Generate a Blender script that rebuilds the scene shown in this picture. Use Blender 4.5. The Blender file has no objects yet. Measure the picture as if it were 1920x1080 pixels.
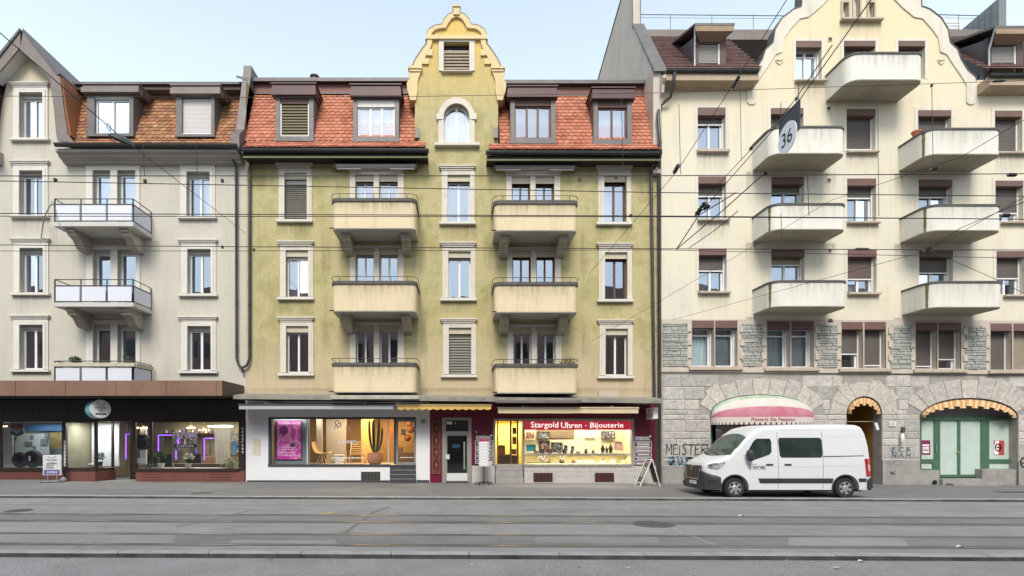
import bpy, bmesh, math, random
from mathutils import Vector, Matrix
from mathutils.geometry import tessellate_polygon
R = random.Random(7)
SC = bpy.context.scene
COL = SC.collection
# ------------------------------------------------------------------ measuring frame
FPX, CX, CY, EYE = 980.0, 860.0, 820.0, 2.0      # focal length in px, vanishing point, eye height
F = 23.0                                          # distance of the house fronts
def X(px, d=F): return (px - CX) * d / FPX
def Z(py, d=F): return EYE - (py - CY) * d / FPX
def P(px, py, d=F): return Vector((X(px, d), d, Z(py, d)))
def gz(x): return -0.004 * x                      # the street falls gently to the right

# ------------------------------------------------------------------ mesh builder
class MB:
    def __init__(s): s.v = []; s.f = []; s.m = []
    def add(s, vs, fs, m=0):
        n = len(s.v); s.v += [tuple(v) for v in vs]
        for f in fs: s.f.append([n + i for i in f]); s.m.append(m)
        return s
    def quad(s, a, b, c, d, m=0): return s.add([a, b, c, d], [(0, 1, 2, 3)], m)
    def box(s, x0, x1, y0, y1, z0, z1, m=0):
        if x0 > x1: x0, x1 = x1, x0
        if y0 > y1: y0, y1 = y1, y0
        if z0 > z1: z0, z1 = z1, z0
        return s.add([(x0,y0,z0),(x1,y0,z0),(x1,y1,z0),(x0,y1,z0),(x0,y0,z1),(x1,y0,z1),(x1,y1,z1),(x0,y1,z1)],
            [(0,3,2,1),(4,5,6,7),(0,1,5,4),(1,2,6,5),(2,3,7,6),(3,0,4,7)], m)
    def pbox(s, px0, px1, py0, py1, y0, y1, m=0, d=None):   # rectangle measured at distance d (default: its front)
        d = d or y0
        return s.box(X(px0, d), X(px1, d), y0, y1, Z(py1, d), Z(py0, d), m)
    def hexa(s, front, back, m=0):                # two quads a-b-c-d
        return s.add(list(front) + list(back), [(0,1,2,3),(7,6,5,4),(4,5,1,0),(5,6,2,1),(6,7,3,2),(7,4,0,3)], m)
    def bar(s, a, b, w, h=None, m=0, up=(0,0,1)):
        a, b = Vector(a), Vector(b); h = h or w
        t = (b - a).normalized(); u = Vector(up)
        if abs(t.dot(u)) > .98: u = Vector((0,1,0))
        sx = t.cross(u).normalized() * w / 2; sz = sx.cross(t).normalized() * h / 2
        return s.hexa([a-sx-sz, a+sx-sz, a+sx+sz, a-sx+sz], [b-sx-sz, b+sx-sz, b+sx+sz, b-sx+sz], m)
    def tube(s, pts, r, n=8, m=0, cap=True):
        pts = [Vector(p) for p in pts]; rings = []
        rr = r if hasattr(r, '__len__') else [r] * len(pts)
        prev = None
        for i, p in enumerate(pts):
            t = (pts[min(i+1, len(pts)-1)] - pts[max(i-1, 0)]).normalized()
            if prev is None:
                u = Vector((0,0,1)) if abs(t.z) < .9 else Vector((0,1,0))
            else: u = prev
            u = (u - t * u.dot(t)).normalized(); prev = u; w = t.cross(u)
            rings.append([p + (u * math.cos(2*math.pi*k/n) + w * math.sin(2*math.pi*k/n)) * rr[i] for k in range(n)])
        vs = [v for q in rings for v in q]; fs = []
        for i in range(len(pts)-1):
            for k in range(n):
                a = i*n+k; b = i*n+(k+1) % n
                fs.append((a, b, b+n, a+n))
        if cap: fs.append(tuple(range(n-1, -1, -1))); fs.append(tuple(range((len(pts)-1)*n, len(pts)*n)))
        return s.add(vs, fs, m)
    def lathe(s, prof, c=(0,0,0), n=20, m=0, axis='z'):     # prof: (radius, height)
        vs = []; c = Vector(c)
        for r, h in prof:
            for k in range(n):
                a = 2*math.pi*k/n; u, w = r*math.cos(a), r*math.sin(a)
                vs.append(c + (Vector((u, w, h)) if axis == 'z' else Vector((u, h, w)) if axis == 'y' else Vector((h, u, w))))
        fs = []
        for i in range(len(prof)-1):
            for k in range(n):
                a = i*n+k; b = i*n+(k+1) % n
                fs.append((a, b, b+n, a+n))
        fs.append(tuple(range(n-1, -1, -1))); fs.append(tuple(range((len(prof)-1)*n, len(prof)*n)))
        return s.add(vs, fs, m)
    def prism(s, outline, fn, h, m=0):            # outline: 2D points; fn(u, v, w) -> 3D; h = (w0, w1)
        n = len(outline)
        tri = tessellate_polygon([[Vector((p[0], p[1], 0)) for p in outline]])
        a = [fn(u, v, h[0]) for u, v in outline]; b = [fn(u, v, h[1]) for u, v in outline]
        fs = [tuple(t) for t in tri] + [tuple(n + i for i in reversed(t)) for t in tri]
        fs += [(i, (i+1) % n, n + (i+1) % n, n + i) for i in range(n)]
        return s.add(a + b, fs, m)
    def sheet(s, outline, holes, fn, m=0, rev=None, mr=None, edge=None):  # flat polygon with holes; reveals back to depth rev
        loops = [outline] + list(holes)
        tri = tessellate_polygon([[Vector((p[0], p[1], 0)) for p in l] for l in loops])
        flat = [p for l in loops for p in l]
        s.add([fn(u, v, 0) for u, v in flat], [tuple(t) for t in tri], m)
        if rev:
            for l in holes:
                k = len(l)
                s.add([fn(u, v, 0) for u, v in l] + [fn(u, v, rev) for u, v in l],
                      [(i, (i+1) % k, k + (i+1) % k, k + i) for i in range(k)], m if mr is None else mr)
        if edge:
            k = len(outline)
            s.add([fn(u, v, 0) for u, v in outline] + [fn(u, v, edge) for u, v in outline],
                  [(i, (i+1) % k, k + (i+1) % k, k + i) for i in range(k)], m)
        return s
    def build(s, name, mats, parent=None, smooth=False, bevel=0):
        if not isinstance(mats, (list, tuple)): mats = [mats]
        me = bpy.data.meshes.new(name)
        L = wl(parent) if parent else Vector((0,0,0))
        me.from_pydata([(v[0]-L.x, v[1]-L.y, v[2]-L.z) for v in s.v], [], s.f)
        for mt in mats: me.materials.append(mt)
        me.polygons.foreach_set('material_index', s.m)
        bm = bmesh.new(); bm.from_mesh(me)
        bmesh.ops.recalc_face_normals(bm, faces=bm.faces)
        if bevel:
            bmesh.ops.remove_doubles(bm, verts=bm.verts, dist=1e-5)
            try: bmesh.ops.bevel(bm, geom=[e for e in bm.edges if e.is_manifold and e.calc_face_angle(0) > .6], offset=bevel, segments=2, affect='EDGES', clamp_overlap=True)
            except Exception: pass
        bm.to_mesh(me); bm.free()
        if smooth:
            me.polygons.foreach_set('use_smooth', [True] * len(me.polygons))
            me.set_sharp_from_angle(angle=math.radians(40))
        me.update()
        o = bpy.data.objects.new(name, me); COL.objects.link(o)
        if parent: o.parent = parent
        return o
def wl(o):
    v = Vector((0,0,0))
    while o: v += o.location; o = o.parent
    return v
def thing(name, label, cat, loc=(0,0,0), group=None):
    o = bpy.data.objects.new(name, None); COL.objects.link(o); o.empty_display_size = .2
    o.location = loc; return tag(o, label, cat, group)
def tag(o, label, cat, group=None, kind=None):
    o['label'] = label; o['category'] = cat
    if group: o['group'] = group
    if kind: o['kind'] = kind
    return o
def lab(o, label): o['label'] = label; return o
def struct(o): o['kind'] = 'structure'; return o
def rebase(o):                                    # one-mesh thing: move its origin to the base of its mesh
    vs = o.data.vertices
    c = Vector((sum(v.co.x for v in vs)/len(vs), sum(v.co.y for v in vs)/len(vs), min(v.co.z for v in vs)))
    for v in vs: v.co -= c
    o.location = o.location + c; return o
# lettering: flat mesh letters
def text_mesh(body, bold=0.0):
    cu = bpy.data.curves.new('lettering', 'FONT'); cu.body = body; cu.resolution_u = 3; cu.offset = bold
    cu.align_x = 'LEFT'; cu.space_line = 0.9
    ob = bpy.data.objects.new('lettering', cu); COL.objects.link(ob)
    dg = bpy.context.evaluated_depsgraph_get(); dg.update()
    me = bpy.data.meshes.new_from_object(ob.evaluated_get(dg))
    bpy.data.objects.remove(ob); bpy.data.curves.remove(cu)
    vs = [v.co.copy() for v in me.vertices]; fs = [list(p.vertices) for p in me.polygons]
    bpy.data.meshes.remove(me)
    xs = [v.x for v in vs]; ys = [v.y for v in vs]
    x0, x1, y0, y1 = min(xs), max(xs), min(ys), max(ys)
    return [((v.x-x0)/max(x1-x0,1e-6), (v.y-y0)/max(y1-y0,1e-6)) for v in vs], fs
def put_text(mb, body, fn, m=0, bold=0.0):        # fn maps (u, v) in 0..1 to 3D
    uv, fs = text_mesh(body, bold); return mb.add([fn(u, v) for u, v in uv], fs, m)
def text_px(mb, body, px0, px1, py0, py1, d, m=0, bold=0.0, skew=0):
    return put_text(mb, body, lambda u, v: (X(px0 + (px1-px0)*u, d), d, Z(py1 + (py0-py1)*v + skew*u, d)), m, bold)
def serif_px(mb, body, px0, px1, py0, py1, d, m=0, skew=0):
    """roman capitals look: letters plus small feet under the stems"""
    uv, fs = text_mesh(body, 0.004)
    mb.add([(X(px0 + (px1-px0)*u, d), d, Z(py1 + (py0-py1)*v + skew*u, d)) for u, v in uv], fs, m)
def strokes(mb, polys, fn, w, m=0):               # hand drawn ribbons
    for pl in polys:
        for (a, b) in zip(pl, pl[1:]):
            A, B = Vector((a[0], a[1])), Vector((b[0], b[1])); t = B - A
            if t.length < 1e-6: continue
            n = Vector((-t.y, t.x)).normalized() * w/2; e = t.normalized() * w * .3
            q = [A-n-e, B-n+e, B+n+e, A+n-e]
            mb.add([fn(p.x, p.y) for p in q], [(0,1,2,3)], m)
    return mb
# ------------------------------------------------------------------ materials
MATS = {}
def newmat(name):
    m = bpy.data.materials.new(name); m.use_nodes = True; nt = m.node_tree; nt.nodes.clear()
    out = nt.nodes.new('ShaderNodeOutputMaterial'); b = nt.nodes.new('ShaderNodeBsdfPrincipled')
    nt.links.new(b.outputs[0], out.inputs[0]); return m, nt, b, out
def mixc(nt, fac, a, b, mode='MIX'):
    n = nt.nodes.new('ShaderNodeMix'); n.data_type = 'RGBA'; n.blend_type = mode
    for i, v in ((0, fac), (6, a), (7, b)):
        if isinstance(v, (int, float)): n.inputs[i].default_value = v
        elif isinstance(v, (tuple, list)): n.inputs[i].default_value = (*v[:3], 1)
        else: nt.links.new(v, n.inputs[i])
    return n.outputs[2]
def noise(nt, vec, scale, detail=4, rough=.6, stretch=None):
    if stretch:
        mp = nt.nodes.new('ShaderNodeMapping'); mp.inputs['Scale'].default_value = stretch
        nt.links.new(vec, mp.inputs[0]); vec = mp.outputs[0]
    n = nt.nodes.new('ShaderNodeTexNoise'); n.inputs['Scale'].default_value = scale
    n.inputs['Detail'].default_value = detail; n.inputs['Roughness'].default_value = rough
    nt.links.new(vec, n.inputs['Vector']); return n.outputs[0]
def ramp(nt, fac, stops):
    n = nt.nodes.new('ShaderNodeValToRGB'); nt.links.new(fac, n.inputs[0]); e = n.color_ramp.elements
    while len(e) > 1: e.remove(e[-1])
    e[0].position = stops[0][0]; e[0].color = (*stops[0][1], 1) if isinstance(stops[0][1], tuple) else (stops[0][1],)*3 + (1,)
    for p, c in stops[1:]:
        q = e.new(p); q.color = (*c, 1) if isinstance(c, tuple) else (c, c, c, 1)
    return n.outputs[0]
def ocoord(nt):
    return nt.nodes.new('ShaderNodeTexCoord').outputs['Object']
def bump(nt, b, h, strength=.3, dist=.02):
    n = nt.nodes.new('ShaderNodeBump'); n.inputs['Strength'].default_value = strength; n.inputs['Distance'].default_value = dist
    nt.links.new(h, n.inputs['Height']); nt.links.new(n.outputs[0], b.inputs['Normal'])
def M(name, c, rough=.7, var=.15, scale=3.0, c2=None, metal=0, bmp=0, bscale=40, stretch=None, spec=None, dirt=0, coat=0):
    if name in MATS: return MATS[name]
    m, nt, b, out = newmat(name); v = ocoord(nt)
    col2 = c2 or tuple(x*(1-var) for x in c)
    n1 = noise(nt, v, scale, 5, .6, stretch)
    fac = ramp(nt, n1, [(.32, 0.0), (.68, 1.0)])
    colr = mixc(nt, fac, c, col2)
    if dirt:
        n2 = noise(nt, v, 1.3, 6, .7, (1.6, 1.6, .45))
        colr = mixc(nt, ramp(nt, n2, [(.52, 0.0), (.78, dirt)]), colr, tuple(x*.45 for x in c))
    nt.links.new(colr, b.inputs['Base Color'])
    b.inputs['Roughness'].default_value = rough; b.inputs['Metallic'].default_value = metal
    if spec is not None: b.inputs['Specular IOR Level'].default_value = spec
    if coat: b.inputs['Coat Weight'].default_value = coat; b.inputs['Coat Roughness'].default_value = .05
    if bmp: bump(nt, b, noise(nt, v, bscale, 6, .7), bmp, .02)
    MATS[name] = m; return m
def emis(name, c, s, base=None):
    if name in MATS: return MATS[name]
    m, nt, b, out = newmat(name)
    b.inputs['Base Color'].default_value = (*(base or c), 1); b.inputs['Emission Color'].default_value = (*c, 1)
    b.inputs['Emission Strength'].default_value = s; MATS[name] = m; return m
def glassmat(name, refl=.35, tint=(.9,.93,.95), gcol=(.95,.97,1), wav=0.0, rough=0.0):
    m, nt, b, out = newmat(name); nt.nodes.remove(b)
    tr = nt.nodes.new('ShaderNodeBsdfTransparent'); tr.inputs[0].default_value = (*tint, 1)
    gl = nt.nodes.new('ShaderNodeBsdfGlossy'); gl.inputs[0].default_value = (*gcol, 1); gl.inputs['Roughness'].default_value = rough
    fr = nt.nodes.new('ShaderNodeFresnel'); fr.inputs[0].default_value = 1.5
    ad = nt.nodes.new('ShaderNodeMath'); ad.operation = 'ADD'; ad.inputs[1].default_value = refl; ad.use_clamp = True
    nt.links.new(fr.outputs[0], ad.inputs[0])
    mx = nt.nodes.new('ShaderNodeMixShader'); nt.links.new(ad.outputs[0], mx.inputs[0])
    nt.links.new(tr.outputs[0], mx.inputs[1]); nt.links.new(gl.outputs[0], mx.inputs[2]); nt.links.new(mx.outputs[0], out.inputs[0])
    if wav:
        bp = nt.nodes.new('ShaderNodeBump'); bp.inputs['Strength'].default_value = wav; bp.inputs['Distance'].default_value = .02
        nt.links.new(noise(nt, ocoord(nt), 1.6, 2), bp.inputs['Height']); nt.links.new(bp.outputs[0], gl.inputs['Normal'])
    MATS[name] = m; return m
def plaster(name, stops, rough=.9, bmp=.45, bscale=60, zfrom=None, dirt=.35, low=None, lowz=(0,1), top=None, topz=(0,1), grain=.12):
    """weathered render coat: blotches of the colours in stops, rain streaks, optional faded zone at the foot"""
    m, nt, b, out = newmat(name); v = ocoord(nt)
    n = noise(nt, v, .55, 7, .68)
    k = len(stops); c = ramp(nt, n, [(.3 + .4*i/(k-1), s) for i, s in enumerate(stops)])
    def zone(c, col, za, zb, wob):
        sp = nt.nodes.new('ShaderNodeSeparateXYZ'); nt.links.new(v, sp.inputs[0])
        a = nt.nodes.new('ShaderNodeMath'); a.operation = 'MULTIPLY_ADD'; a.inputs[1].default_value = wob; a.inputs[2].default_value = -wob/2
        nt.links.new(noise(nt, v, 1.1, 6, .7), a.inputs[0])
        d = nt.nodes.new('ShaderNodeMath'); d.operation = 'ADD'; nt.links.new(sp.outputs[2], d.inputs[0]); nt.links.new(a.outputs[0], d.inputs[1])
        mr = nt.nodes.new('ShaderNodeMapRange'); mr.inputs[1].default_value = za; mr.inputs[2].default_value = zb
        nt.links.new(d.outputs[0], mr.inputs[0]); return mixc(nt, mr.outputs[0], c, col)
    if low: c = zone(c, low, lowz[1], lowz[0], 2.2)
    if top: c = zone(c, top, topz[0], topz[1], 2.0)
    st = noise(nt, v, 1.0, 7, .72, (2.2, 2.2, .22))
    c = mixc(nt, ramp(nt, st, [(.5, 0.0), (.8, dirt)]), c, tuple(x*.42 for x in stops[0]))
    if grain:
        g = noise(nt, v, 22, 3, .7); c = mixc(nt, grain, c, ramp(nt, g, [(.35, .12), (.65, .8)]), 'OVERLAY')
    nt.links.new(c, b.inputs['Base Color']); b.inputs['Roughness'].default_value = rough; b.inputs['Specular IOR Level'].default_value = .2
    bump(nt, b, noise(nt, v, bscale, 5, .75), bmp, .015); MATS[name] = m; return m
def tiles_mat(name, stops, island=True, rough=.8, mossy=0):
    m, nt, b, out = newmat(name); v = ocoord(nt)
    g = nt.nodes.new('ShaderNodeNewGeometry'); r = g.outputs['Random Per Island']
    k = len(stops); c = ramp(nt, r, [(i/(k-1), s) for i, s in enumerate(stops)])
    c = mixc(nt, ramp(nt, noise(nt, v, 1.2, 6, .7), [(.42, 0.0), (.72, .45 + mossy)]), c, (.10,.065,.03) if mossy else tuple(x*.62 for x in stops[0]))
    c = mixc(nt, .3, c, noise(nt, v, 30, 3), 'OVERLAY')
    nt.links.new(c, b.inputs['Base Color']); b.inputs['Roughness'].default_value = rough
    bump(nt, b, noise(nt, v, 50, 3), .3, .01); MATS[name] = m; return m
# ------------------------------------------------------------------ palette
glassU = glassmat('window_glass', .36, gcol=(.80,.88,1), wav=.06)
glassD = glassmat('window_glass_dark', .30, tint=(.5,.48,.52), wav=.05)
glassC = glassmat('window_glass_clear', .10, wav=.05)
glassS = glassmat('shop_glass', .03, tint=(.95,.97,.97))
glassV = glassmat('vehicle_glass', .05, tint=(.22,.27,.26))
cream = M('stone_trim', (.64,.59,.51), .85, .12, 2.5, bmp=.15, bscale=30, dirt=.25)
creamL = M('stone_trim_pale', (.66,.63,.57), .85, .1, 2.5, bmp=.12, bscale=30, dirt=.2)
sandst = M('sandstone', (.50,.42,.34), .9, .18, 4, bmp=.25, bscale=25, dirt=.4)
whitep = M('white_paint', (.74,.75,.77), .45, .06, 3)
greyp = M('grey_frame_paint', (.30,.30,.32), .5, .1, 3)
brownf = M('brown_frame_paint', (.13,.055,.045), .5, .2, 5)
brownsh = M('brown_shutter_box', (.155,.085,.072), .6, .15, 2)
lamb = M('beige_lambrequin', (.52,.47,.35), .7, .1, 3)
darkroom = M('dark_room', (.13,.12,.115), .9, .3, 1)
curtW = M('white_curtain', (.62,.65,.68), .9, .1, 9, stretch=(6,6,.2))
curtT = M('teal_grey_curtain', (.60,.74,.73), .9, .25, 9, stretch=(6,6,.2))
curtG = M('green_curtain', (.10,.24,.17), .9, .2, 9)
zinc = M('weathered_zinc', (.155,.142,.14), .55, .25, 3, metal=.3, dirt=.3)
zincD = M('dark_zinc', (.115,.108,.11), .5, .3, 3, metal=.3, dirt=.2)
copperd = M('dark_gutter', (.045,.05,.047), .45, .3, 3, metal=.4)
pipem = M('downpipe_grey', (.075,.07,.07), .45, .3, 3, metal=.5)
iron = M('iron_black', (.02,.02,.021), .5, .2, 5)
steel = M('galvanised_steel', (.45,.46,.47), .35, .15, 6, metal=.8)
wirem = M('wire_black', (.018,.018,.02), .6, .1, 5)

def fW(y):                                        # (u, v, w) -> point on the house front, w metres behind plane y
    return lambda u, v, w: (u, y + w, v)
def rect(px0, px1, py0, py1, d=F):
    return [(X(px0,d), Z(py1,d)), (X(px1,d), Z(py1,d)), (X(px1,d), Z(py0,d)), (X(px0,d), Z(py0,d))]
def slats(mb, x0, x1, z0, z1, y, pitch=.07, depth=.03, m=0):
    n = max(2, int((z1-z0)/pitch)); p = (z1-z0)/n
    for i in range(n):
        z = z0 + i*p
        mb.hexa([(x0,y-depth,z),(x1,y-depth,z),(x1,y-depth,z+.008),(x0,y-depth,z+.008)],
                [(x0,y+depth*.3,z+p*.86),(x1,y+depth*.3,z+p*.86),(x1,y+depth*.3,z+p*.97),(x0,y+depth*.3,z+p*.97)], m)
def shutter(mb, x0, x1, z0, z1, y, pitch=.05, m=0):
    n = max(2, int((z1-z0)/pitch)); p = (z1-z0)/n
    pts = []
    for i in range(n):
        a = z0+i*p
        pts += [(a, y+.012), (a+p*.12, y), (a+p*.85, y), (a+p*.97, y+.012)]
    vs = [(x0,b,a) for a,b in pts] + [(x1,b,a) for a,b in pts]; k = len(pts)
    mb.add(vs, [(i, i+1, k+i+1, k+i) for i in range(k-1)], m)
def drape(mb, x0, x1, z0, z1, y, folds=7, amp=.03, m=0):
    n = folds*4; vs = []
    for j, z in enumerate((z1, (z0+z1)/2, z0)):
        for i in range(n+1):
            t = i/n; vs.append((x0+(x1-x0)*t, y + amp*math.sin(t*folds*2*math.pi + j*.3)*(0.6+.4*j) + amp*.4*math.sin(t*9.7), z))
    fs = [(j*(n+1)+i, j*(n+1)+i+1, (j+1)*(n+1)+i+1, (j+1)*(n+1)+i) for j in range(2) for i in range(n)]
    mb.add(vs, fs, m)
def sash(win, x0, x1, z0, z1, y, n=2, fm=None, gm=None, t=.065, dz=.05, st=.085, rail=None, tilt=None):
    """casement frame with n leaves and its panes"""
    fm = fm or whitep; gm = gm or glassU
    fr = MB(); pn = MB()
    fr.box(x0, x0+t, y, y+.07, z0, z1); fr.box(x1-t, x1, y, y+.07, z0, z1)
    fr.box(x0+t, x1-t, y, y+.07, z0, z0+t*1.1); fr.box(x0+t, x1-t, y, y+.07, z1-t, z1)
    xi0, xi1 = x0+t, x1-t; zi0, zi1 = z0+t*1.1, z1-t
    if rail:
        fr.box(xi0, xi1, y+.003, y+.067, rail-.03, rail+.03)
    w = (xi1-xi0)/n
    for i in range(1, n):
        fr.box(xi0+w*i-st/2, xi0+w*i+st/2, y-.012, y+.06, zi0, zi1)
    for i in range(n):
        a = xi0+w*i + (st/2 if i else 0); b = xi0+w*(i+1) - (st/2 if i < n-1 else 0)
        e = R.uniform(-.006, .006); g = R.uniform(-.006, .006)
        q = [(a, y+.035+e, zi0), (b, y+.035-e, zi0), (b, y+.035-e+g, zi1), (a, y+.035+e+g, zi1)]
        pn.quad(*q)
    f = fr.build('frame', fm, win); p = pn.build('pane', gm, win); return f, p
# ------------------------------------------------------------------ camera, daylight
cam = bpy.data.cameras.new('camera'); co = bpy.data.objects.new('camera', cam); COL.objects.link(co)
co.location = (0, 0, EYE); co.rotation_euler = (math.radians(90), 0, 0)
cam.sensor_width = 36; cam.lens = FPX/1920*36; cam.shift_x = (960-CX)/1920; cam.shift_y = (CY-540)/1920
cam.clip_start = .05; cam.clip_end = 3000
SC.camera = co
SUN_EL, SUN_AZ = math.radians(47), math.radians(186)      # azimuth clockwise from +Y: behind the viewer, a little to the left
w = bpy.data.worlds.new('World'); SC.world = w; w.use_nodes = True
nt = w.node_tree; bg = nt.nodes['Background']
sky = nt.nodes.new('ShaderNodeTexSky'); sky.sky_type = 'NISHITA'; sky.sun_disc = False
sky.sun_elevation = SUN_EL; sky.sun_rotation = SUN_AZ; sky.air_density = 1.0; sky.dust_density = 2.2; sky.ozone_density = 1.3
tcs = nt.nodes.new('ShaderNodeTexCoord'); sps = nt.nodes.new('ShaderNodeSeparateXYZ'); nt.links.new(tcs.outputs['Generated'], sps.inputs[0])
mrs = nt.nodes.new('ShaderNodeMapRange'); mrs.inputs[1].default_value = .28; mrs.inputs[2].default_value = .66; mrs.inputs[3].default_value = .66; mrs.inputs[4].default_value = .37   # the veil thins out overhead
nt.links.new(sps.outputs[2], mrs.inputs[0])
hz = mixc(nt, mrs.outputs[0], sky.outputs[0], (7.8, 9.0, 9.5))          # thin bright veil of high cloud over the sky
nt.links.new(hz, bg.inputs['Color']); bg.inputs['Strength'].default_value = .086
sl = bpy.data.lights.new('sun', 'SUN'); so = bpy.data.objects.new('sun', sl); COL.objects.link(so)
sl.energy = 1.5; sl.angle = math.radians(22); sl.color = (1.0, .94, .84)
d = Vector((math.sin(SUN_AZ)*math.cos(SUN_EL), math.cos(SUN_AZ)*math.cos(SUN_EL), math.sin(SUN_EL)))
so.rotation_euler = (-d).to_track_quat('-Z', 'Y').to_euler(); so.location = d*60
vs_ = SC.view_settings; vs_.view_transform = 'Standard'; vs_.look = 'None'; vs_.exposure = 1.16; vs_.gamma = 1.0
SC.render.engine = 'CYCLES'; SC.cycles.use_denoising = True
SC.cycles.max_bounces = 7; SC.cycles.transparent_max_bounces = 12; SC.cycles.diffuse_bounces = 3; SC.cycles.glossy_bounces = 3
SC.cycles.caustics_reflective = False; SC.cycles.caustics_refractive = False; SC.cycles.sample_clamp_indirect = 4

# ------------------------------------------------------------------ street
def asphalt(name, c, c2, along=.35, speck=.3, crack=0.0):
    m, nt, b, out = newmat(name); v = ocoord(nt)
    a = ramp(nt, noise(nt, v, .5, 6, .7, (.12, 1.6, 1)), [(.3, 0.0), (.7, 1.0)])
    p = ramp(nt, noise(nt, v, .9, 7, .72), [(.35, 0.0), (.7, 1.0)])
    col = mixc(nt, a, c, c2); col = mixc(nt, along, col, mixc(nt, p, tuple(x*.7 for x in c), tuple(min(1,x*1.25) for x in c)))
    g = noise(nt, v, 55, 3, .8); col = mixc(nt, speck, col, ramp(nt, g, [(.3, .1), (.7, .9)]), 'OVERLAY')
    if crack:
        vo = nt.nodes.new('ShaderNodeTexVoronoi'); vo.feature = 'DISTANCE_TO_EDGE'; vo.inputs['Scale'].default_value = .35
        dd = nt.nodes.new('ShaderNodeMix'); dd.data_type = 'VECTOR'; dd.inputs[0].default_value = .12
        nz = nt.nodes.new('ShaderNodeTexNoise'); nz.inputs['Scale'].default_value = 2.5; nz.inputs['Detail'].default_value = 5; nt.links.new(v, nz.inputs['Vector'])
        nt.links.new(v, dd.inputs[4]); nt.links.new(nz.outputs[1], dd.inputs[5]); nt.links.new(dd.outputs[1], vo.inputs['Vector'])
        col = mixc(nt, ramp(nt, vo.outputs['Distance'], [(.0, crack), (.012, 0.0)]), col, (.03,.03,.03))
    nt.links.new(col, b.inputs['Base Color']); b.inputs['Roughness'].default_value = .85; b.inputs['Specular IOR Level'].default_value = .3
    bump(nt, b, g, .35, .012); MATS[name] = m; return m
roadm = asphalt('tram_road_asphalt', (.185,.184,.187), (.295,.293,.296), .6, .42, .14)
lanem = asphalt('near_lane_asphalt', (.20,.199,.203), (.26,.259,.262), .5, .85)
walkm = asphalt('pavement_asphalt', (.15,.146,.144), (.20,.196,.192), .5, .42, .12)
tarm = M('sealed_joint_tar', (.07,.07,.071), .75, .45, 1.2, c2=(.15,.15,.15), stretch=(.35,6,1), bmp=.2)
kerbm = M('granite_kerb', (.30,.30,.295), .85, .3, 2.5, bmp=.35, bscale=50, dirt=.6)
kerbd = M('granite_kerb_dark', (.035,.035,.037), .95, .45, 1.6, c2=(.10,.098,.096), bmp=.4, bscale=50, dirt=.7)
linew = M('worn_white_marking', (.42,.42,.42), .8, .45, 3, c2=(.22,.22,.22), stretch=(1,8,1))
liney = M('worn_yellow_marking', (.36,.31,.19), .8, .5, 2, c2=(.21,.20,.18), stretch=(1,8,1))
liney2 = M('yellow_marking', (.50,.36,.06), .8, .3, 8)
XL, XR = -150, 150
def strip(name, y0, y1, z, mat, x0=XL, x1=XR, n=1):
    mb = MB()
    for i in range(n):
        a, b = x0+(x1-x0)*i/n, x0+(x1-x0)*(i+1)/n
        mb.quad((a,y0,z+gz(a)), (b,y0,z+gz(b)), (b,y1,z+gz(b)), (a,y1,z+gz(a)))
    return struct(mb.build(name, mat))
g_ = MB().quad((-1500,-1500,-.6), (1500,-1500,-.6), (1500,1500,-.6), (-1500,1500,-.6)).build('ground', roadm); struct(g_)
ZN, ZR, ZS = -.165, -.08, 0.0        # near lane, tram road, pavement
KN0, KN1, KF0, KF1 = 9.30, 9.50, 17.42, 17.60
strip('near_road', -12, KN0, ZN, lanem); strip('tram_road', KN1, KF0, ZR, roadm); strip('pavement', KF1, 40, ZS, walkm)
def kerb(name, y0, y1, zt, zb, mat, seed, mean):
    rr = random.Random(seed); mb = MB(); x = -60.0
    while x < 70:
        L = mean * rr.uniform(.75, 1.25); a, b = x+.006, x+L-.006; e = rr.uniform(-.006, .006); o = rr.uniform(-.008,.008)
        za, zb_ = zt+gz(a)+e, zt+gz(b)+e
        k = .022
        pr = [(y0+o, zb), (y0+o, -k), (y0+o+k, 0), (y1, 0), (y1, zb)]
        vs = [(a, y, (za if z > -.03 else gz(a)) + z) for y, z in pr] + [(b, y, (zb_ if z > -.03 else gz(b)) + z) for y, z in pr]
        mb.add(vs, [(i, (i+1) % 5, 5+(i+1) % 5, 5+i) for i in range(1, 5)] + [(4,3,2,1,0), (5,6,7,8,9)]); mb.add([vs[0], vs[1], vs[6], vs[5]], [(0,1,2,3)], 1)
        x += L
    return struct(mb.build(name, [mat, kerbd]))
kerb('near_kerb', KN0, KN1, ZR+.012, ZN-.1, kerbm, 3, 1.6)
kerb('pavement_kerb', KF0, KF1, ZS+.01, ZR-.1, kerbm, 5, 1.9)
# kerb faces are dark: stain, plus shade on the face put into the colour
for i, (y, nm) in enumerate(((13.86,'farthest from the viewer, beside the white line'), (12.76,'second from the pavement'), (11.10,'third from the pavement'), (10.02,'nearest to the near kerb'))):
    sb = MB(); wd = (.13,.19,.07,.10)[i]
    sb.quad((XL,y-wd,ZR+.004+gz(XL)), (XR,y-wd,ZR+.004+gz(XR)), (XR,y+wd,ZR+.004+gz(XR)), (XL,y+wd,ZR+.004+gz(XL)))
    struct(sb.build('rail_joint', tarm))
    t = thing('tram_rail', 'grooved tram rail sunk in the asphalt, ' + nm, 'tram rail', (0, y, ZR), 'tram rails in the road')
    def rl(a, b, z, mat, nm):
        mb = MB(); z0 = ZR+z
        mb.quad((XL,y+a,z0+gz(XL)), (XR,y+a,z0+gz(XR)), (XR,y+b,z0+gz(XR)), (XL,y+b,z0+gz(XL))); return mb.build(nm, mat, t)
    rl(-.028, .028, .010, M('worn_rail_steel', (.46,.46,.47), .30, .3, 2, metal=.75, stretch=(.4,4,1)), 'rail_head')
    rl(.030, .075, .008, iron, 'rail_groove'); rl(.077, .10, .009, M('rail_lip_steel', (.16,.15,.15), .55, .3, 2, metal=.5), 'rail_lip')
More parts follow.
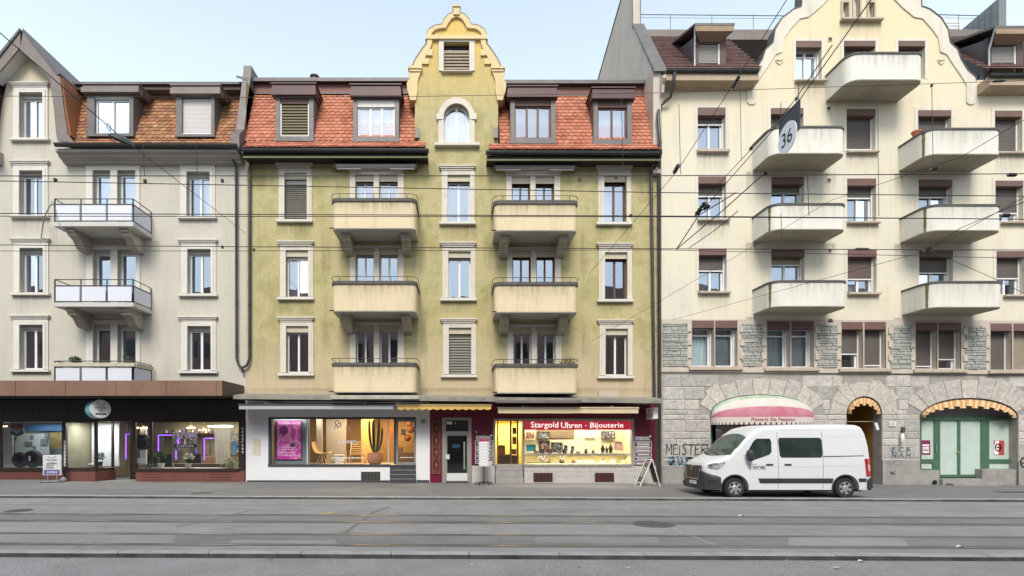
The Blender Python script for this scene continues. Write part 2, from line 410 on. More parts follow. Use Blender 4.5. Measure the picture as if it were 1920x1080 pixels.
def mark(px0, px1, py, w, mat, name='road_marking', z=ZR):
    d = -FPX*(z - EYE)/(py - CY); mb = MB()
    a, b = X(px0, d), X(px1, d)
    mb.quad((a,d-w/2,z+.005+gz(a)), (b,d-w/2,z+.005+gz(b)), (b,d+w/2,z+.005+gz(b)), (a,d+w/2,z+.005+gz(a)))
    return struct(mb.build(name, mat))
for a, b in ((100,296), (463,655), (853,1030), (1203,1395), (1560,1745)): mark(a, b, 941, .10, liney)
mark(650, 2300, 951.5, .07, linew); mark(-400, 640, 949, .05, M('very_worn_white_marking', (.25,.25,.25), .8, .3, 3))
def gpt(px, py, z=ZR, up=.006):
    d = -FPX*(z - EYE)/(py - CY); x = X(px, d); return Vector((x, d, z+up+gz(x)))
def gline(pts, w, mat, name, z=ZR):
    mb = MB()
    for a, b in zip(pts, pts[1:]):
        A, B = gpt(*a, z), gpt(*b, z); t = (B-A).normalized(); n = Vector((-t.y, t.x, 0))*w/2
        mb.quad(A-n, B-n, B+n, A+n)
    return struct(mb.build(name, mat))
for y0, y1, k in ((12.62,14.02,0),(9.88,11.24,1)):
    strip('track_bed', y0, y1, ZR+.0012, asphalt('track_bed_asphalt_%d' % k, (.14,.14,.144), (.245,.244,.248), .65, .45))
gline([(602,967.5),(606,965),(626,961.5)], .14, liney2, 'yellow_road_marking')
gline([(728,951),(700,962),(668,985),(640,1004)], .10, tarm, 'tar_seam')
gline([(480,956),(430,968),(385,980),(330,990)], .06, tarm, 'tar_seam'); gline([(215,1013),(170,1021),(140,1031)], .03, tarm, 'tar_seam')
gline([(1290,1001),(1340,1020),(1385,1031)], .035, linew, 'white_scratch'); gline([(1170,951),(1182,957)], .07, linew, 'white_scratch')
gline([(1243,977),(1262,988),(1280,1000)], .03, linew, 'white_scratch')
def manhole(px, py, r, label, mat):
    c = gpt(px, py); t = thing('manhole_cover', label, 'manhole cover', c)
    MB().lathe([(r, -.006), (r, 0), (r*.93, 0), (r*.93, -.0), (r*.92, .002)], c, 32).build('ring', M('cast_iron_ring', (.12,.12,.12), .7, .3, 9, metal=.4), t)
    mb = MB().lathe([(r*.9, .001), (r*.9, .004)], c, 32)
    for i in range(-4, 5):
        L = math.sqrt(max(0, (r*.85)**2 - (i*r*.19)**2))
        if L > .05: mb.box(c.x-L, c.x+L, c.y+i*r*.19-.012, c.y+i*r*.19+.012, c.z+.004, c.z+.010)
    mb.build('lid', mat, t)
ci = M('cast_iron', (.13,.13,.132), .7, .4, 6, metal=.4, bmp=.3)
for i, (px0, px1, py0, py1, g) in enumerate(((-60,330,1005,1021,.0),(430,640,1014,1029,.02),(1010,1240,1005,1017,-.015),(1480,1700,1002,1022,.015),(980,1130,950,958,-.02),(1330,1560,976,990,-.01),(60,260,980,990,.015))):
    q = [gpt(px0+R.uniform(-9,9), py1, up=.0025), gpt(px1+R.uniform(-9,9), py1, up=.0025), gpt(px1+R.uniform(-9,9)-4, py0, up=.0025), gpt(px0+R.uniform(-9,9)+4, py0, up=.0025)]
    struct(MB().quad(*q).build('asphalt_patch', asphalt('patch_asphalt_%d' % i, (.185+g,.184+g,.187+g), (.25+g,.249+g,.252+g), .4, .4)))
manhole(1224, 981.5, .50, 'round cast iron manhole cover between the tram rails', ci)
manhole(35, 961, .33, 'small dark manhole cover at the left edge of the road', ci)
gline([(358,927.3),(398,925.6)], .34, M('dark_patch', (.05,.05,.052), .9, .3, 4), 'asphalt_patch', ZS)
gline([(1870,919),(1990,918)], .5, M('dark_patch', (.05,.05,.052), .9, .3, 4), 'asphalt_patch', ZS)
# litter and leaves
paper = M('crumpled_paper', (.75,.74,.72), .8, .15, 20)
def crumple(name, c, sx, sy, sz, mat, seed):
    rr = random.Random(seed); mb = MB(); n, k = 9, 5; vs = []
    for j in range(k):
        for i in range(n):
            a = 2*math.pi*i/n; ph = math.pi*(j+.4)/(k+.0); q = rr.uniform(.65, 1.15)
            vs.append((c[0]+sx*math.cos(a)*math.sin(ph)*q, c[1]+sy*math.sin(a)*math.sin(ph)*q, c[2]+sz*(1-math.cos(ph))*rr.uniform(.8,1.1)))
    fs = [(j*n+i, j*n+(i+1) % n, (j+1)*n+(i+1) % n, (j+1)*n+i) for j in range(k-1) for i in range(n)] + [tuple(range(n))[::-1], tuple(range((k-1)*n, k*n))]
    mb.add(vs, fs); return rebase(mb.build(name, mat))
for i, (px, py, s, l) in enumerate(((315,934.5,.07,'small crumpled white paper in the gutter, leftmost of three'), (334,934.3,.12,'flattened white paper scrap in the gutter, middle of three'), (360,935.5,.11,'crumpled white paper with dirty edge in the gutter, rightmost of three'))):
    tag(crumple('paper_scrap', gpt(px, py), s, .06, .035, paper, i), l, 'litter', 'paper scraps in the gutter')
def leaf(px, py, L, ang, mat, label, z=ZN, curl=.3):
    c = gpt(px, py, z, .012); mb = MB(); n = 7; vs = []
    for i in range(n):
        t = i/(n-1); wdt = math.sin(math.pi*min(1, t*1.02))**.7*L*.34
        for s in (-1, 0, 1):
            x, y, zz = (t-.5)*L, s*wdt, abs(s)*curl*wdt + math.sin(t*3)*L*.12
            vs.append((c.x + x*math.cos(ang)-y*math.sin(ang), c.y + x*math.sin(ang)+y*math.cos(ang), c.z+zz))
    fs = [(i*3+j, i*3+j+1, i*3+j+4, i*3+j+3) for i in range(n-1) for j in range(2)]
    mb.add(vs, fs); mb.tube([vs[1], (vs[1][0]-L*.3*math.cos(ang), vs[1][1]-L*.3*math.sin(ang), c.z)], .002, 5)
    return tag(rebase(mb.build('fallen_leaf', mat)), label, 'leaf', 'leaves and scraps on the near road')
lf = M('yellow_leaf', (.38,.27,.07), .7, .3, 14); lfp = M('pale_leaf', (.55,.53,.49), .8, .3, 14); lfb = M('brown_leaf', (.13,.09,.06), .8, .3, 14)
leaf(1425, 1047, .16, .3, lf, 'yellow autumn leaf lying against the near kerb', curl=.9)
for i, (px, py, L, mt, l) in enumerate(((125,1050,.09,lfb,'brown curled leaf near the left end of the near kerb'), (508,1052,.10,lfb,'brown leaf lying alone in front of the kerb'), (20,1045,.06,lfp,'pale scrap against the kerb at the left edge'), (585,1055,.05,lfb,'tiny dark leaf beside a brown leaf'),
        (885,1061,.06,lfp,'pale leaf scrap on the near lane left of centre'), (1178,1066,.08,lfp,'white scrap on the bare near lane'), (1305,1077,.06,lfp,'white scrap at the bottom edge of the near lane'), (1570,1064,.10,lfp,'pale curled leaf on the near lane'),
        (1615,1051,.13,lfp,'long pale leaf at the foot of the near kerb'), (1748,1048,.06,lfp,'small pale leaf touching the kerb foot'), (1475,1050,.05,lfp,'tiny pale scrap right of the yellow leaf'), (1087,1063,.06,lfb,'dark leaf fragment in the middle of the near lane'))):
    leaf(px, py, L, R.uniform(-.6,.6), mt, l)
leaf(1800, 1023, .14, .1, lfp, 'pale flattened leaf beyond the near kerb', ZR); leaf(1390, 967, .16, .1, lfp, 'white scrap between the tram rails', ZR)
# ================================================================== shared building pieces
BACK = 34.0
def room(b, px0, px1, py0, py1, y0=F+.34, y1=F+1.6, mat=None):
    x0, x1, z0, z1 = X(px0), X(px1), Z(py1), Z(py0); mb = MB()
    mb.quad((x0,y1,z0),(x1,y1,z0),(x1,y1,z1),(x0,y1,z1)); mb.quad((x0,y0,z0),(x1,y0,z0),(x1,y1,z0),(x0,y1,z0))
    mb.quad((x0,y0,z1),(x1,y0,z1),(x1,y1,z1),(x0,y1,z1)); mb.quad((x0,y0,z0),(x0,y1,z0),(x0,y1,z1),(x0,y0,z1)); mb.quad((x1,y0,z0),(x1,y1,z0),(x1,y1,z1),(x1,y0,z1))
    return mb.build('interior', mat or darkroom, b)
def shell(b, x0, x1, z0, z1, mat, y0=F+.5, sides=True):
    """the rest of the house behind its front: flank walls and back wall"""
    mb = MB()
    if sides:
        mb.quad((x0,F,z0),(x0,BACK,z0),(x0,BACK,z1),(x0,F,z1)); mb.quad((x1,F,z0),(x1,BACK,z0),(x1,BACK,z1),(x1,F,z1))
    mb.quad((x0,BACK,z0),(x1,BACK,z0),(x1,BACK,z1),(x0,BACK,z1))
    return mb.build('flank_wall', mat, b)
def band(mb, outer, inner, y0, y1, m=0):          # strip between two px polylines, from y0 (front) to y1
    for a, b, c, d in zip(outer, outer[1:], inner[1:], inner):
        mb.hexa([P(*q, F)+Vector((0,y0-F,0)) for q in (a,b,c,d)], [P(*q, F)+Vector((0,y1-F,0)) for q in (a,b,c,d)], m)
def ring(mb, o, i, y0, y1, m=0, head=True, foot=False):  # o, i: (px0,px1,py0,py1) outer and inner rectangles
    x0,x1,z0,z1 = X(o[0]),X(o[1]),Z(o[3]),Z(o[2]); a0,a1,b0,b1 = X(i[0]),X(i[1]),Z(i[3]),Z(i[2])
    mb.box(x0,a0,y0,y1,z0,z1,m); mb.box(a1,x1,y0,y1,z0,z1,m)
    if head: mb.box(a0,a1,y0,y1,b1,z1,m)
    if foot: mb.box(a0,a1,y0,y1,z0,b0,m)
def cornice(win, px0, px1, py0, py1, mat, out=.16):
    mb = MB(); x0,x1,z0,z1 = X(px0),X(px1),Z(py1),Z(py0); h = z1-z0
    mb.box(x0,x1,F-out,F,z1-h*.30,z1); mb.box(x0+.04,x1-.04,F-out*.78,F,z1-h*.62,z1-h*.30-.002); mb.box(x0+.10,x1-.10,F-out*.5,F,z0,z1-h*.62-.002)
    return mb.build('cornice', mat, win, bevel=.008)
def sill(win, px0, px1, py0, py1, mat, out=.15):
    mb = MB(); x0,x1,z0,z1 = X(px0),X(px1),Z(py1),Z(py0)
    mb.hexa([(x0,F-out,z0+.012),(x1,F-out,z0+.012),(x1,F-out,z1-.03),(x0,F-out,z1-.03)], [(x0,F+.18,z0),(x1,F+.18,z0),(x1,F+.18,z1),(x0,F+.18,z1)])
    return mb.build('sill', mat, win, bevel=.008)
def eave_gutter(b, px0, px1, py0, py1, d, mat, r=.09, name='gutter'):
    mb = MB(); n = 8
    a, c = (X(px0,d), Z(py0,d)), (X(px1,d), Z(py1,d)); vs = []
    for x, z in (a, c):
        for k in range(n+1):
            t = math.pi*k/n; vs.append((x, d+r-math.cos(t)*r, z-math.sin(t)*r*1.1))
        for k in range(n, -1, -1):
            t = math.pi*k/n; vs.append((x, d+r-math.cos(t)*r*.86, z-math.sin(t)*r*.95))
    k = 2*(n+1); fs = [(i, (i+1) % k, k+(i+1) % k, k+i) for i in range(k)] + [tuple(range(k)), tuple(range(2*k-1, k-1, -1))]
    mb.add(vs, fs)
    mb.tube([(a[0], d, a[1]+.012), (c[0], d, c[1]+.012)], .016, 6)
    return mb.build(name, mat, b)
def tile_field(b, px0, px1, prof, mat, tw=.255, rh=.20, wob=.008, dz=0.0, sq=False, clip=None, base=None, seed=1, name='roof'):
    """plain tiles with rounded tails laid in courses along the profile [(y, z) ...] from eave to top; x measured in metres"""
    rr = random.Random(seed); mb = MB(); seg = [((Vector(p), Vector(q))) for p, q in zip(prof, prof[1:])]
    tot = sum((q-p).length for p, q in seg)
    def at(s):
        for p, q in seg:
            L = (q-p).length
            if s <= L: return p+(q-p)*(s/L), (q-p).normalized()
            s -= L
        return q.copy(), (q-p).normalized()
    rows = max(1, int(round(tot/rh))); rh = tot/rows; nt_ = max(1, int(round((px1-px0)/tw))); tw = (px1-px0)/nt_
    for j in range(rows):
        (p, t) = at(j*rh); (q, _) = at(min(tot, (j+1.25)*rh)); nrm = Vector((-t.y, t.x))
        if nrm.x > 0: nrm = -nrm
        off = (j % 2)*.5*tw
        for i in range(-1, nt_+1):
            a = max(px0, px0+i*tw+off+.004); c = min(px1, px0+(i+1)*tw+off-.004)
            if c - a < .03: continue
            if clip and not clip((a+c)/2, p.y): continue
            lift = .034+rr.uniform(0, wob); sd = rr.uniform(-wob, wob)
            lo = p+nrm*lift; hi = q+nrm*.006; tail = t*(rh*.28)
            pts = [(a, hi), (c, hi)]
            if sq or c-a < tw*.6: pts += [(c, lo-t*.0), (a, lo)]
            else:
                for k in range(5):
                    u = k/4; s = math.sin(math.pi*u); pts.append((c+(a-c)*u, lo+tail*(1-s)*.9 - t*.02))
            sl_ = dz*((a+c)/2-px0)
            f_ = [(x, y.x, y.y+sl_+sd*.5) for x, y in pts]; bk = [(x, y.x-nrm.x*.018, y.y-nrm.y*.018+sl_+sd*.5) for x, y in pts]
            n = len(pts); mb.add(f_+bk, [tuple(range(n))]+[(k, (k+1) % n, n+(k+1) % n, n+k) for k in range(1, n)])
    o = mb.build(name, mat, b)
    under = MB(); vs = []
    for y, z in prof: vs += [(px0, y+.03, z-.03), (px1, y+.03, z-.03+dz*(px1-px0))]
    under.add(vs, [(2*i, 2*i+1, 2*i+3, 2*i+2) for i in range(len(prof)-1)])
    under.build('roof_underlay', M('roof_underlay', (.05,.035,.03), .9), b) if not clip else None
    return o
def pipe(b, pts, r, mat, name='downpipe', clips=True):
    mb = MB().tube(pts, r, 12)
    if clips:
        for a, c in zip(pts, pts[1:]):
            a, c = Vector(a), Vector(c); L = (c-a).length
            if L > 2 and abs((c-a).normalized().z) > .9:
                n = int(L/2.2)+1
                for i in range(n+1):
                    q = a+(c-a)*(i+.3)/(n+.6); mb.tube([(q.x,q.y,q.z-.025),(q.x,q.y,q.z+.025)], r*1.22, 12)
    return mb.build(name, mat, b, smooth=True)

KINDS_ = ['full','sides','full','half','left','full','sheer','sides']; KN_ = [0]
curtB = M('beige_curtain', (.60,.52,.40), .9, .15, 9, stretch=(6,6,.2)); curtL = M('pale_blue_curtain', (.62,.68,.74), .9, .12, 9, stretch=(6,6,.2))
def hangc(win, x0, x1, z0, z1, y, mat, kind=None):
    KN_[0] += 1; kind = kind or KINDS_[(KN_[0]*5+KN_[0]//3) % 8]; w_ = x1-x0; c = MB(); e = .22
    if mat is curtW and kind != 'full': mat = [curtW, curtB, curtL, curtW][KN_[0] % 4]
    if kind in ('full','sheer'): drape(c, x0-e, x1+e, z0, z1, y, 7, .03)
    elif kind == 'sides': drape(c, x0-e, x0+w_*.34, z0, z1, y, 4, .03); drape(c, x1-w_*.30, x1+e, z0, z1, y, 4, .03)
    elif kind == 'half': drape(c, x0-e, x1+e, z0, z0+(z1-z0)*.55, y, 8, .025)
    else: drape(c, x0-e, x0+w_*.62, z0, z1, y, 6, .035)
    return c.build('curtain', mat, win)
# ================================================================== the yellow house
YB = thing('apartment_building', 'yellow plastered house with cream balconies, red tiled mansard and a curved gable', 'building', (X(850), F, 0), 'houses in the row')
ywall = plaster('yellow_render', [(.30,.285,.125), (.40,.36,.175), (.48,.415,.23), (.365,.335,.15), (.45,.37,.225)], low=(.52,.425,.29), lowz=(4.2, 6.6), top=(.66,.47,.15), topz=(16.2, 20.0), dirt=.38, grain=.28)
ybal_m = plaster('balcony_render_cream', [(.62,.52,.34), (.69,.58,.39), (.65,.55,.38)], dirt=.4, bmp=.15)
yh = []                                            # openings in the front wall
def ybox_hole(px0, px1, py0, py1): yh.append(rect(px0, px1, py0, py1))
red_tile = tiles_mat('red_roof_tile', [(.38,.125,.07), (.46,.165,.095), (.50,.20,.12), (.43,.145,.085), (.30,.095,.058)])
dbrown = M('dark_brown_sheet', (.082,.042,.045), .5, .2, 2, metal=.2, dirt=.3)
dbrown2 = M('red_brown_sheet', (.17,.052,.036), .55, .2, 2, dirt=.2)
eavew = M('eave_boards_dark', (.045,.026,.024), .8, .4, 3, stretch=(.3,5,1))
olive_blind = M('olive_blind', (.14,.115,.062), .6, .12, 4)
tan_blind = M('tan_blind', (.30,.235,.165), .6, .12, 4)
grey_blind = M('grey_green_blind', (.135,.135,.105), .55, .12, 4)
def ywin(bx, ty, fm=whitep, gm=glassU, blind=None, curtain=curtW, n=2, lam=True, open_=None, cw=68, label=None):
    w_ = MB(); o = (bx+5, bx+cw-1, ty+9, ty+104); h = (bx+16, bx+cw-10, ty+17, ty+104)
    ring(w_, o, h, F-.05, F+.02); ring(w_, (bx+9, bx+cw-5, ty+13, ty+104), h, F-.075, F-.05)
    win = w_.build('window', cream, YB, bevel=.006)
    if label: lab(win, label)
    ybox_hole(h[0], h[1], h[2], h[3])
    cornice(win, bx, bx+cw+1, ty, ty+9, cream); sill(win, bx+1, bx+cw+1, ty+104, ty+110.5, creamL)
    x0, x1, z0, z1 = X(h[0]), X(h[1]), Z(h[3]), Z(h[2]); zl = Z(ty+28)
    if lam: MB().box(x0, x1, F+.02, F+.06, zl, z1).build('lambrequin', lamb, win)
    else: zl = z1
    y = F+.20
    f, p = sash(win, x0, x1, z0, zl+.02, y, n, fm, gm)
    if blind == 'venetian':
        b = MB(); slats(b, x0+.03, x1-.03, z0+.02, zl-.22, F+.12, .085, .03); b.box(x0+.02, x1-.02, F+.09, F+.15, zl-.2, zl); b.build('blind', M('venetian_slats', (.18,.17,.15), .4, .1, 4, metal=.3), win)
    elif blind in ('grey', 'olive', 'tan'):
        b = MB(); slats(b, x0+.02, x1-.02, z0+.02, zl+.02, F+.12, .115, .035); b.box(x0+.04,x1-.04,F+.16,F+.17,z0+.02,zl); b.build('blind', {'grey':grey_blind,'olive':olive_blind,'tan':tan_blind}[blind], win)
    if curtain and not (blind in ('grey','olive','tan')):
        hangc(win, x0, x1, z0, zl, F+.42, curtain)
    return win
ywin(518, 308, brownf, glassD, 'venetian', None)
wopen = ywin(520.5, 453, whitep, glassU, None, curtW, label='window with its left casement tilted open')
ywin(521, 595, whitep, glassD, None, None)
ywin(823, 312, whitep, glassU, None, curtW); ywin(824.5, 455, whitep, glassU, None, None); ywin(825.5, 598, whitep, glassD, 'grey', None, label='window closed with a dark slatted blind')
ywin(1116, 313, brownf, glassU, None, curtW); ywin(1117.5, 457, brownf, glassU, None, None); ywin(1118.5, 600, whitep, glassD, None, None)
# tilted casements
def leaf_open(win, px0, px1, py0, py1, y, ang, fm, gm, hinge='left', tilt=0):
    x0,x1,z0,z1 = X(px0),X(px1),Z(py1),Z(py0); t = .07; wd = x1-x0
    c, s = math.cos(ang), math.sin(ang)
    def tr(x, yy, z):
        q = x-x0 if hinge == 'left' else x1-x
        ox = q*c; oy = q*s + tilt*(z-z0)
        return ((x0+ox) if hinge == 'left' else (x1-ox), y+oy+yy, z)
    fr = MB(); g = MB()
    for a,b,e,f in ((x0,x0+t,z0,z1),(x1-t,x1,z0,z1),(x0+t,x1-t,z0,z0+t),(x0+t,x1-t,z1-t,z1)):
        fr.hexa([tr(a,-.03,e),tr(b,-.03,e),tr(b,-.03,f),tr(a,-.03,f)],[tr(a,.03,e),tr(b,.03,e),tr(b,.03,f),tr(a,.03,f)])
    g.quad(tr(x0+t,0,z0+t),tr(x1-t,0,z0+t),tr(x1-t,0,z1-t),tr(x0+t,0,z1-t))
    f = fr.build('casement', fm, win); g.build('pane', gm, f); return f
mb = MB(); mb.box(X(537), X(578), F+.16, F+.19, Z(486), Z(480)); mb.box(X(561), X(578), F+.15, F+.18, Z(548), Z(487)); mb.build('roller_blind', M('white_roller_blind', (.86,.86,.86), .8, .03, 3), wopen)
# double windows above the balconies
def ydbl(px, tops, cols, dx):
    for (ty, by, top), (fm, gm, cur, lampm) in zip(tops, cols):
        a = px
        w_ = MB()
        o = (a, a+101, ty, by); hs = [(a+10.5, a+45, ty+6, by), (a+55, a+90, ty+6, by)]
        x = [X(a), X(hs[0][0]), X(hs[0][1]), X(hs[1][0]), X(hs[1][1]), X(a+101)]; zt, zb, zh = Z(ty), Z(by), Z(ty+6)
        for i in (0, 2, 4): w_.box(x[i], x[i+1], F-.05, F+.02, zb, zt)
        w_.box(x[1], x[2], F-.05, F+.02, zh, zt); w_.box(x[3], x[4], F-.05, F+.02, zh, zt)
        win = w_.build('double_window', cream, YB, bevel=.006)
        if top: cornice(win, a-6, a+106, ty-9, ty, cream, .18)
        for h in hs:
            ybox_hole(*h); x0, x1, z0 = X(h[0]), X(h[1]), zb; zl = Z(ty+18)
            MB().box(x0, x1, F+.02, F+.06, zl, zh).build('lambrequin', lamb, win)
            sash(win, x0, x1, z0, zl+.02, F+.20, 2, fm, gm, t=.06, st=.075)
            if cur:
                hangc(win, x0, x1, z0, zl - (0 if cur is not curtG else (zl-z0)*.62), F+.42, cur, 'full' if cur is curtG else None)
        px += dx
DT_L = [(322, 398, 1), (460, 545, 0), (604, 695, 0)]; DT_R = [(326, 400, 1), (464, 548, 0), (608, 699, 0)]
ydbl(656, DT_L, [(whitep, glassU, curtW, 0), (whitep, glassU, curtG, 0), (whitep, glassD, None, 0)], .3)
ydbl(949, DT_R, [(brownf, glassU, curtW, 0), (brownf, glassU, None, 0), (whitep, glassD, None, 0)], 1.2)
lampw = emis('warm_lamp', (1.0,.62,.22), 6)
# awning cassettes over the top balconies
for a, b, y in ((631, 781, 318), (927, 1076, 320)):
    mb = MB(); mb.box(X(a), X(b), F-.34, F-.06, Z(y+2), Z(y-4)); aw = mb.build('awning_cassette', M('awning_aluminium', (.50,.49,.47), .5, .15, 4), YB, bevel=.03)
    m2 = MB(); zz = Z(y+4)
    m2.bar((X(a+3),F-.25,zz), (X(a+48),F-.30,zz-.02), .06, .05); m2.bar((X(b-3),F-.25,zz), (X(b-48),F-.30,zz-.02), .06, .05); m2.build('folding_arm', M('arm_white', (.62,.61,.6), .4, .1, 4), aw)
    m3 = MB(); m3.box(X(a)-.05, X(a)+.02, F-.36, F-.02, Z(y+4), Z(y-5)); m3.box(X(b)-.02, X(b)+.05, F-.36, F-.02, Z(y+4), Z(y-5)); m3.build('end_cap', zinc, aw)
# balconies
BD = 21.6
def uplan(x0, x1, yf, yb, r, n=6):
    pts = [(x0, yb)] + [(x0+r-r*math.cos(k/n*math.pi/2), yf+r-r*math.sin(k/n*math.pi/2)) for k in range(n+1)]
    pts += [(x1-r+r*math.sin(k/n*math.pi/2), yf+r-r*math.cos(k/n*math.pi/2)) for k in range(n+1)] + [(x1, yb)]
    return pts
def uband(mb, x0, x1, yf, yb, r, t, z0, z1, m=0, out=0):
    o = uplan(x0-out, x1+out, yf-out, yb, r+out); i = uplan(x0+t, x1-t, yf+t, yb, max(.05, r-t))
    n = len(o)
    vs = [(x,y,z0) for x,y in o]+[(x,y,z1) for x,y in o]+[(x,y,z0) for x,y in i]+[(x,y,z1) for x,y in i]; fs = []
    for k in range(n-1): fs += [(k,k+1,n+k+1,n+k),(2*n+k,3*n+k,3*n+k+1,2*n+k+1),(n+k,n+k+1,3*n+k+1,3*n+k),(k,2*n+k,2*n+k+1,k+1)]
    fs += [(0,n,3*n,2*n),(n-1,3*n-1,4*n-1,2*n-1)]; mb.add(vs, fs, m)
soff = M('balcony_soffit_grey', (.46,.45,.43), .9, .15, 1.5, dirt=.3)
capm = M('balcony_cap_dark', (.10,.095,.085), .7, .35, 4, dirt=.4)
corb = M('corbel_stone', (.44,.40,.32), .9, .2, 3, bmp=.2, dirt=.4)
def corbel(bal, x0, x1, zt, mat, H=.62, L=1.0):
    pr = [(F-L, zt), (F-L, zt-.13), (F-L+.10, zt-.16), (F-L+.12, zt-.26), (F-L+.22, zt-.27), (F-L+.42, zt-.36), (F-L+.60, zt-H*.9), (F-L+.78, zt-H-.02), (F-.003, zt-H-.03), (F-.003, zt)]
    MB().prism(pr, lambda u, v, w_: (w_, u, v), (x0, x1)).build('corbel', mat, bal)
def ybalc(pl, pr, capt, plt, plb, corbels=True, railup=.0):
    x0, x1 = X(pl, BD), X(pr, BD); zc, zt, zb = Z(capt, BD), Z(plt, BD), Z(plb, BD)
    mb = MB(); uband(mb, x0, x1, BD, F, .26, .10, zb+.03, zt)
    bal = mb.build('balcony', ybal_m, YB, smooth=True)
    s = MB(); s.prism(uplan(x0+.012, x1-.012, BD+.012, F, .25), lambda u, v, w_: (u, v, w_), (zb, zb+.14)); s.build('slab', soff, bal)
    c = MB(); uband(c, x0, x1, BD, F, .26, .13, zt+.004, zc, out=.05); c.build('coping', capm, bal, smooth=True)
    r = MB(); zr = zc+.17
    r.tube([(x,y,zr) for x,y in uplan(x0-.06, x1+.06, BD-.06, F, .32)], .014, 6)
    for t in (0, .25, .5, .75, 1): xx = x0+.34+(x1-x0-.68)*t; r.tube([(xx, BD-.05, zt-.02), (xx, BD-.06, zr)], .012, 6)
    r.build('railing', M('railing_steel_dark', (.09,.09,.085), .5, .3, 6, metal=.5), bal)
    if corbels:
        for k in (.30, x1-x0-.30-.36): corbel(bal, x0+k, x0+k+.36, zb-.002, corb)
    MB().tube([(x0+.1, BD+.1, zb+.06), (x0-.10, BD+.02, zb+.04)], .025, 8).build('drain_spout', iron, bal)
    return bal
ybalc(622, 779, 372, 378, 429); ybalc(622, 780, 527, 533, 584); ybalc(622, 780, 680, 686, 736, False)
ybalc(927, 1083, 376, 383, 433); ybalc(927.5, 1084, 529, 535, 586); ybalc(928.5, 1084, 682, 688, 737.5, False)
# gable front: outline, windows and stone dressings
gr = [(934,300),(934,190),(944,186),(946,160),(942,140),(937,126),(931,111),(918,97),(911,84),(914,75),(912,66.7),(906.7,57),(896,50.5),(883,48.6),(879,39),(870.5,29.5),(863,26.6)]
gl = [(1712-x, y) for x, y in reversed(gr)]
out = [(462,750),(1237,756),(1237,300)] + gr + gl + [(462,300)]
yh.append(rect(832, 880, 80, 134))
arc = [(X(832),Z(270)),(X(880),Z(270)),(X(880),Z(221))] + [(X(856+24*math.cos(a)), Z(221-25*math.sin(a))) for a in [math.pi*k/14 for k in range(1, 14)]] + [(X(832),Z(221))]
yh.append(arc)
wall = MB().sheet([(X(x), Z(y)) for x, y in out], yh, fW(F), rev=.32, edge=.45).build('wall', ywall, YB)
# stone dressing of the gable
g = MB()
def mir(pts): return [(1712-x, y) for x, y in pts]
topo = [(914.5,76),(914.4,74),(912,66.7),(906.7,57),(896,50.5),(883,48.6),(879,39),(870.5,29.5),(856,25.6)]; topi = [(904,76),(905,70),(901,63),(896,58.5),(889,56),(876,55),(872,47),(866,38),(856,34)]
for f_ in (lambda q: q, mir):
    band(g, f_(topo), f_(topi), F-.10, F+.46)
    band(g, f_([(917.8,92),(931,111),(938,126)]), f_([(905,92),(915,111),(922,126)]), F-.09, F+.46)
    band(g, f_([(911,76.5),(911,84),(917.8,92)]), f_([(901,76.5),(902,84),(905,92)]), F-.09, F+.46)
    band(g, f_([(945.5,137.5),(944,151),(949,158),(948,172),(944,184),(943,190)]), f_([(923,137.5),(928,151),(929,158),(929,172),(931,184),(932,190)]), F-.10, F+.46)
    band(g, f_([(946.5,128.5),(946.5,133)]), f_([(920,128.5),(920,133)]), F-.18, F+.5); band(g, f_([(945.5,133),(943,137.5)]), f_([(921,133),(922,137.5)]), F-.14, F+.48)
    band(g, f_([(911,95),(911,106)]), f_([(901,95),(901,106)]), F-.085, F); band(g, f_([(919,112),(919,122)]), f_([(908,112),(908,122)]), F-.085, F)
band(g, [(801,69.5),(911,69.5)], [(801,76.5),(911,76.5)], F-.13, F); g.pbox(850, 862, 16.5, 32, F-.16, F+.5, d=F); g.pbox(848.5, 863.5, 15.5, 18.5, F-.2, F+.54, d=F)
g.build('gable_dressing', plaster('gable_trim_cream', [(.60,.47,.27), (.68,.54,.30), (.62,.51,.33)], dirt=.4, bmp=.2), YB)
cp = MB()
for f_ in (lambda q: q, mir):
    tt = topo[2:]; band(cp, f_([(x+.6, y-1.1) for x, y in tt]), f_(tt), F-.11, F+.47)
    band(cp, f_([(913,83),(919.5,91),(932.5,110),(939.5,125)]), f_([(911,84),(917.8,92),(931,111),(938,126)]), F-.11, F+.5)
cp.build('gable_flashing', zinc, YB)
# gable windows
w_ = MB(); ring(w_, (823,890,76.5,134), (832,880,80,134), F-.06, F+.02); win = w_.build('window', cream, YB, bevel=.006); lab(win, 'small attic window closed by a tan slatted blind')
sill(win, 827, 886, 134, 138, cream)
b_ = MB(); x0,x1,z0,z1 = X(832),X(880),Z(134),Z(80)
slats(b_, x0+.02, x1-.02, z0+.03, z1-.26, F+.13, .135, .04); b_.box(x0+.03,x1-.03,F+.17,F+.18,z0,z1-.28); b_.build('blind', tan_blind, win)
MB().box(x0, x1, F+.2, F+.22, z0, z1).build('pane', M('dark_pane', (.03,.03,.035), .1, 0), win)
def arch_pts(cx, w, sy, h, by, n=16):            # px outline: foot left, up, over the arch, down
    return [(cx-w, by)] + [(cx-w*math.cos(math.pi*k/n), sy-h*math.sin(math.pi*k/n)) for k in range(n+1)] + [(cx+w, by)]
w_ = MB(); band(w_, arch_pts(856,34,221,37,270), arch_pts(856,24,221,25,270), F-.07, F+.02); band(w_, arch_pts(856,28,221,30,270), arch_pts(856,24,221,25,270), F-.095, F-.07)
w_.pbox(818.5, 832, 215, 226, F-.11, F, d=F); w_.pbox(880, 893.5, 215, 226, F-.11, F, d=F)
win = w_.build('arched_window', cream, YB); sill(win, 815, 899, 270, 277, cream, .2)
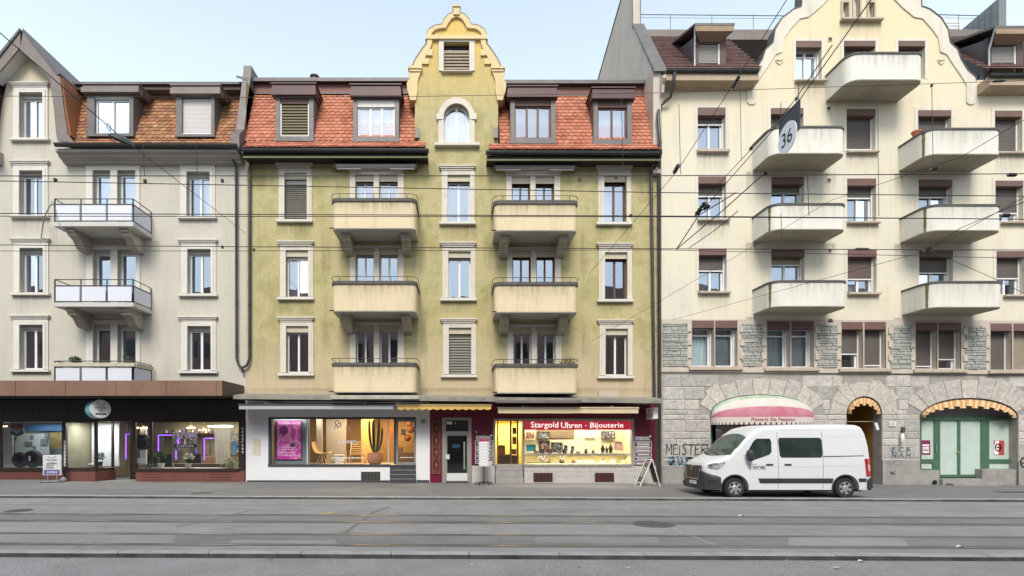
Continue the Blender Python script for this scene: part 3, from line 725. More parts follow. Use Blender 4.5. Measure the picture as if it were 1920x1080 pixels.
fr = MB(); band(fr, arch_pts(856,24,221,25,270), arch_pts(856,20.5,221,21.5,267), F+.18, F+.25); fr.pbox(853.6, 858.4, 199, 268, F+.17, F+.24, d=F+.17); fr.pbox(836, 876, 267, 270, F+.18, F+.25, d=F+.18); fr.build('frame', whitep, win)
pts = [(X(x), Z(y)) for x, y in arch_pts(856,20.5,221,21.5,267)]
MB().sheet(pts, [], lambda u, v, w_: (u, F+.22, v)).build('pane', glassU, win)
c_ = MB(); drape(c_, X(833), X(879), Z(270), Z(198), F+.40, 7, .03); c_.build('curtain', curtW, win)
# eaves, gutters, mansard roof
ZE = Z(287, 22.3)
for px0, px1, sgn in ((455, 802, 1), (913, 1240, -1)):
    x0, x1 = X(px0, 22.3), X(px1, 22.3)
    e = MB(); dz = -.12 if px0 > 900 else 0
    e.box(x0, x1, 22.42, F+.3, ZE-.10+dz, ZE-.04+dz); e.box(x0, x1, 22.36, 22.415, ZE-.17+dz, ZE+.05+dz); e.build('eave', eavew, YB)
    MB().box(x0, x1, 22.32, 22.357, ZE-.19+dz, ZE-.12+dz).build('eave_trim', M('eave_trim_green', (.14,.16,.075), .7, .3, 5), YB)
    eave_gutter(YB, px0-2 if sgn > 0 else px0-2, px1+2, 278.5 if px0 < 900 else 283, 279.5 if px0 < 900 else 284.5, 22.16, copperd, .10)
def mansard(px0, px1, fx0, fx1, dz0, seed, top=(23.95, 17.72)):
    pf = [(22.28, 14.36+dz0), (22.62, 14.62+dz0), (22.86, 14.95+dz0), (22.97, 15.3+dz0), top]
    tile_field(YB, X(px0, 22.6), X(px1, 22.6), pf[:3], red_tile, seed=seed, name='roof_skirt')
    tile_field(YB, X(fx0, 23.2), X(fx1, 23.2), pf[2:], red_tile, seed=seed+1, name='roof')
mansard(459, 797, 462, 779, 0, 11); mansard(917, 1238, 936, 1236, -.10, 15)
ld = MB()
for a, b in ((778,786),(926,934)): ld.hexa([P(a,192,23.5),P(b,192,23.5),P(b,258,22.8),P(a,258,22.8)], [P(a,192,23.9),P(b,192,23.9),P(b,258,23.3),P(a,258,23.3)])
ld.build('lead_flashing', zinc, YB)
rf = MB()
for a, b, dz in ((462, 782, 0), (930, 1237, -.10)):
    x0, x1 = X(a), X(b); z = 17.72+dz
    rf.box(x0, x1, 23.90, 24.0, z, z+.46, 1); rf.box(x0, x1, 23.84, 23.99, z-.04, z-.002, 2)
    rf.box(x0, x1, 23.72, 33, z+.46, z+.56, 0)
    rf.box(x0, x1, 23.70, 23.74, z+.44, z+.60, 0)
rf.build('flat_roof', [zincD, dbrown2, zinc], YB)
rl = MB()
for a, b, z in ((470, 775, 18.5), (945, 1225, 18.4)):
    for i in range(12): x = X(a+(b-a)*i/11, 25); rl.tube([(x,25,z-.25),(x,25,z+.12)], .008, 5)
    rl.tube([(X(a,25),25,z+.10),(X(b,25),25,z+.10)], .006, 5)
rl.build('lightning_wire', steel, YB)
DD = 22.78
def dormer(b, o, i, cap, frame_m, fm, gm, n, kind=None, capm_=dbrown, dd=DD, boxm=None, boxh=8, cur=curtW, depth=1.0, capd=22.62):
    mb = MB(); x0,x1,z0,z1 = X(o[0],dd),X(o[1],dd),Z(o[3],dd),Z(o[2],dd); a0,a1,b0,b1 = X(i[0],dd),X(i[1],dd),Z(i[3],dd),Z(i[2],dd)
    mb.box(x0,a0,dd,dd+depth,z0,z1); mb.box(a1,x1,dd,dd+depth,z0,z1); mb.box(a0,a1,dd,dd+depth,z0,b0); mb.box(a0,a1,dd,dd+depth,b1,z1)
    mb.box(x0-.03,x1+.03,dd-.03,dd+.01,z0-.05,z0+.06)
    D = mb.build('dormer', frame_m, b, bevel=.01)
    c = MB(); cx0,cx1,cz0,cz1 = X(cap[0],capd),X(cap[1],capd),Z(cap[3],capd),Z(cap[2],capd); h = cz1-cz0
    c.box(cx0,cx1,capd,dd+depth+.2,cz1-.06,cz1); c.box(cx0+.05,cx1-.05,capd+.05,dd+depth,cz0+h*.55,cz1-.063); c.box(cx0+.02,cx1-.02,capd-.02,capd+.30,cz0,cz0+h*.55-.003)
    c.box(cx0+.1,cx1-.1,capd+.30,dd+depth,z1,cz0+h*.55-.004)
    c.build('dormer_cap', capm_, D, bevel=.008)
    zz = b1
    if boxm: MB().box(a0,a1,dd+.05,dd+.16,b1-boxh*.0234,b1).build('shutter_box', boxm, D); zz = b1-boxh*.0234
    if kind in ('olive',):
        s = MB(); slats(s, a0+.05, a1-.05, b0+.05, zz-.02, dd+.10, .115, .035); s.box(a0,a1,dd+.15,dd+.16,b0,zz); s.build('blind', olive_blind, D)
        f = MB(); f.box(a0,a0+.05,dd+.05,dd+.1,b0,zz); f.box(a1-.05,a1,dd+.05,dd+.1,b0,zz); f.box(a0+.05,a1-.05,dd+.05,dd+.1,b0,b0+.05); f.build('guide_rail', whitep, D)
    elif kind == 'shut':
        s = MB(); shutter(s, a0, a1, b0, zz, dd+.10, .055); s.build('roller_shutter', gm, D); MB().box(a0,a1,dd+.05,dd+.12,b0,b0+.05).build('guide_rail', whitep, D)
    else:
        sash(D, a0, a1, b0, zz, dd+.12, n, fm, gm)
        if cur: c = MB(); drape(c, a0+.05, a1-.05, b0, zz, dd+.4, 7, .03); c.build('curtain', cur, D)
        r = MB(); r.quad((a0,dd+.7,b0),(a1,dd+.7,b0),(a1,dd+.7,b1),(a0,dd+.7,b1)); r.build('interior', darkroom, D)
    return D
dormer(YB, (517,588,180,263), (525,579,184,255), (507,593,154,178), zinc, None, None, 2, 'olive', boxm=brownsh, boxh=9)
dormer(YB, (662,748,181,264), (670,740,187,256), (655,753,156,180), zinc, whitep, glassU, 3, boxm=M('white_box', (.68,.66,.62), .6, .05), boxh=12)
dormer(YB, (957,1042,184,268), (965,1033,188,258), (950,1047,159,182), zinc, brownf, glassU, 3, boxm=brownsh, boxh=9)
dormer(YB, (1113,1185,187,270), (1121,1176,191,261), (1109,1192,162,185), zinc, brownf, glassU, 2, boxm=brownsh, boxh=9)
# raised fire wall at the left end
fwl = MB().prism([(22.25,14.30),(22.25,14.9),(22.75,15.4),(23.5,18.35),(23.55,18.75),(26,18.8),(33,18.3),(33,14.30)], lambda u, v, w_: (w_, u, v), (X(447), X(462)))
fwl.build('fire_wall', zinc, YB)
MB().hexa([P(443,141,23.4),P(465,146,23.4),P(465,151,23.4),P(443,146,23.4)], [P(447,141,33)+Vector((X(445)-X(447,33),0,-1.2)),P(447,141,33)+Vector((X(468)-X(447,33),0,-1.2)),P(447,141,33)+Vector((X(468)-X(447,33),0,-1.35)),P(447,141,33)+Vector((X(445)-X(447,33),0,-1.35))]).build('fire_wall_cap', zincD, YB)
ch = MB(); c = P(590,150,27)
ch.lathe([(.16,-.6),(.16,.12),(.24,.14),(.24,.18),(.05,.32)], c, 14).build('chimney_cowl', zinc, YB, smooth=True)
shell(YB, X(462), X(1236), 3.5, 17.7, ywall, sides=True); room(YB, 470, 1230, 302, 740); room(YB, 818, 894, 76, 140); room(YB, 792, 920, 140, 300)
# downpipes
d_ = F-.14
pipe(YB, [(X(456,22.3),22.3,Z(285,22.3)), (X(459,22.6),22.6,Z(296,22.6)), (X(470,d_),d_,Z(306,d_)), (X(468,d_),d_,Z(316,d_)), (X(468,d_),d_,Z(672,d_)), (X(463,d_),d_,Z(685,d_)), (X(455,d_),d_,Z(690,d_)), (X(455,d_),d_,Z(699,d_))], .058, pipem)
pipe(YB, [(X(1237,22.3),22.3,Z(290,22.3)), (X(1236,22.6),22.6,Z(303,22.6)), (X(1222,d_),d_,Z(322,d_)), (X(1221,d_),d_,Z(332,d_)), (X(1227,d_),d_,Z(745,d_))], .062, pipem)
# canopy slab over the shops
conc = M('weathered_concrete', (.30,.28,.24), .95, .35, 2.5, bmp=.4, bscale=22, dirt=.7)
c_ = MB()
zl0, zl1, zr0, zr1 = Z(748,21.6), Z(740.5,21.6), Z(756,21.6), Z(748,21.6)
xl, xr = X(437,21.6), X(1243,21.6)
c_.hexa([(xl,21.6,zl0),(xr,21.6,zr0),(xr,21.6,zr1),(xl,21.6,zl1)], [(xl,F,zl0+.03),(xr,F,zr0+.03),(xr,F,zr1+.19),(xl,F,zl1+.19)])
c_.build('canopy', conc, YB)
gt = MB(); gt.box(X(620,21.5), X(786,21.5), 21.45, 21.59, Z(749,21.5), Z(741,21.5)); gt.build('canopy_gutter', M('gutter_pale_dirty', (.47,.43,.36), .7, .3, 3, dirt=.5), YB, bevel=.02)
gt = MB(); gt.box(X(930,21.5), X(1090,21.5), 21.45, 21.59, Z(756,21.5), Z(750,21.5)); gt.build('canopy_gutter', M('gutter_dark_dirty', (.17,.15,.14), .7, .3, 3, dirt=.5), YB, bevel=.02)
MB().pbox(1121, 1157, 733, 746, F-.12, F-.001, d=F).build('vent_box', M('vent_box_beige', (.52,.44,.36), .8, .15, 3), YB, bevel=.01)
MB().tube([P(651,614,F-.06), P(651,614,F+.01)], .05, 10).build('wall_lamp', iron, YB)
# ================================================================== the beige house on the left
LB = thing('apartment_building', 'beige plastered house with pointed gable, white panelled balconies and brown shop canopy', 'building', (X(150), F, 0), 'houses in the row')
lwall = plaster('beige_render', [(.47,.445,.38), (.54,.505,.43), (.51,.485,.425), (.455,.435,.38)], dirt=.22, bmp=.15, top=(.57,.51,.38), topz=(15.5, 18.5))
ltrim = M('white_stone_trim', (.66,.63,.57), .85, .08, 2.5, bmp=.1, bscale=30, dirt=.15)
old_tile = tiles_mat('old_brown_tile', [(.27,.115,.055), (.40,.20,.085), (.33,.13,.065), (.20,.08,.048), (.44,.24,.10)], mossy=.2)
lh = []
def lwin(bx, ty, gm=glassU, cur=curtW, H=101, w=74, sm=True):
    w_ = MB(); o = (bx+6, bx+w-3, ty+8, ty+H); h = (bx+18, bx+w-12, ty+18, ty+H)
    ring(w_, o, h, F-.055, F+.02); ring(w_, (bx+12, bx+w-7, ty+13, ty+H), h, F-.08, F-.055)
    win = w_.build('window', ltrim, LB, bevel=.006); lh.append(rect(*h))
    cornice(win, bx, bx+w+1, ty, ty+8, ltrim); sill(win, bx+2, bx+w+1, ty+H, ty+H+6, ltrim)
    x0,x1,z0,z1 = X(h[0]),X(h[1]),Z(h[3]),Z(h[2])
    MB().box(x0, x1, F+.13, F+.20, z1-.16, z1-.001).build('shutter_box', M('grey_shutter_box', (.48,.46,.43), .7, .1), win)
    sash(win, x0, x1, z0, z1-.16, F+.21, 2, whitep, gm, t=.07, st=.10)
    if cur: hangc(win, x0, x1, z0, z1, F+.48, cur)
    return win
warmc = M('terracotta_curtain', (.36,.20,.13), .9, .25, 5, stretch=(6,6,.2))
lwin(20, 157, H=103); lwin(20, 303); lwin(21, 448, cur=None); lwin(20.5, 591.5, glassD, warmc)
lwin(333, 305); lwin(334.5, 450, cur=None); lwin(334.5, 594, glassD, None)
for a in (-160,): 
    for y in (302, 447, 590): lwin(a, y)
def ldbl(a, ty, by, top, gm, cur):
    w_ = MB(); xs = [X(a+q) for q in (0, 13, 46, 59, 93, 101)]; zt, zh, zb = Z(ty), Z(ty+9), Z(by)
    for i in (0, 2, 4): w_.box(xs[i], xs[i+1], F-.055, F+.02, zb, zt)
    for i in (1, 3): w_.box(xs[i], xs[i+1], F-.055, F+.02, zh, zt)
    win = w_.build('double_window', ltrim, LB, bevel=.006)
    if top: cornice(win, a-8, a+107, ty-10, ty, ltrim, .2)
    for i in (1, 3):
        lh.append([(xs[i],zb),(xs[i+1],zb),(xs[i+1],zh),(xs[i],zh)])
        MB().box(xs[i], xs[i+1], F+.13, F+.20, zh-.12, zh-.001).build('shutter_box', MATS['grey_shutter_box'], win)
        sash(win, xs[i], xs[i+1], zb, zh-.12, F+.21, 1, whitep, gm, t=.09)
        if cur: hangc(win, xs[i], xs[i+1], zb, zh, F+.48, cur)
ldbl(162, 311, 424, 1, glassU, curtW); ldbl(162.5, 459, 570, 0, glassU, None); ldbl(162.5, 600, 715, 0, glassD, None)
# balconies: concrete slab, scrolled corbels, white panels in a steel frame
LD = 21.7
panelm = M('white_balcony_panel', (.66,.67,.74), .35, .04, 2)
slabm = M('balcony_slab_pale', (.56,.545,.51), .85, .1, 2, dirt=.3)
railm = M('balcony_frame_steel', (.10,.10,.105), .45, .2, 5, metal=.5)
def lbal(rail, cap, pb, sb, full=True):
    x0, x1 = X(103, LD), X(249.5, LD); zr, zc, zp, zb = Z(rail,LD), Z(cap,LD), Z(pb,LD), Z(sb,LD)
    s = MB(); s.box(x0-.03, x1+.03, LD-.03, F-.001, zb, zp-.03)
    bal = s.build('balcony', slabm, LB, bevel=.012)
    def line(fn):
        fn((x0,F-.04),(x0,LD),0); fn((x0,LD),(x1,LD),1); fn((x1,LD),(x1,F-.04),2)
    fr = MB(); pn = MB()
    def sidefn(a, b, k):
        A, B = Vector((*a,0)), Vector((*b,0)); n = 3 if k == 1 else 1; D = (B-A)
        for i in range(n+1):
            q = A+D*(i/n); fr.bar((q.x,q.y,zp-.05), (q.x,q.y,zr), .035)
        fr.bar((A.x,A.y,zc), (B.x,B.y,zc), .05, .045); fr.bar((A.x,A.y,zp+.01), (B.x,B.y,zp+.01), .03)
        fr.tube([(A.x,A.y,zr),(B.x,B.y,zr)], .02, 8)
        N = Vector((D.y,-D.x,0)).normalized()*.012
        if k == 0: N = -N*1
        for i in range(n):
            g = .05/D.length; p, q = A+D*(i/n+g), A+D*((i+1)/n-g)
            pn.hexa([p+Vector((0,0,zp+.03)), q+Vector((0,0,zp+.03)), q+Vector((0,0,zc-.04)), p+Vector((0,0,zc-.04))],
                    [p+N*2+Vector((0,0,zp+.03)), q+N*2+Vector((0,0,zp+.03)), q+N*2+Vector((0,0,zc-.04)), p+N*2+Vector((0,0,zc-.04))])
    line(sidefn)
    pn.build('panel', panelm, bal); fr.build('railing', railm, bal)
    if full:
        for k in (.32, x1-x0-.32-.36): corbel(bal, x0+k, x0+k+.36, zb-.002, corb, .66, 1.15)
    return bal
lbal(373, 383.5, 415, 425); lbal(524, 536, 566, 575.5); b3 = lbal(677, 688, 720, 729, False)
MB().box(X(100,21.62), X(252,21.62), 21.62, 21.66, Z(687,21.62), Z(680,21.62)).build('privacy_cloth', M('beige_cloth', (.52,.48,.38), .9, .2, 3), b3)
MB().box(X(252,21.62), X(252,21.62)+.04, 21.7, 22.9, Z(687,21.62), Z(680,21.62)).build('privacy_cloth', MATS['beige_cloth'], b3)
cab = M('grey_cable', (.28,.30,.33), .5, .1, 4)
MB().tube([P(98,381,21.7),P(92,388,21.75),P(84,405,22),P(80,425,22.4),P(77,448,22.9),P(76,458,22.97)], .022, 8).tube([P(97,378,21.7),P(101,384,21.7)], .05, 8).build('cable', cab, LB, smooth=True)
MB().tube([P(105,392,21.68),P(106,410,21.62),P(114,425,21.62),P(130,440,21.9),P(150,453,22.5),P(163,465,22.95)], .02, 8).build('cable', cab, LB, smooth=True)
# gable wall, verge boards, roof
out = [(-230,750),(462,750),(462,284),(135,284),(128,262),(121,200),(110,150),(62,98),(14,150),(3,200),(-4,262),(-10,284),(-230,284)]
MB().sheet([(X(x), Z(y)) for x, y in out], lh, fW(F), rev=.34).build('wall', lwall, LB)
vo = [(44,58),(112,140),(119,200),(127,252),(140,268)]; vi = [(37,92),(93,146),(101,205),(105,250),(108,264)]
VD = 22.45
def bandd(mb, o, i, y0, y1, d, m=0):
    for a, b, c, e in zip(o, o[1:], i[1:], i):
        q = [P(*t, d) for t in (a,b,c,e)]
        mb.hexa([p+Vector((0,y0-d,0)) for p in q], [p+Vector((0,y1-d,0)) for p in q], m)
def mirX(pts, c=41): return [(2*c-x, y) for x, y in pts]
vm = M('verge_sheet_brown', (.20,.165,.15), .55, .2, 2, metal=.2, dirt=.3)
v_ = MB()
bandd(v_, vo, vi, VD, VD+.06, VD); bandd(v_, mirX(vo), mirX([(44,88)]+vi[1:]), VD, VD+.06, VD); v_.build('verge_board', vm, LB)
s_ = MB(); bandd(s_, [(41,80),(103,143)], [(40,84),(97,146)], VD+.062, F, VD); bandd(s_, mirX([(41,80),(103,143)]), mirX([(42,84),(97,146)]), VD+.062, F, VD)
s_.build('gable_soffit', M('white_soffit', (.66,.65,.62), .8, .08, 2), LB)
r_ = MB(); bandd(r_, [(44,54),(114,139)], [(44,60),(109,142)], VD-.05, 29, VD, 0); bandd(r_, mirX([(44,54),(114,139)]), mirX([(44,60),(109,142)]), VD-.05, 29, VD, 0)
bandd(r_, [(114,141),(122,200),(131,252)], [(110,141),(118,200),(126,252)], VD+.07, 24.2, VD, 1); bandd(r_, mirX([(114,141),(122,200),(131,252)]), mirX([(110,141),(118,200),(126,252)]), VD+.07, 24.2, VD, 1)
r_.build('gable_roof', [zincD, M('old_tile_side', (.25,.09,.05), .85, .5, 14, c2=(.33,.14,.06))], LB)
pf = [(22.32, 14.52), (22.7, 14.78), (22.9, 15.1), (22.97, 15.35), (23.85, 17.55)]
tile_field(LB, X(128,22.6), X(445,22.6), pf[:3], old_tile, seed=31, name='roof_skirt'); tile_field(LB, X(120,23.2), X(446,23.2), pf[2:], old_tile, seed=32)
tile_field(LB, X(-240,23.2), X(-45,23.2), pf[1:], old_tile, seed=33)
rf = MB(); x0, x1 = X(95), X(452)
rf.box(x0, x1, 23.80, 23.9, 17.5, 17.95, 0); rf.box(x0, x1, 23.6, 33, 17.96, 18.06, 0)
for i in range(46): a = x0+.4+(x1-x0-.4)*i/46; rf.tube([(a,23.75,18.02),(a,33,18.02)], .045, 6, 1)
rf.build('flat_roof', [zincD, M('ridge_tile_dark', (.10,.085,.08), .8, .3, 4)], LB)
MB().box(x0, x1, 23.74, 23.80, 17.46, 17.93).build('lead_apron', M('lead_apron', (.17,.145,.135), .6, .5, 3, c2=(.27,.13,.09)), LB)
rl = MB()
for i in range(9): a = X(150+290*i/8, 25); rl.tube([(a,25,18.0),(a,25,18.62)], .008, 5)
rl.tube([(X(150,25),25,18.6),(X(440,25),25,18.6)], .006, 5); rl.build('lightning_wire', steel, LB)
dormer(LB, (163,250,172,254), (177,242,178,250), (151,261,155,173), zinc, whitep, glassU, 2, boxm=M('grey_shutter_box', (.3,.3,.3)), boxh=7, capm_=vm)
dormer(LB, (330,402,174,255), (341,396,179,251), (318,414,157,176), zinc, None, M('white_roller_shutter', (.60,.58,.575), .6, .05, 3), 2, 'shut', boxm=zincD, boxh=4, capm_=vm)
for (a, b) in ((102, 444), (-240, -20)):
    x0, x1 = X(a,22.3), X(b,22.3); z = Z(280,22.3); c = MB()
    pr = [(22.34,z+.05),(22.34,z-.06),(22.5,z-.10),(22.52,z-.18),(22.75,z-.26),(22.77,z-.32),(F-.003,z-.36),(F-.003,z+.2)]
    c.prism(pr, lambda u,v,w_: (w_,u,v), (x0,x1)); c.build('eave_cornice', M('eave_cornice_paint', (.36,.325,.29), .8, .15, 2, dirt=.3), LB)
    eave_gutter(LB, a-2, b+1, 268, 270, 22.14, copperd, .10)
shell(LB, X(-230), X(461), 0, 17.5, lwall); room(LB, -225, 458, 158, 728)
pipe(LB, [(X(431,22.3),22.3,Z(276,22.3)), (X(432,22.6),22.6,Z(290,22.6)), (X(443,d_),d_,Z(312,d_)), (X(443.5,d_),d_,Z(672,d_)), (X(448,d_),d_,Z(685,d_)), (X(456,d_),d_,Z(691,d_))], .055, pipem)
# shop canopy clad in bronze sheet
CD = 20.9
brz = M('bronze_sheet', (.235,.135,.098), .42, .22, .8, c2=(.30,.185,.135), metal=.35, dirt=.25)
zt, zb = Z(713.5, CD), Z(742, CD); xr = X(417, CD); c_ = MB(); xl = X(-250, CD)
c_.box(xl, xr, CD+.02, F-.002, zb+.02, zt-.02)
can = c_.build('shop_canopy', M('canopy_dark', (.035,.03,.028), .7, .2), LB)
cuts = [-250,-160,-66,29,123,218,312,405.5,417]
for a, b in zip(cuts, cuts[1:]):
    MB().box(X(a,CD)+.008, X(b,CD)-.008, CD-.005, CD+.015, zb, zt).build('fascia_panel', brz, can)
MB().box(xr-.01, xr+.012, CD+.02, F-.004, zb, zt).build('fascia_panel', M('bronze_dark', (.06,.048,.04), .5, .2), can)
# ================================================================== the cream house with the stone ground floor
RB = thing('apartment_building', 'cream house with sweeping curved gable, solid balconies and rough stone ground floor', 'building', (X(1600), F, 0), 'houses in the row')
rwall = plaster('cream_render', [(.63,.575,.455), (.685,.63,.50), (.66,.615,.515), (.61,.565,.465)], dirt=.24, bmp=.2, top=(.69,.59,.40), topz=(14.5, 19.5))  # upper zone tinted warmer: sun glow put into the wall colour
rpale = plaster('pale_render_band', [(.61,.57,.48), (.66,.61,.52), (.58,.545,.47)], dirt=.35, bmp=.15)
rbal_m = plaster('balcony_render_white', [(.66,.64,.57), (.72,.70,.63), (.68,.66,.59)], dirt=.34, bmp=.2, bscale=35)
moss = M('moss_streak', (.10,.11,.03), .95, .5, 8, c2=(.19,.16,.08), bmp=.4)
shut = M('taupe_roller_shutter', (.135,.118,.105), .6, .1, 2); shutB = M('beige_roller_shutter', (.33,.28,.22), .6, .1, 2); shutR = M('reddish_roller_shutter', (.15,.105,.095), .6, .1, 2)
rh = []; sh_ = []
def rwin(px0, px1, b0, b1, bot, frac, holes, cur=curtW, sm=None, gm=glassU, sil=None, bandw=6, rev=.36, transom=False, trim=True, label=None):
    x0,x1,z0,z1 = X(px0),X(px1),Z(bot),Z(b0); zb = Z(b1)
    holes.append(rect(px0, px1, b0, bot))
    w_ = MB()
    if trim: ring(w_, (px0-bandw, px1+bandw, b0-6, bot), (px0, px1, b0, bot), F-.015, F+.01)
    else: ring(w_, (px0-1.1, px1+1.1, b0-2, bot), (px0, px1, b0, bot), F-.03, F+.01)
    win = w_.build('window', rpale if trim else sandst, RB)
    if label: lab(win, label)
    MB().box(x0+.003, x1-.003, F-.035, F+.22, zb, z1-.003).build('shutter_box', brownsh, win, bevel=.01)
    zs = zb - (zb-z0)*frac; y = F+rev-.08
    if frac > 0:
        s = MB(); shutter(s, x0+.05, x1-.05, zs, zb+.02, y-.06, .055); s.build('roller_shutter', sm or shut, win)
        MB().box(x0+.05, x1-.05, y-.075, y-.03, zs-.05, zs).build('shutter_bar', whitep, win)
    MB().box(x0, x0+.05, y-.08, y, z0, zb).build('guide_rail', whitep, win); MB().box(x1-.05, x1, y-.08, y, z0, zb).build('guide_rail', whitep, win)
    sash(win, x0+.05, x1-.05, z0, zb+.05, y, 2 if (x1-x0) > 1.05 else 1, whitep, gm, t=.07, st=.09, rail=(zb-(zb-z0)*.16) if transom else None)
    if cur and frac < .9: hangc(win, x0, x1, z0, zb, y+.18, cur, 'full' if cur is curtT else None)
    if sil: sill(win, sil[0], sil[1], sil[2], sil[3], sandst, .17)
    return win
# upper storeys
W = rwin
W(1308,1360,202,217,281,.17,rh,sil=(1306,1366,281,288),transom=True); W(1309,1361,331,345,411,.28,rh,sil=(1307,1367,411,416)); W(1310,1362,466,479,546,.38,rh,sil=(1308,1368,546,551.5))
W(1445,1506,203,215,310,.22,rh); W(1446,1507,332,346,446,.12,rh); W(1446,1508,468,482,583,.12,rh,sm=shutB)
W(1587,1641,205,218,284,.86,rh,sil=(1586,1645,284,289)); W(1588,1642,335,349,416,.27,rh,sil=(1587,1647,416,421)); W(1589,1643,468,482,548,.58,rh,sm=shutR,sil=(1588,1648,548,554))
W(1721,1783,207,219,311,.75,rh); W(1722,1785,337,350,448,.16,rh); W(1723,1786,470,482,584,.26,rh,cur=None)
W(1865,1916,208,220,286,.97,rh,sil=(1862,1925,286,291)); W(1866,1918,339,350,415,.70,rh,sil=(1875,1930,416,421)); W(1868,1920,471,483,552,.52,rh,cur=None,sil=(1880,1930,553,558))
W(1492,1540,77,90,151,.0,rh,sil=(1489,1546,151,156),transom=True); W(1582,1641,77,88,176,.55,rh,cur=None); W(1684,1734,77,88,148,.6,rh,cur=None)
for a, l in ((1578,1594),(1600,1615),(1626,1642)):
    pass
for i, (a, c, t_) in enumerate(((1579.5,1590,6),(1601,1611,-12),(1628,1638,6))):
    rh.append(rect(a, c, t_, 37)); w_ = MB(); ring(w_, (a-3.5,c+3.5,t_-4,37), (a,c,t_,37), F-.05, F+.02); win = w_.build('attic_window', sandst, RB)
    sash(win, X(a), X(c), Z(37), Z(t_), F+.2, 1, whitep, glassU, t=.05, rail=Z(20))
    if i == 1: sill(win, 1574, 1652, 37, 42.5, sandst, .2)
gout = [(1828,190),(1828,154),(1827,146),(1812,133),(1799,112),(1793,94),(1779,81),(1775,56),(1762,35),(1741,19),(1726,13.5),(1724,-18),(1690,-40),(1640,-62)]
def mirR(p): return [(3228-x, y) for x, y in p]
out = [(1240,599),(2080,602),(2080,150),(1828,150)] + gout[1:] + mirR(gout[1:])[::-1] + [(1400,150),(1240,148)]
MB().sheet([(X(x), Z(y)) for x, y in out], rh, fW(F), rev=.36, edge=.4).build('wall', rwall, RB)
bi = [(1811,190),(1811,160),(1803,146),(1785,120),(1774,103),(1762,98),(1758,72),(1747,56),(1729,36),(1713,33),(1690,14),(1665,-12),(1650,-25),(1635,-40)]
for c, f_ in ((1819.5, lambda q: q), (3228-1819.5, mirR)):
    g = MB(); band(g, f_(gout), f_(bi), F-.045, F+.41); g.prism([(X(c)+.2*math.cos(a), Z(190)-.16*abs(math.sin(a))) for a in [math.pi+math.pi*k/8 for k in range(9)]], lambda u,v,w_: (u,w_,v), (F-.045, F))
    g.build('gable_band', rpale, RB)
off = [(x+1.2, y-1.2) for x, y in gout[1:]]
for f_ in (lambda q: q, mirR): ed = MB(); band(ed, f_(off), f_(gout[1:]), F-.07, F+.45); ed.build('gable_flashing', zincD, RB)
hp = [(-7,-4),(-5,-5.5),(-2,-4.5),(0,-3),(2,-4.5),(5,-5.5),(7,-4),(5,-.5),(0,4),(-5,-.5),(-7,-4)]
for cx_ in (1765, 1461.5):
    m_ = MB(); m_.tube([P(cx_+x, 117+y, F-.02) for x, y in hp], .022, 6); m_.build('heart_ornament', rpale, RB)
vg = M('vent_brown', (.10,.06,.05), .6, .2, 5)
for px, py in ((1553,203),(1554,337),(1555,469),(1556.5,600),(1556,73)):
    MB().pbox(px-4.5, px+4.5, py-5, py+5, F-.02, F-.002, d=F).pbox(px-3, px+3, py-2, py+3.5, F-.035, F-.021, 1, d=F).build('vent_grille', [rpale, vg], RB)
# balconies
def rbal(X0, X1, capt, plb, streak=True, r=.42):
    zc, zb = Z(capt, BD), Z(plb, BD); mb = MB()
    uband(mb, X0, X1, BD, F, r, .12, zb+.03, zc-.085); bal = mb.build('balcony', rbal_m, RB, smooth=True)
    s = MB(); s.prism(uplan(X0+.01, X1-.01, BD+.01, F, r-.01), lambda u,v,w_: (u,v,w_), (zb, zb+.13)); s.build('slab', M('balcony_soffit_olive', (.40,.37,.29), .9, .2, 1.5, dirt=.3), bal)
    c = MB(); uband(c, X0, X1, BD, F, r, .15, zc-.08, zc, out=.035); c.build('coping', capm, bal, smooth=True)
    if streak:
        a0 = math.radians(28); n = 7; rr = random.Random(int(capt)); t = MB(); L = []; 
        for i in range(n+1):
            z = zc-.09-(zc-.09-zb)*i/n; wdt = .10+.06*rr.random() - .04*i/n
            L.append([(X0+r-(r+.006)*math.cos(a0+q), BD+r-(r+.006)*math.sin(a0+q), z) for q in (-wdt, -wdt/3, wdt/3, wdt)])
        vs = [v for q in L for v in q]; t.add(vs, [(i*4+j, i*4+j+1, i*4+j+5, i*4+j+4) for i in range(n) for j in range(3)]); t.build('moss_streak', moss, bal)
    return bal
rbal(12.93, 16.10, 236.5, 288, False); rbal(12.93, 16.13, 381, 430.5); rbal(12.95, 16.18, 525.5, 575)
rbal(19.36, 22.56, 240, 289.5); rbal(19.42, 22.58, 383, 432.5); rbal(19.50, 22.64, 527, 576.5); rbal(16.15, 19.33, 98, 150, False)
# sandstone storey with rubble panels
PW = [((1297,1338),(1340.5,1382)), ((1437.5,1480.5),(1483,1525)), ((1577,1617),(1620,1660)), ((1716,1756),(1758.5,1801)), ((1856,1896),(1899,1940))]
fr4 = [(0,0),(0,0),(.60,.90),(.90,.72),(1,1)]
for k, (pa, pb) in enumerate(PW):
    for j, (a, c) in enumerate((pa, pb)):
        y0 = 601.5+1.35*k; f_ = fr4[k][j]
        W(a, c, y0, y0+14, 687+1.6*k, f_ if f_ < 1 else .98, sh_, cur=curtT if k < 2 else None, trim=False, rev=.40, gm=glassC if k < 2 else glassD, transom=(k < 2), sm=shutB if (k,j) == (4,1) else None,
          sil=(pa[0]-7, pb[1]+8, 687.5+1.6*k, 695+1.6*k) if j == 1 else None)
sst = M('sandstone_frame', (.56,.49,.42), .9, .16, 3, bmp=.25, bscale=28, dirt=.35)
out = [(1240,700),(2080,703),(2080,602),(1240,599)]
MB().sheet([(X(x), Z(y)) for x, y in out], sh_, fW(F-.02), rev=.42).build('sandstone_course', sst, RB)
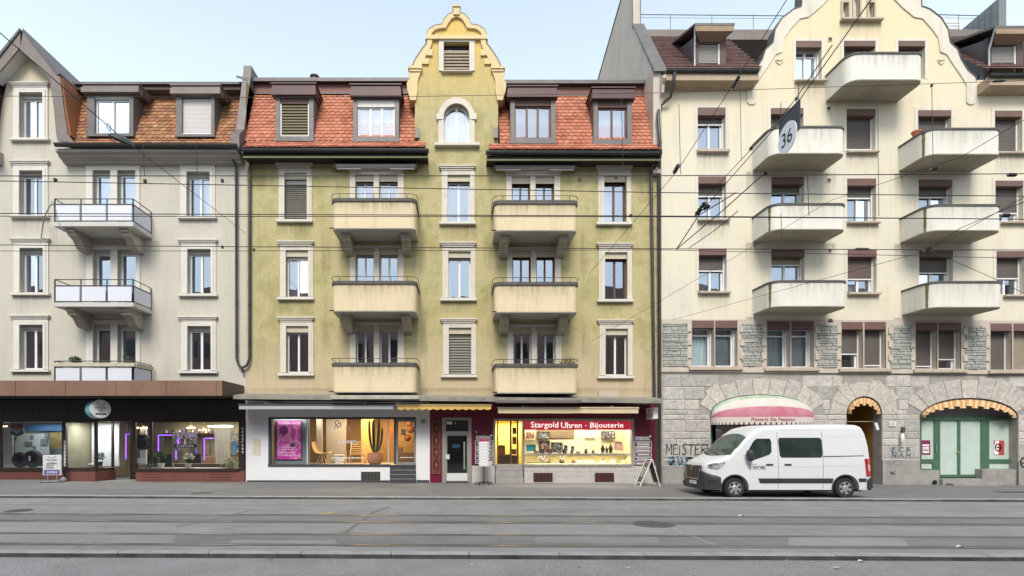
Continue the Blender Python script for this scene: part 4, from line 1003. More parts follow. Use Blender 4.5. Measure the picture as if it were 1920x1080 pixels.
MB().hexa([P(1240,697,F-.07),P(2080,703,F-.07),P(2080,696,F-.07),P(1240,689.5,F-.07)], [P(1240,697,F)]+[P(2080,703,F),P(2080,696,F),P(1240,689.5,F)]).build('string_course', sst, RB)
rubm = M('grey_rubble', (.30,.31,.28), .95, .35, 3, c2=(.40,.40,.37), bmp=.5, bscale=18, dirt=.4)
for k, (a, c) in enumerate(((1242,1290),(1391,1430),(1532,1570),(1669,1708.5),(1808.5,1848),(1950,1990))):
    rr = random.Random(90+k); mb = MB(); y = 606+k*1.3; end = 687+k*1.5
    while y < end-2:
        h = min(rr.uniform(2.6, 7.5), end-y); x = a+(rr.uniform(-2,2) if k else 0)
        while x < c-2:
            L = min(rr.uniform(6, 20), c-x+rr.uniform(-1.5,1.5)); d0 = F-.03-rr.uniform(0,.045); z0,z1 = Z(y+h), Z(y); x0,x1 = X(x),X(x+L); e = .012
            mb.hexa([(x0+e,d0-rr.uniform(0,.02),z0+e),(x1-e,d0-rr.uniform(0,.02),z0+e),(x1-e,d0-rr.uniform(0,.02),z1-e),(x0+e,d0-rr.uniform(0,.02),z1-e)], [(x0+.002,F-.021,z0+.002),(x1-.002,F-.021,z0+.002),(x1-.002,F-.021,z1-.002),(x0+.002,F-.021,z1-.002)]); x += L
        y += h
    mb.build('rubble_panel', rubm, RB)
    for s_, x in ((1, a-1), (-1, c+1)):
        for i, y in enumerate(range(610, 684, 25)):
            if not (k == 0 and s_ == 1): MB().pbox(x-3.5, x+4.5, y+k*1.4, y+12+k*1.4, F-.075, F-.022, d=F).build('quoin', sst, RB)
# rough ashlar ground floor with three arches
def stone_mat(name, stops, bs=14):
    m, nt, b, o_ = newmat(name); v = ocoord(nt); g = nt.nodes.new('ShaderNodeNewGeometry'); k = len(stops)
    c = ramp(nt, g.outputs['Random Per Island'], [(i/(k-1), q) for i, q in enumerate(stops)])
    c = mixc(nt, .5, c, ramp(nt, noise(nt, v, 4, 8, .75), [(.3, .2), (.7, .8)]), 'OVERLAY'); c = mixc(nt, .5, c, ramp(nt, noise(nt, v, 24, 4, .8), [(.34, .1), (.6, .72)]), 'OVERLAY')
    sp = nt.nodes.new('ShaderNodeSeparateXYZ'); nt.links.new(v, sp.inputs[0]); a = nt.nodes.new('ShaderNodeMath'); a.operation = 'MULTIPLY_ADD'; a.inputs[1].default_value = 1.6; nt.links.new(noise(nt, v, 1.5, 6, .7), a.inputs[0]); nt.links.new(sp.outputs[2], a.inputs[2])
    mr = nt.nodes.new('ShaderNodeMapRange'); mr.inputs[1].default_value = 1.5; mr.inputs[2].default_value = .7; mr.inputs[3].default_value = 0; mr.inputs[4].default_value = .4; nt.links.new(a.outputs[0], mr.inputs[0]); c = mixc(nt, mr.outputs[0], c, (.12,.11,.10))
    nt.links.new(c, b.inputs['Base Color']); b.inputs['Roughness'].default_value = .95; b.inputs['Specular IOR Level'].default_value = .15
    bump(nt, b, noise(nt, v, bs, 8, .8), .9, .045); MATS[name] = m; return m
ash = M('joint_mortar', (.36,.335,.30), .95, .25, 3, bmp=.5, bscale=20); stm = stone_mat('rough_stone_block', [(.45,.435,.41), (.53,.505,.465), (.40,.39,.375), (.50,.46,.425), (.56,.535,.49)]); vsm = stone_mat('voussoir_stone', [(.52,.485,.44), (.58,.53,.475), (.49,.46,.425)], 18)
ARC = [(1426.5, 93.5, 786, 43, 915), (1620.5, 33, 776, 33, 915), (1817, 92, 783, 37, 915)]
holes = [[(X(x), Z(y)) for x, y in arch_pts(*A, n=24)][::-1] for A in ARC]
out = [(1240,915),(2080,918),(2080,703),(1240,700)]
MB().sheet([(X(x), Z(y)) for x, y in out], holes, fW(F), rev=.5).build('stone_wall', ash, RB)
v_ = MB(); rr = random.Random(4)
for cx_, w, sy, h, by in ARC:
    n = 11 if w > 50 else 9; a0 = .07*math.pi
    for k in range(n):
        t0, t1 = math.pi*k/n, math.pi*(k+1)/n; ext = rr.uniform(33, 44) if w > 50 else rr.uniform(27, 36)
        if (w > 50 and (k < 1 or k > n-2)): continue
        def pt(t, e, s): return (cx_-(w+e*(.75 if w > 50 else 1))*math.cos(t), sy-(h+e)*math.sin(t)**(.8 if e else 1))
        g_ = .006
        q = [pt(t0+g_,0,0), pt(t1-g_,0,0), pt(t1-g_,ext,0), pt(t0+g_,ext,0)]; d0 = F-.014-rr.uniform(0,.016)
        v_.hexa([P(*p)+Vector((0,d0-F-rr.uniform(0,.006),0)) for p in q], [P(*p)+Vector((0,.01,0)) for p in q])
v_.build('voussoir', vsm, RB)
bl_ = MB(); rr = random.Random(12); y = 703.5; row = 0
while y < 864:
    h = min(rr.choice((9.5,13,19,22,24)), 866-y); segs = [[1242.0, 2078.0]]
    for (cx_, w, sy, hh_, by) in ARC:
        ex = (w+(33 if w > 50 else 32)*.75) if w > 50 else w+32; ey = hh_+38 if w > 50 else hh_+32
        yy_ = y+h; half = 0
        if yy_ > sy-ey:
            half = ex*math.sqrt(max(0, 1-((sy-min(yy_, sy))/ey)**2)) if yy_ < sy else (ex if y < sy-8 else w+1)
        if half:
            n_ = []
            for a, c in segs:
                if c < cx_-half or a > cx_+half: n_.append([a, c]); continue
                if a < cx_-half: n_.append([a, cx_-half])
                if c > cx_+half: n_.append([cx_+half, c])
            segs = n_
    for a, c in segs:
        x = a
        while x < c-1:
            L = rr.uniform(24, 62) if h > 15 else rr.uniform(16, 44)
            if c-(x+L) < 14: L = c-x
            e = .010; k = .022+rr.uniform(0,.02); d0 = F-.006-rr.uniform(0,.02); q = rr.uniform(-.006,.006); x0,x1,z0,z1 = X(x)+e*.6,X(x+L)-e*.6,Z(y+h)+e*.5,Z(y)-e*.5
            bl_.hexa([(x0+k,d0+q,z0+k),(x1-k,d0-q,z0+k),(x1-k,d0-q,z1-k),(x0+k,d0+q,z1-k)], [(x0,F+.004,z0),(x1,F+.004,z0),(x1,F+.004,z1),(x0,F+.004,z1)]); x += L
    y += h
bl_.build('stone_block_facing', stm, RB)
pl = M('stone_plinth', (.33,.32,.30), .95, .25, 2, bmp=.4, bscale=20, dirt=.5)
for a, c, y0 in ((1242,1332,872),(1521,1586,866),(1655,1724,861),(1910,2080,864)):
    p_ = MB(); p_.hexa([P(a,y0+2,F-.06),P(c,y0+2,F-.06),P(c,916,F-.06),P(a,916,F-.06)], [P(a,y0,F-.002),P(c,y0,F-.002),P(c,916,F-.002),P(a,916,F-.002)]); p_.build('plinth', pl, RB)
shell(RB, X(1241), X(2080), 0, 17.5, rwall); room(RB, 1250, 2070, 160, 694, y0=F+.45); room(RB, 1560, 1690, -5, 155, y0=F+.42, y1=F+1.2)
# roof
rtile = tiles_mat('brown_roof_tile', [(.115,.058,.052), (.15,.078,.066), (.10,.05,.047), (.135,.07,.055)])
pf = [(22.72, 18.02), (26.0, 21.95)]
tile_field(RB, 8.82, X(1462,24), pf, rtile, tw=.20, rh=.21, seed=51, sq=True, clip=lambda x, y: y > F+.35 or x < X(1421)); tile_field(RB, X(1768,24.2), X(2080), pf, rtile, tw=.20, rh=.21, seed=52, sq=True, clip=lambda x, y: y > F+.35 or x > X(1832))
for a, c in ((8.85, X(1470,26)), (X(1755,26), X(2080,26))): rf = MB(); rf.box(a, c, 25.95, 26.3, 21.75, 22.25); rf.box(a, c, 26.3, 34, 21.9, 22.0); rf.build('ridge_cap', M('ridge_sheet', (.20,.17,.15), .6, .2, 3), RB)
for a, c in ((8.8, X(1490,27)), (X(1745,27), X(1850,27))):
    rl = MB(); z = Z(27, 27); n = max(2, int((c-a)/1.75))
    for i in range(n+1): q = a+(c-a)*i/n; rl.tube([(q,27,21.9),(q,27,z)], .014, 6)
    rl.tube([(a,27,z),(c,27,z-.08)], .02, 6); rl.tube([(a,27,z-.16),(c,27,z-.22)], .008, 5); rl.build('roof_railing', railm, RB)
fwp = plaster('bare_fire_wall', [(.47,.42,.36), (.53,.47,.41), (.44,.395,.35)], dirt=.3, bmp=.15)
MB().prism([(22.75,13.5),(22.75,17.9),(25.35,21.9),(25.45,25.2),(26.4,24.95),(33.5,23.3),(33.5,13.5)], lambda u,v,w_: (w_,u,v), (8.47, 8.80)).build('fire_wall', fwp, RB)
k_ = MB()
for p, q in (((22.6,17.72),(25.35,21.93)),): k_.hexa([(8.44,p[0],p[1]+.12),(8.98,p[0],p[1]+.12),(8.98,p[0],p[1]+.24),(8.44,p[0],p[1]+.24)], [(8.44,q[0],q[1]+.02),(8.98,q[0],q[1]+.02),(8.98,q[0],q[1]+.14),(8.44,q[0],q[1]+.14)])
k_.build('fire_wall_cap', zinc, RB)
k_ = MB(); k_.box(8.43,8.86,25.40,25.44,21.9,25.3); k_.hexa([(8.44,25.4,25.26),(8.84,25.4,25.26),(8.84,25.4,25.32),(8.44,25.4,25.32)],[(8.44,33.5,23.32),(8.84,33.5,23.32),(8.84,33.5,23.38),(8.44,33.5,23.38)]); k_.build('fire_wall_edge', M('edge_sheet_brown', (.17,.12,.105), .6, .2, 3), RB)
# standing-seam clad fire wall at the far right
cl = M('standing_seam_cladding', (.21,.225,.23), .5, .2, 3, metal=.4)
xw = X(1873,25.4); k_ = MB().prism([(25.4,17),(25.4,Z(-4,25.4)),(27.9,Z(-4,25.4)-.1),(27.9,17)], lambda u,v,w_: (w_,u,v), (xw, xw+.36)); 
for i in range(8): y = 25.5+.3*i; k_.box(xw-.035, xw, y, y+.03, 19, Z(-4,25.4)-.15)
k_.build('clad_wall', cl, RB)
def shed(o, sh, cap, soff_z, slope, lab_):
    dd = 23.05; mb = MB(); x0,x1,z0,z1 = X(o[0],dd),X(o[1],dd),Z(o[3],dd),Z(o[2],dd); a0,a1,b0,b1 = X(sh[0],dd),X(sh[1],dd),Z(sh[3],dd),Z(sh[2],dd)
    mb.box(x0,a0,dd,dd+.2,z0,z1); mb.box(a1,x1,dd,dd+.2,z0,z1); mb.box(a0,a1,dd,dd+.2,b1,z1); mb.box(a0,a1,dd,dd+.2,z0,b0)
    D = mb.build('dormer', M('dormer_wood_brown', (.115,.075,.065), .7, .2, 3), RB)
    for x in (x0, x1-.05): ck = MB(); ck.hexa([(x,dd+.2,z0),(x+.05,dd+.2,z0),(x+.05,dd+.2,z1),(x,dd+.2,z1)], [(x,dd+2.6,z1+.95),(x+.05,dd+2.6,z1+.95),(x+.05,dd+2.6,z1+1.0),(x,dd+2.6,z1+1.0)]); ck.build('cheek', M('cheek_sheet', (.13,.115,.115), .5, .25, 2, metal=.3), D)
    c = MB(); cd = 22.6; c0,c1 = X(cap[0],cd),X(cap[1],cd); zt = Z(cap[2],cd)
    c.hexa([(c0,cd,zt-.10),(c1,cd,zt-.10),(c1,cd,zt),(c0,cd,zt)], [(c0,cd+3.0,zt+1.15),(c1,cd+3.0,zt+1.15),(c1,cd+3.0,zt+1.25),(c0,cd+3.0,zt+1.25)]); c.build('dormer_cap', zinc, D)
    s = MB(); s.hexa([(c0+.03,cd+.01,zt-.34),(c1-.03,cd+.01,zt-.34),(c1-.03,cd+.01,zt-.11),(c0+.03,cd+.01,zt-.11)], [(c0+.4,dd-.01,zt-.50),(c1-.4,dd-.01,zt-.50),(c1-.4,dd-.01,zt-.05),(c0+.4,dd-.01,zt-.05)]); s.build('eave_board', M('weathered_wood', (.36,.26,.17), .85, .35, 3, stretch=(.5,6,1)), D)
    q = MB(); shutter(q, a0, a1, b0, b1-.22, dd+.08, .06); q.build('roller_shutter', M('grey_beige_shutter', (.27,.255,.235), .6, .06, 3), D)
    MB().box(a0, a1, dd+.02, dd+.18, b1-.22, b1).build('shutter_box', brownsh, D)
    q = MB(); q.box(a1-.06,a1,dd+.03,dd+.09,b0,b1-.22); q.box(a0,a1,dd+.03,dd+.10,b0-.04,b0+.04); q.build('guide_rail', whitep, D)
    pipe(D, [(c0+.06,cd+.05,zt-.1),(c0+.05,cd+.1,zt-.25),(x0-.02,dd-.07,zt-.75),(x0-.02,dd-.07,z0+.1)], .04, steel, clips=False)
    return D
shed((1302,1361,66,132), (1310,1350,72,124), (1303,1378,43), 0, 0, 0); shed((1852,1918,70,138), (1860,1906,76,136), (1866,1945,48), 0, 0, 0)
for a, c, y in ((1250,1424,129), (1858,2080,138)):
    x0, x1 = X(a,22.4), X(c,22.4); z = Z(y+8,22.4)
    eave_gutter(RB, a, c, y, y+.5, 22.30, copperd, .10)
    e = MB(); e.hexa([(x0,22.44,z-.28),(x1,22.44,z-.28),(x1,22.44,z+.1),(x0,22.44,z+.1)], [(x0,F+.1,z-.40),(x1,F+.1,z-.40),(x1,F+.1,z+.1),(x0,F+.1,z+.1)]); e.build('eave_cornice', M('eave_cornice_tan', (.44,.34,.235), .8, .2, 2, dirt=.3), RB)
cn = MB().prism([(22.35,Z(140,22.35)),(22.35,Z(146,22.35)),(22.5,Z(158,22.5)),(22.55,Z(172,22.5)),(22.7,Z(176,22.5)),(22.75,Z(190,22.6)),(F+.2,Z(198,F)),(F+.2,Z(140,F))], lambda u,v,w_: (w_,u,v), (X(1236,22.8), X(1248,22.4))); cn.build('eave_console', M('console_stone', (.50,.46,.41), .9, .2, 4, dirt=.6), RB)
pipe(RB, [(X(1265,22.35),22.35,Z(136,22.35)), (X(1263,22.4),22.4,Z(156,22.4)), (X(1257,22.7),22.7,Z(182,22.7)), (X(1240,d_),d_,Z(196,d_)), (X(1234.5,d_-.05),d_-.05,Z(208,d_)), (X(1234,d_-.3),d_-.3,Z(225,d_)), (X(1238,d_-.3),d_-.3,Z(290,d_)), (X(1235.5,d_),d_,Z(325,d_)), (X(1237,d_),d_,gz(8.8)+.02)], .068, pipem)
# ================================================================== shop fronts of the yellow house
def area(name, loc, sx, sy, power, col=(1,.8,.55), rot=(0,0,0)):
    l = bpy.data.lights.new(name, 'AREA'); l.shape = 'RECTANGLE'; l.size = sx; l.size_y = sy; l.energy = power; l.color = col
    o = bpy.data.objects.new(name, l); COL.objects.link(o); o.location = loc; o.rotation_euler = rot; return o
def spot_bulb(b, pos, col, s, r=.045, name='ceiling_spot'):
    MB().lathe([(r*.3,r*1.2),(r,r*.7),(r,0),(r*.6,-r*.1)], pos, 10).build(name, emis('bulb_%s' % name, col, s), b)
def wallbox(x0,x1,z0,z1,y0,y1,mb,m=0): return mb.box(x0,x1,y0,y1,z0,z1,m)
whitewall = plaster('white_shop_plaster', [(.66,.66,.70), (.71,.71,.74), (.68,.68,.72)], dirt=.1, bmp=.08, bscale=40, grain=.05)
anth = M('anthracite_frame', (.052,.055,.062), .45, .15, 3)
anthst = M('anthracite_step', (.045,.048,.056), .7, .25, 4); stepedge = M('step_edge_pale', (.22,.225,.24), .7, .2, 4)
maroon = M('maroon_panel', (.135,.006,.026), .38, .12, 2); maroonr = emis('red_fascia_film', (.30,.012,.03), .55, (.23,.010,.022))
alu = M('aluminium_frame', (.36,.345,.33), .4, .12, 4, metal=.4)
stonepl = M('pale_stone_plinth', (.48,.46,.43), .85, .15, 3, bmp=.12, bscale=30, dirt=.35)
# --- grey-white shop: openings in its wall
zf = lambda x: gz(x)
hw_ = [rect(503,780,782,872), [(X(731),gz(-3)-.05),(X(780),gz(-3)-.05),(X(780),Z(872)),(X(731),Z(872))]]
out = [(X(461),gz(-9)-.05),(X(731),gz(-3)-.05),(X(731),Z(872)),(X(503),Z(872)),(X(503),Z(782)),(X(780),Z(782)),(X(780),gz(-2)-.05),(X(806),gz(-1.2)-.05),(X(806),Z(742)),(X(461),Z(742))]
mb = MB().sheet(out, [], fW(F), edge=.22); mb.build('shop_wall', whitewall, YB)
MB().box(X(463),X(731),F-.02,F-.002,gz(-6)-.03,Z(900.5)).build('base_strip', anthst, YB); MB().box(X(781),X(805),F-.02,F-.002,gz(-2)-.03,Z(900)).build('base_strip', anthst, YB)
MB().hexa([P(475,822,F-.004),P(490,823,F-.004),P(489,855,F-.004),P(474,853,F-.004)],[P(475,822,F),P(490,823,F),P(489,855,F),P(474,853,F)]).build('repair_patch', M('repair_patch', (.66,.60,.48), .9, .25, 6), YB)
z0, z1 = Z(872), Z(782)
fr = MB(); fr.box(X(503),X(780),F+.02,F+.12,z1-.09,z1); fr.box(X(503),X(508),F+.02,F+.12,z0,z1-.09); fr.box(X(503),X(733),F-.04,F+.16,z0-.06,z0+.03); fr.box(X(738.5),X(742),F+.02,F+.12,z0+.03,z1-.09)
win = fr.build('shop_window', anth, YB)
MB().quad((X(508),F+.07,z0+.03),(X(738.5),F+.07,z0+.03),(X(738.5),F+.07,z1-.09),(X(508),F+.07,z1-.09)).build('pane', glassS, win)
MB().box(X(574.5),X(576),F+.05,F+.09,z0+.03,z1-.09).box(X(727),X(728.3),F+.05,F+.09,z0+.03,z1-.09).build('glazing_bar', M('glass_edge_pale', (.62,.62,.60), .4, .05), win)
dr = MB(); dx0,dx1 = X(742.5),X(780)
dr.box(dx0,dx0+.09,F+.05,F+.11,z0,z1-.09); dr.box(dx1-.09,dx1,F+.05,F+.11,z0,z1-.09); dr.box(dx0+.09,dx1-.09,F+.05,F+.11,z1-.2,z1-.09); dr.box(dx0+.09,dx1-.09,F+.05,F+.11,z0,z0+.12)
door = dr.build('shop_door', M('grey_door_frame', (.23,.235,.245), .4, .1), YB)
MB().quad((dx0+.09,F+.08,z0+.12),(dx1-.09,F+.08,z0+.12),(dx1-.09,F+.08,z1-.2),(dx0+.09,F+.08,z1-.2)).build('pane', glassS, door)
MB().tube([(dx0+.05,F+.0,z0+.7),(dx0+.05,F+.0,z0+1.3)], .018, 8).build('handle', steel, door)
st = MB(); n = 4; zb = gz(-3); h = (z0-.02-zb)/n
for i in range(n):
    y = F-.02+.26*i-.95*0; 
    st.box(X(733)+.004*i, X(779.5), F-.28+.1*i, F+.6, zb+h*i-(.1 if i == 0 else 0), zb+h*(i+1)-.025, 0); st.box(X(733)+.004*i, X(779.5), F-.295+.1*i, F+.6, zb+h*(i+1)-.025, zb+h*(i+1), 1 if i < n-1 else 0)
st.build('steps', [anthst, stepedge], YB)
gb = MB(); gb.box(X(677),X(713),F-.002,F+.004-.01,Z(902),Z(884.5),0)
for i in range(13): x = X(678.5+i*2.7); gb.box(x-.012,x+.012,F-.03,F-.012,Z(902),Z(884.5),1)
gb.build('vent_grille', [M('black_void', (.006,.006,.006), .9, 0), M('grille_grey', (.12,.115,.11), .6, .2)], YB)
# interior
rx0, rx1, ry1 = X(503), X(782), F+3.4
def shopbox(b, x0,x1,y0,y1,z0,z1,mats,ceil=True):
    mb = MB(); mb.quad((x0,y1,z0),(x1,y1,z0),(x1,y1,z1),(x0,y1,z1),0); mb.quad((x0,y0,z0),(x1,y0,z0),(x1,y1,z0),(x0,y1,z0),1); mb.quad((x0,y0,z1),(x1,y0,z1),(x1,y1,z1),(x0,y1,z1),2)
    mb.quad((x0,y0,z0),(x0,y1,z0),(x0,y1,z1),(x0,y0,z1),0); mb.quad((x1,y0,z0),(x1,y1,z0),(x1,y1,z1),(x1,y0,z1),0)
    return mb.build('shop_interior', mats, b)
sol = shopbox(YB, rx0, rx1, F+.16, ry1, z0-.02, z1+.3, [M('ochre_shop_wall', (.34,.225,.11), .85, .3, 1.2), M('shop_floor', (.30,.26,.21), .6, .2, 3), M('shop_ceiling', (.6,.57,.5), .9, .1)])
MB().box(X(588),X(629),F+2.2,F+2.3,z0,z1+.2).box(X(577),X(588),F+1.4,F+1.5,z0,z1+.2).build('partition', M('greige_partition', (.40,.365,.31), .85, .1, 1), YB)
MB().box(X(658),X(684),F+2.4,F+2.5,z0,z1+.2).build('partition', M('amber_partition', (.52,.33,.12), .8, .12, 1), YB)
MB().box(X(507.5),X(575),F+.40,F+.46,z0+.02,z1).build('partition', M('slate_panel', (.17,.22,.24), .7, .12, 1), YB)
area('shop_light_left', (X(610),F+1.1,z1+.2), 2.2, .8, 32, (1,.85,.66)); area('shop_light_right', (X(700),F+1.6,z1+.2), 2.4, 1.4, 125, (1,.66,.32)); area('shop_light_poster', (X(540),F+.22,z1+.1), 1.4, .1, 9, (1,.92,.88), (math.radians(20),0,0))
for px in (640, 668, 700, 722, 760): spot_bulb(YB, (X(px), F+1.9, z1+.02), (1,.72,.4), 14)
# poster
def poster_mat(name, a, b_, c, sc=6):
    m, nt, b, o_ = newmat(name); v = ocoord(nt); n1 = noise(nt, v, sc, 5, .6); 
    col = ramp(nt, n1, [(.3, a), (.48, b_), (.55, c), (.7, a)]); nt.links.new(col, b.inputs['Base Color']); b.inputs['Roughness'].default_value = .5; MATS[name] = m; return m
pm = poster_mat('pink_poster_print', (.42,.015,.22), (.62,.05,.38), (.80,.30,.58), 3.5)
t = thing('poster', 'large magenta poster on the slate panel in the white shop window', 'poster', P(541.5,862,F+.36))
MB().pbox(517, 566, 788.5, 862, F+.34, F+.38, d=F+.36).build('backing', M('poster_edge_purple', (.13,.015,.10), .6), t)
sh = MB().pbox(520, 564.5, 790, 861, F+.325, F+.339, d=F+.34).build('sheet', pm, t)
wht = M('white_lettering', (.85,.84,.85), .6, .02); blk = M('black_lettering', (.012,.012,.013), .6, .05); redl = M('red_lettering', (.40,.02,.04), .6, .05)
m_ = MB(); d = F+.318
text_px(m_, 'Sunworld', 522, 561, 791.5, 797, d) if False else None
for (a, c, y, h) in ((522,561,793,3.0),(523,555,838,1.2),(523,560,842,1.6),(523,551,848,1.2),(523,558,853,1.4)):
    x = a
    while x < c: L = R.uniform(1.2, 4.5); m_.box(X(x,d),X(min(x+L,c),d),d,d+.003,Z(y+h,d),Z(y,d)); x += L+.8
m_.build('print', M('pink_white_print', (.85,.6,.78), .6, .05), t)
m_ = MB(); m_.prism([(X(532,d)+.20*math.cos(a), Z(806,d)+.20*math.sin(a)) for a in [i*math.pi/10 for i in range(20)]], lambda u,v,w_: (u,w_,v), (d,d+.003)); m_.build('dot', M('violet_print', (.18,.01,.16), .5), t)
m_ = MB(); m_.box(X(544,d),X(553.5,d),d,d+.004,Z(838,d),Z(831,d)); m_.build('sticker', M('dark_sticker', (.05,.05,.05), .5), t)
# window lettering
m_ = MB(); text_px(m_, 'SOLARIUM', 633, 668, 825, 831.5, F+.055, bold=.02); m_.box(X(669),X(672.5),F+.055,F+.057,Z(828.6),Z(828)); 
x = 621
while x < 682: L = R.uniform(1.5,4.5); m_.box(X(x),X(x+L),F+.055,F+.057,Z(859.5),Z(857.8)); x += L+1
x = 750
while x < 774: L = R.uniform(1.5,3.5); m_.box(X(x),X(x+L),F+.055,F+.057,Z(858.5),Z(857.3)); x += L+.8
ln = [(0,0),(.25,.5),(.1,.9),(.5,1),(.62,.6),(.9,.75),(.85,.3),(.45,.1),(.3,.45),(.6,.35)]
strokes(m_, [[(X(626+14*u),Z(804-16*v)) for u,v in ln]], lambda u,v: (u,F+.056,v), .035)
m_.build('window_lettering', wht, win)
# objects inside
rat = M('rattan', (.50,.30,.11), .6, .35, 20, bmp=.3); ratl = M('light_rattan', (.68,.47,.22), .6, .2, 20)
def rattan_side(px, label):
    zb = z0; t = thing('rattan_chair', label, 'chair', (X(px,F+1.1),F+1.1,zb)); c = Vector((X(px,F+1.1),F+1.1,zb)); 
    s = MB(); k = 13
    prof = [(-.42,.95),(-.40,.80),(-.33,.60),(-.22,.46),(-.05,.42),(.18,.44),(.36,.48)]
    vs = []
    for u, v in prof:
        for j in range(5): w_ = (j-2)/2; vs.append((c.x+u+.05*(w_*w_), c.y+w_*.28, zb+v+.06*w_*w_))
    fs = [(i*5+j,i*5+j+1,i*5+j+6,i*5+j+5) for i in range(len(prof)-1) for j in range(4)]
    s.add(vs, fs); s.build('shell', rat, t, smooth=True)
    r = MB()
    for i, (u,v) in enumerate(prof): r.tube([(vs[i*5+j][0],vs[i*5+j][1],vs[i*5+j][2]+.01) for j in range(5)], .018, 6)
    for e in (0, 4): r.tube([vs[i*5+e] for i in range(len(prof))], .024, 6)
    r.build('rib', ratl, t)
    for sx, sy in ((-.12,-.22),(-.12,.22),(.26,-.22),(.26,.22)): MB().tube([(c.x+sx*.4+.05,c.y+sy*.7,zb+.43),(c.x+sx*1.25,c.y+sy,zb)], .018, 7).build('leg', ratl, t)
rattan_side(602, 'curved rattan chair seen from the side in the white shop window')
def rattan_front(px, label):
    zb = z0; d = F+.95; x = X(px,d); t = thing('rattan_chair', label, 'chair', (x,d,zb)); 
    for s in (-1,1):
        MB().tube([(x+s*.33,d-.1,zb),(x+s*.30,d,zb+.45),(x+s*.29,d+.25,zb+1.0)], .024, 8).build('leg', ratl, t); MB().tube([(x+s*.31,d+.42,zb),(x+s*.29,d+.30,zb+.45)], .022, 8).build('leg', ratl, t)
    b = MB()
    for i in range(6): z = zb+.48+.10*i; y = d+.02+.045*i; b.tube([(x-.29,y,z),(x,y+.05,z+.015),(x+.29,y,z)], .022, 7)
    b.build('backrest', ratl, t); s = MB(); s.box(x-.29,x+.29,d-.02,d+.42,zb+.40,zb+.44); s.build('seat', rat, t, bevel=.015)
rattan_front(669, 'ladder back rattan chair facing the street beside the cactus')
c = (X(636,F+.75),F+.75,z0); tag(rebase(MB().lathe([(.20,0),(.22,.04),(.13,.09),(.21,.15),(.22,.19),(.13,.24),(.21,.30),(.22,.33),(.13,.37),(.235,.40),(.235,.43)], c, 24).build('side_table', M('white_glazed', (.8,.8,.78), .3, .03), smooth=True)), 'white stacked disc stool between the two rattan chairs', 'stool')
d = F+.6; c = Vector((X(703,d),d,z0)); t = thing('potted_cactus', 'tall dark green column cactus in a round terracotta pot', 'plant', c)
MB().lathe([(.22,0),(.30,.08),(.36,.25),(.37,.40),(.34,.50),(.35,.53),(.31,.54),(.30,.50)], c, 28).build('pot', M('terracotta', (.55,.245,.13), .75, .12, 4), t, smooth=True)
cm = M('cactus_green', (.035,.085,.035), .6, .35, 9, c2=(.07,.13,.05))
def cactus(p, h, r, lean):
    mb = MB(); n = 14; vs = []
    for j in range(12):
        u = j/11; rr_ = r*(.8+.35*math.sin(u*2.6)) * (1 if u < .95 else .55)
        for k in range(n): a = 2*math.pi*k/n; q = rr_*(1+.18*math.cos(7*a/1)); vs.append((p.x+lean*(1-(1-u)**3)+q*math.cos(a), p.y+q*math.sin(a), p.z+h*u))
    mb.add(vs, [(j*n+k,j*n+(k+1)%n,(j+1)*n+(k+1)%n,(j+1)*n+k) for j in range(11) for k in range(n)]+[tuple(range(11*n,12*n))]); return mb.build('stem', cm, t)
for dx, h, r, l in ((-.02,1.5,.050,-.05),(-.05,1.48,.042,-.20),(.05,1.5,.045,.12),(.08,1.15,.036,.25)): cactus(c+Vector((dx,R.uniform(-.08,.08),.5)), h, r, l)
# back wall bits: hanging textiles, baskets
def hang(name, label, px0, px1, py0, py1, d, mat, cat):
    mb = MB(); drape(mb, X(px0,d), X(px1,d), Z(py1,d), Z(py0,d), d, 3, .02); mb.box(X(px0,d),X(px1,d),d-.012,d+.012,Z(py0,d),Z(py0,d)+.025); tag(rebase(mb.build(name, mat)), label, cat)
hang('hanging_textile', 'long dark brown cloth hanging at the back of the white shop', 648, 657, 800, 843, F+2.2, M('dark_textile', (.13,.06,.035), .9, .3, 8), 'textile')
hang('hanging_textile', 'short russet cloth hanging behind the shop door', 731, 737, 802, 826, F+2.6, M('russet_textile', (.30,.10,.04), .9, .3, 8), 'textile')
MB().box(X(752,F+2.5),X(761,F+2.5),F+2.5,F+2.54,Z(816,F+2.5),Z(804,F+2.5)).build('x', blk)
o = bpy.data.objects['x']; o.name = 'picture'; tag(rebase(o), 'small black picture on the back wall seen through the shop door', 'picture')
for px, py, s, l in ((768,795,.16,'round woven basket hung high behind the shop door'),(770,805,.19,'wide woven basket hung below the highest one'),(764,821,.17,'dark woven basket lowest on the wall behind the door')):
    d = F+2.6; tag(rebase(MB().lathe([(s*.3,-.10),(s*.8,-.06),(s,0),(s*.95,.012),(s*.7,-.04),(s*.2,-.08)], P(px,py,d), 20, axis='y').build('woven_basket', M('basket_russet', (.16,.06,.025), .8, .4, 12, bmp=.4), smooth=True)), l, 'basket', 'baskets on the back wall')
MB().box(X(748,F+2.6),X(756,F+2.6),F+2.3,F+2.6,z0,Z(838,F+2.6)).box(X(756,F+2.6),X(778,F+2.6),F+2.2,F+2.6,z0,Z(848,F+2.6)).build('counter', M('dark_counter', (.10,.07,.05), .6, .2), YB)
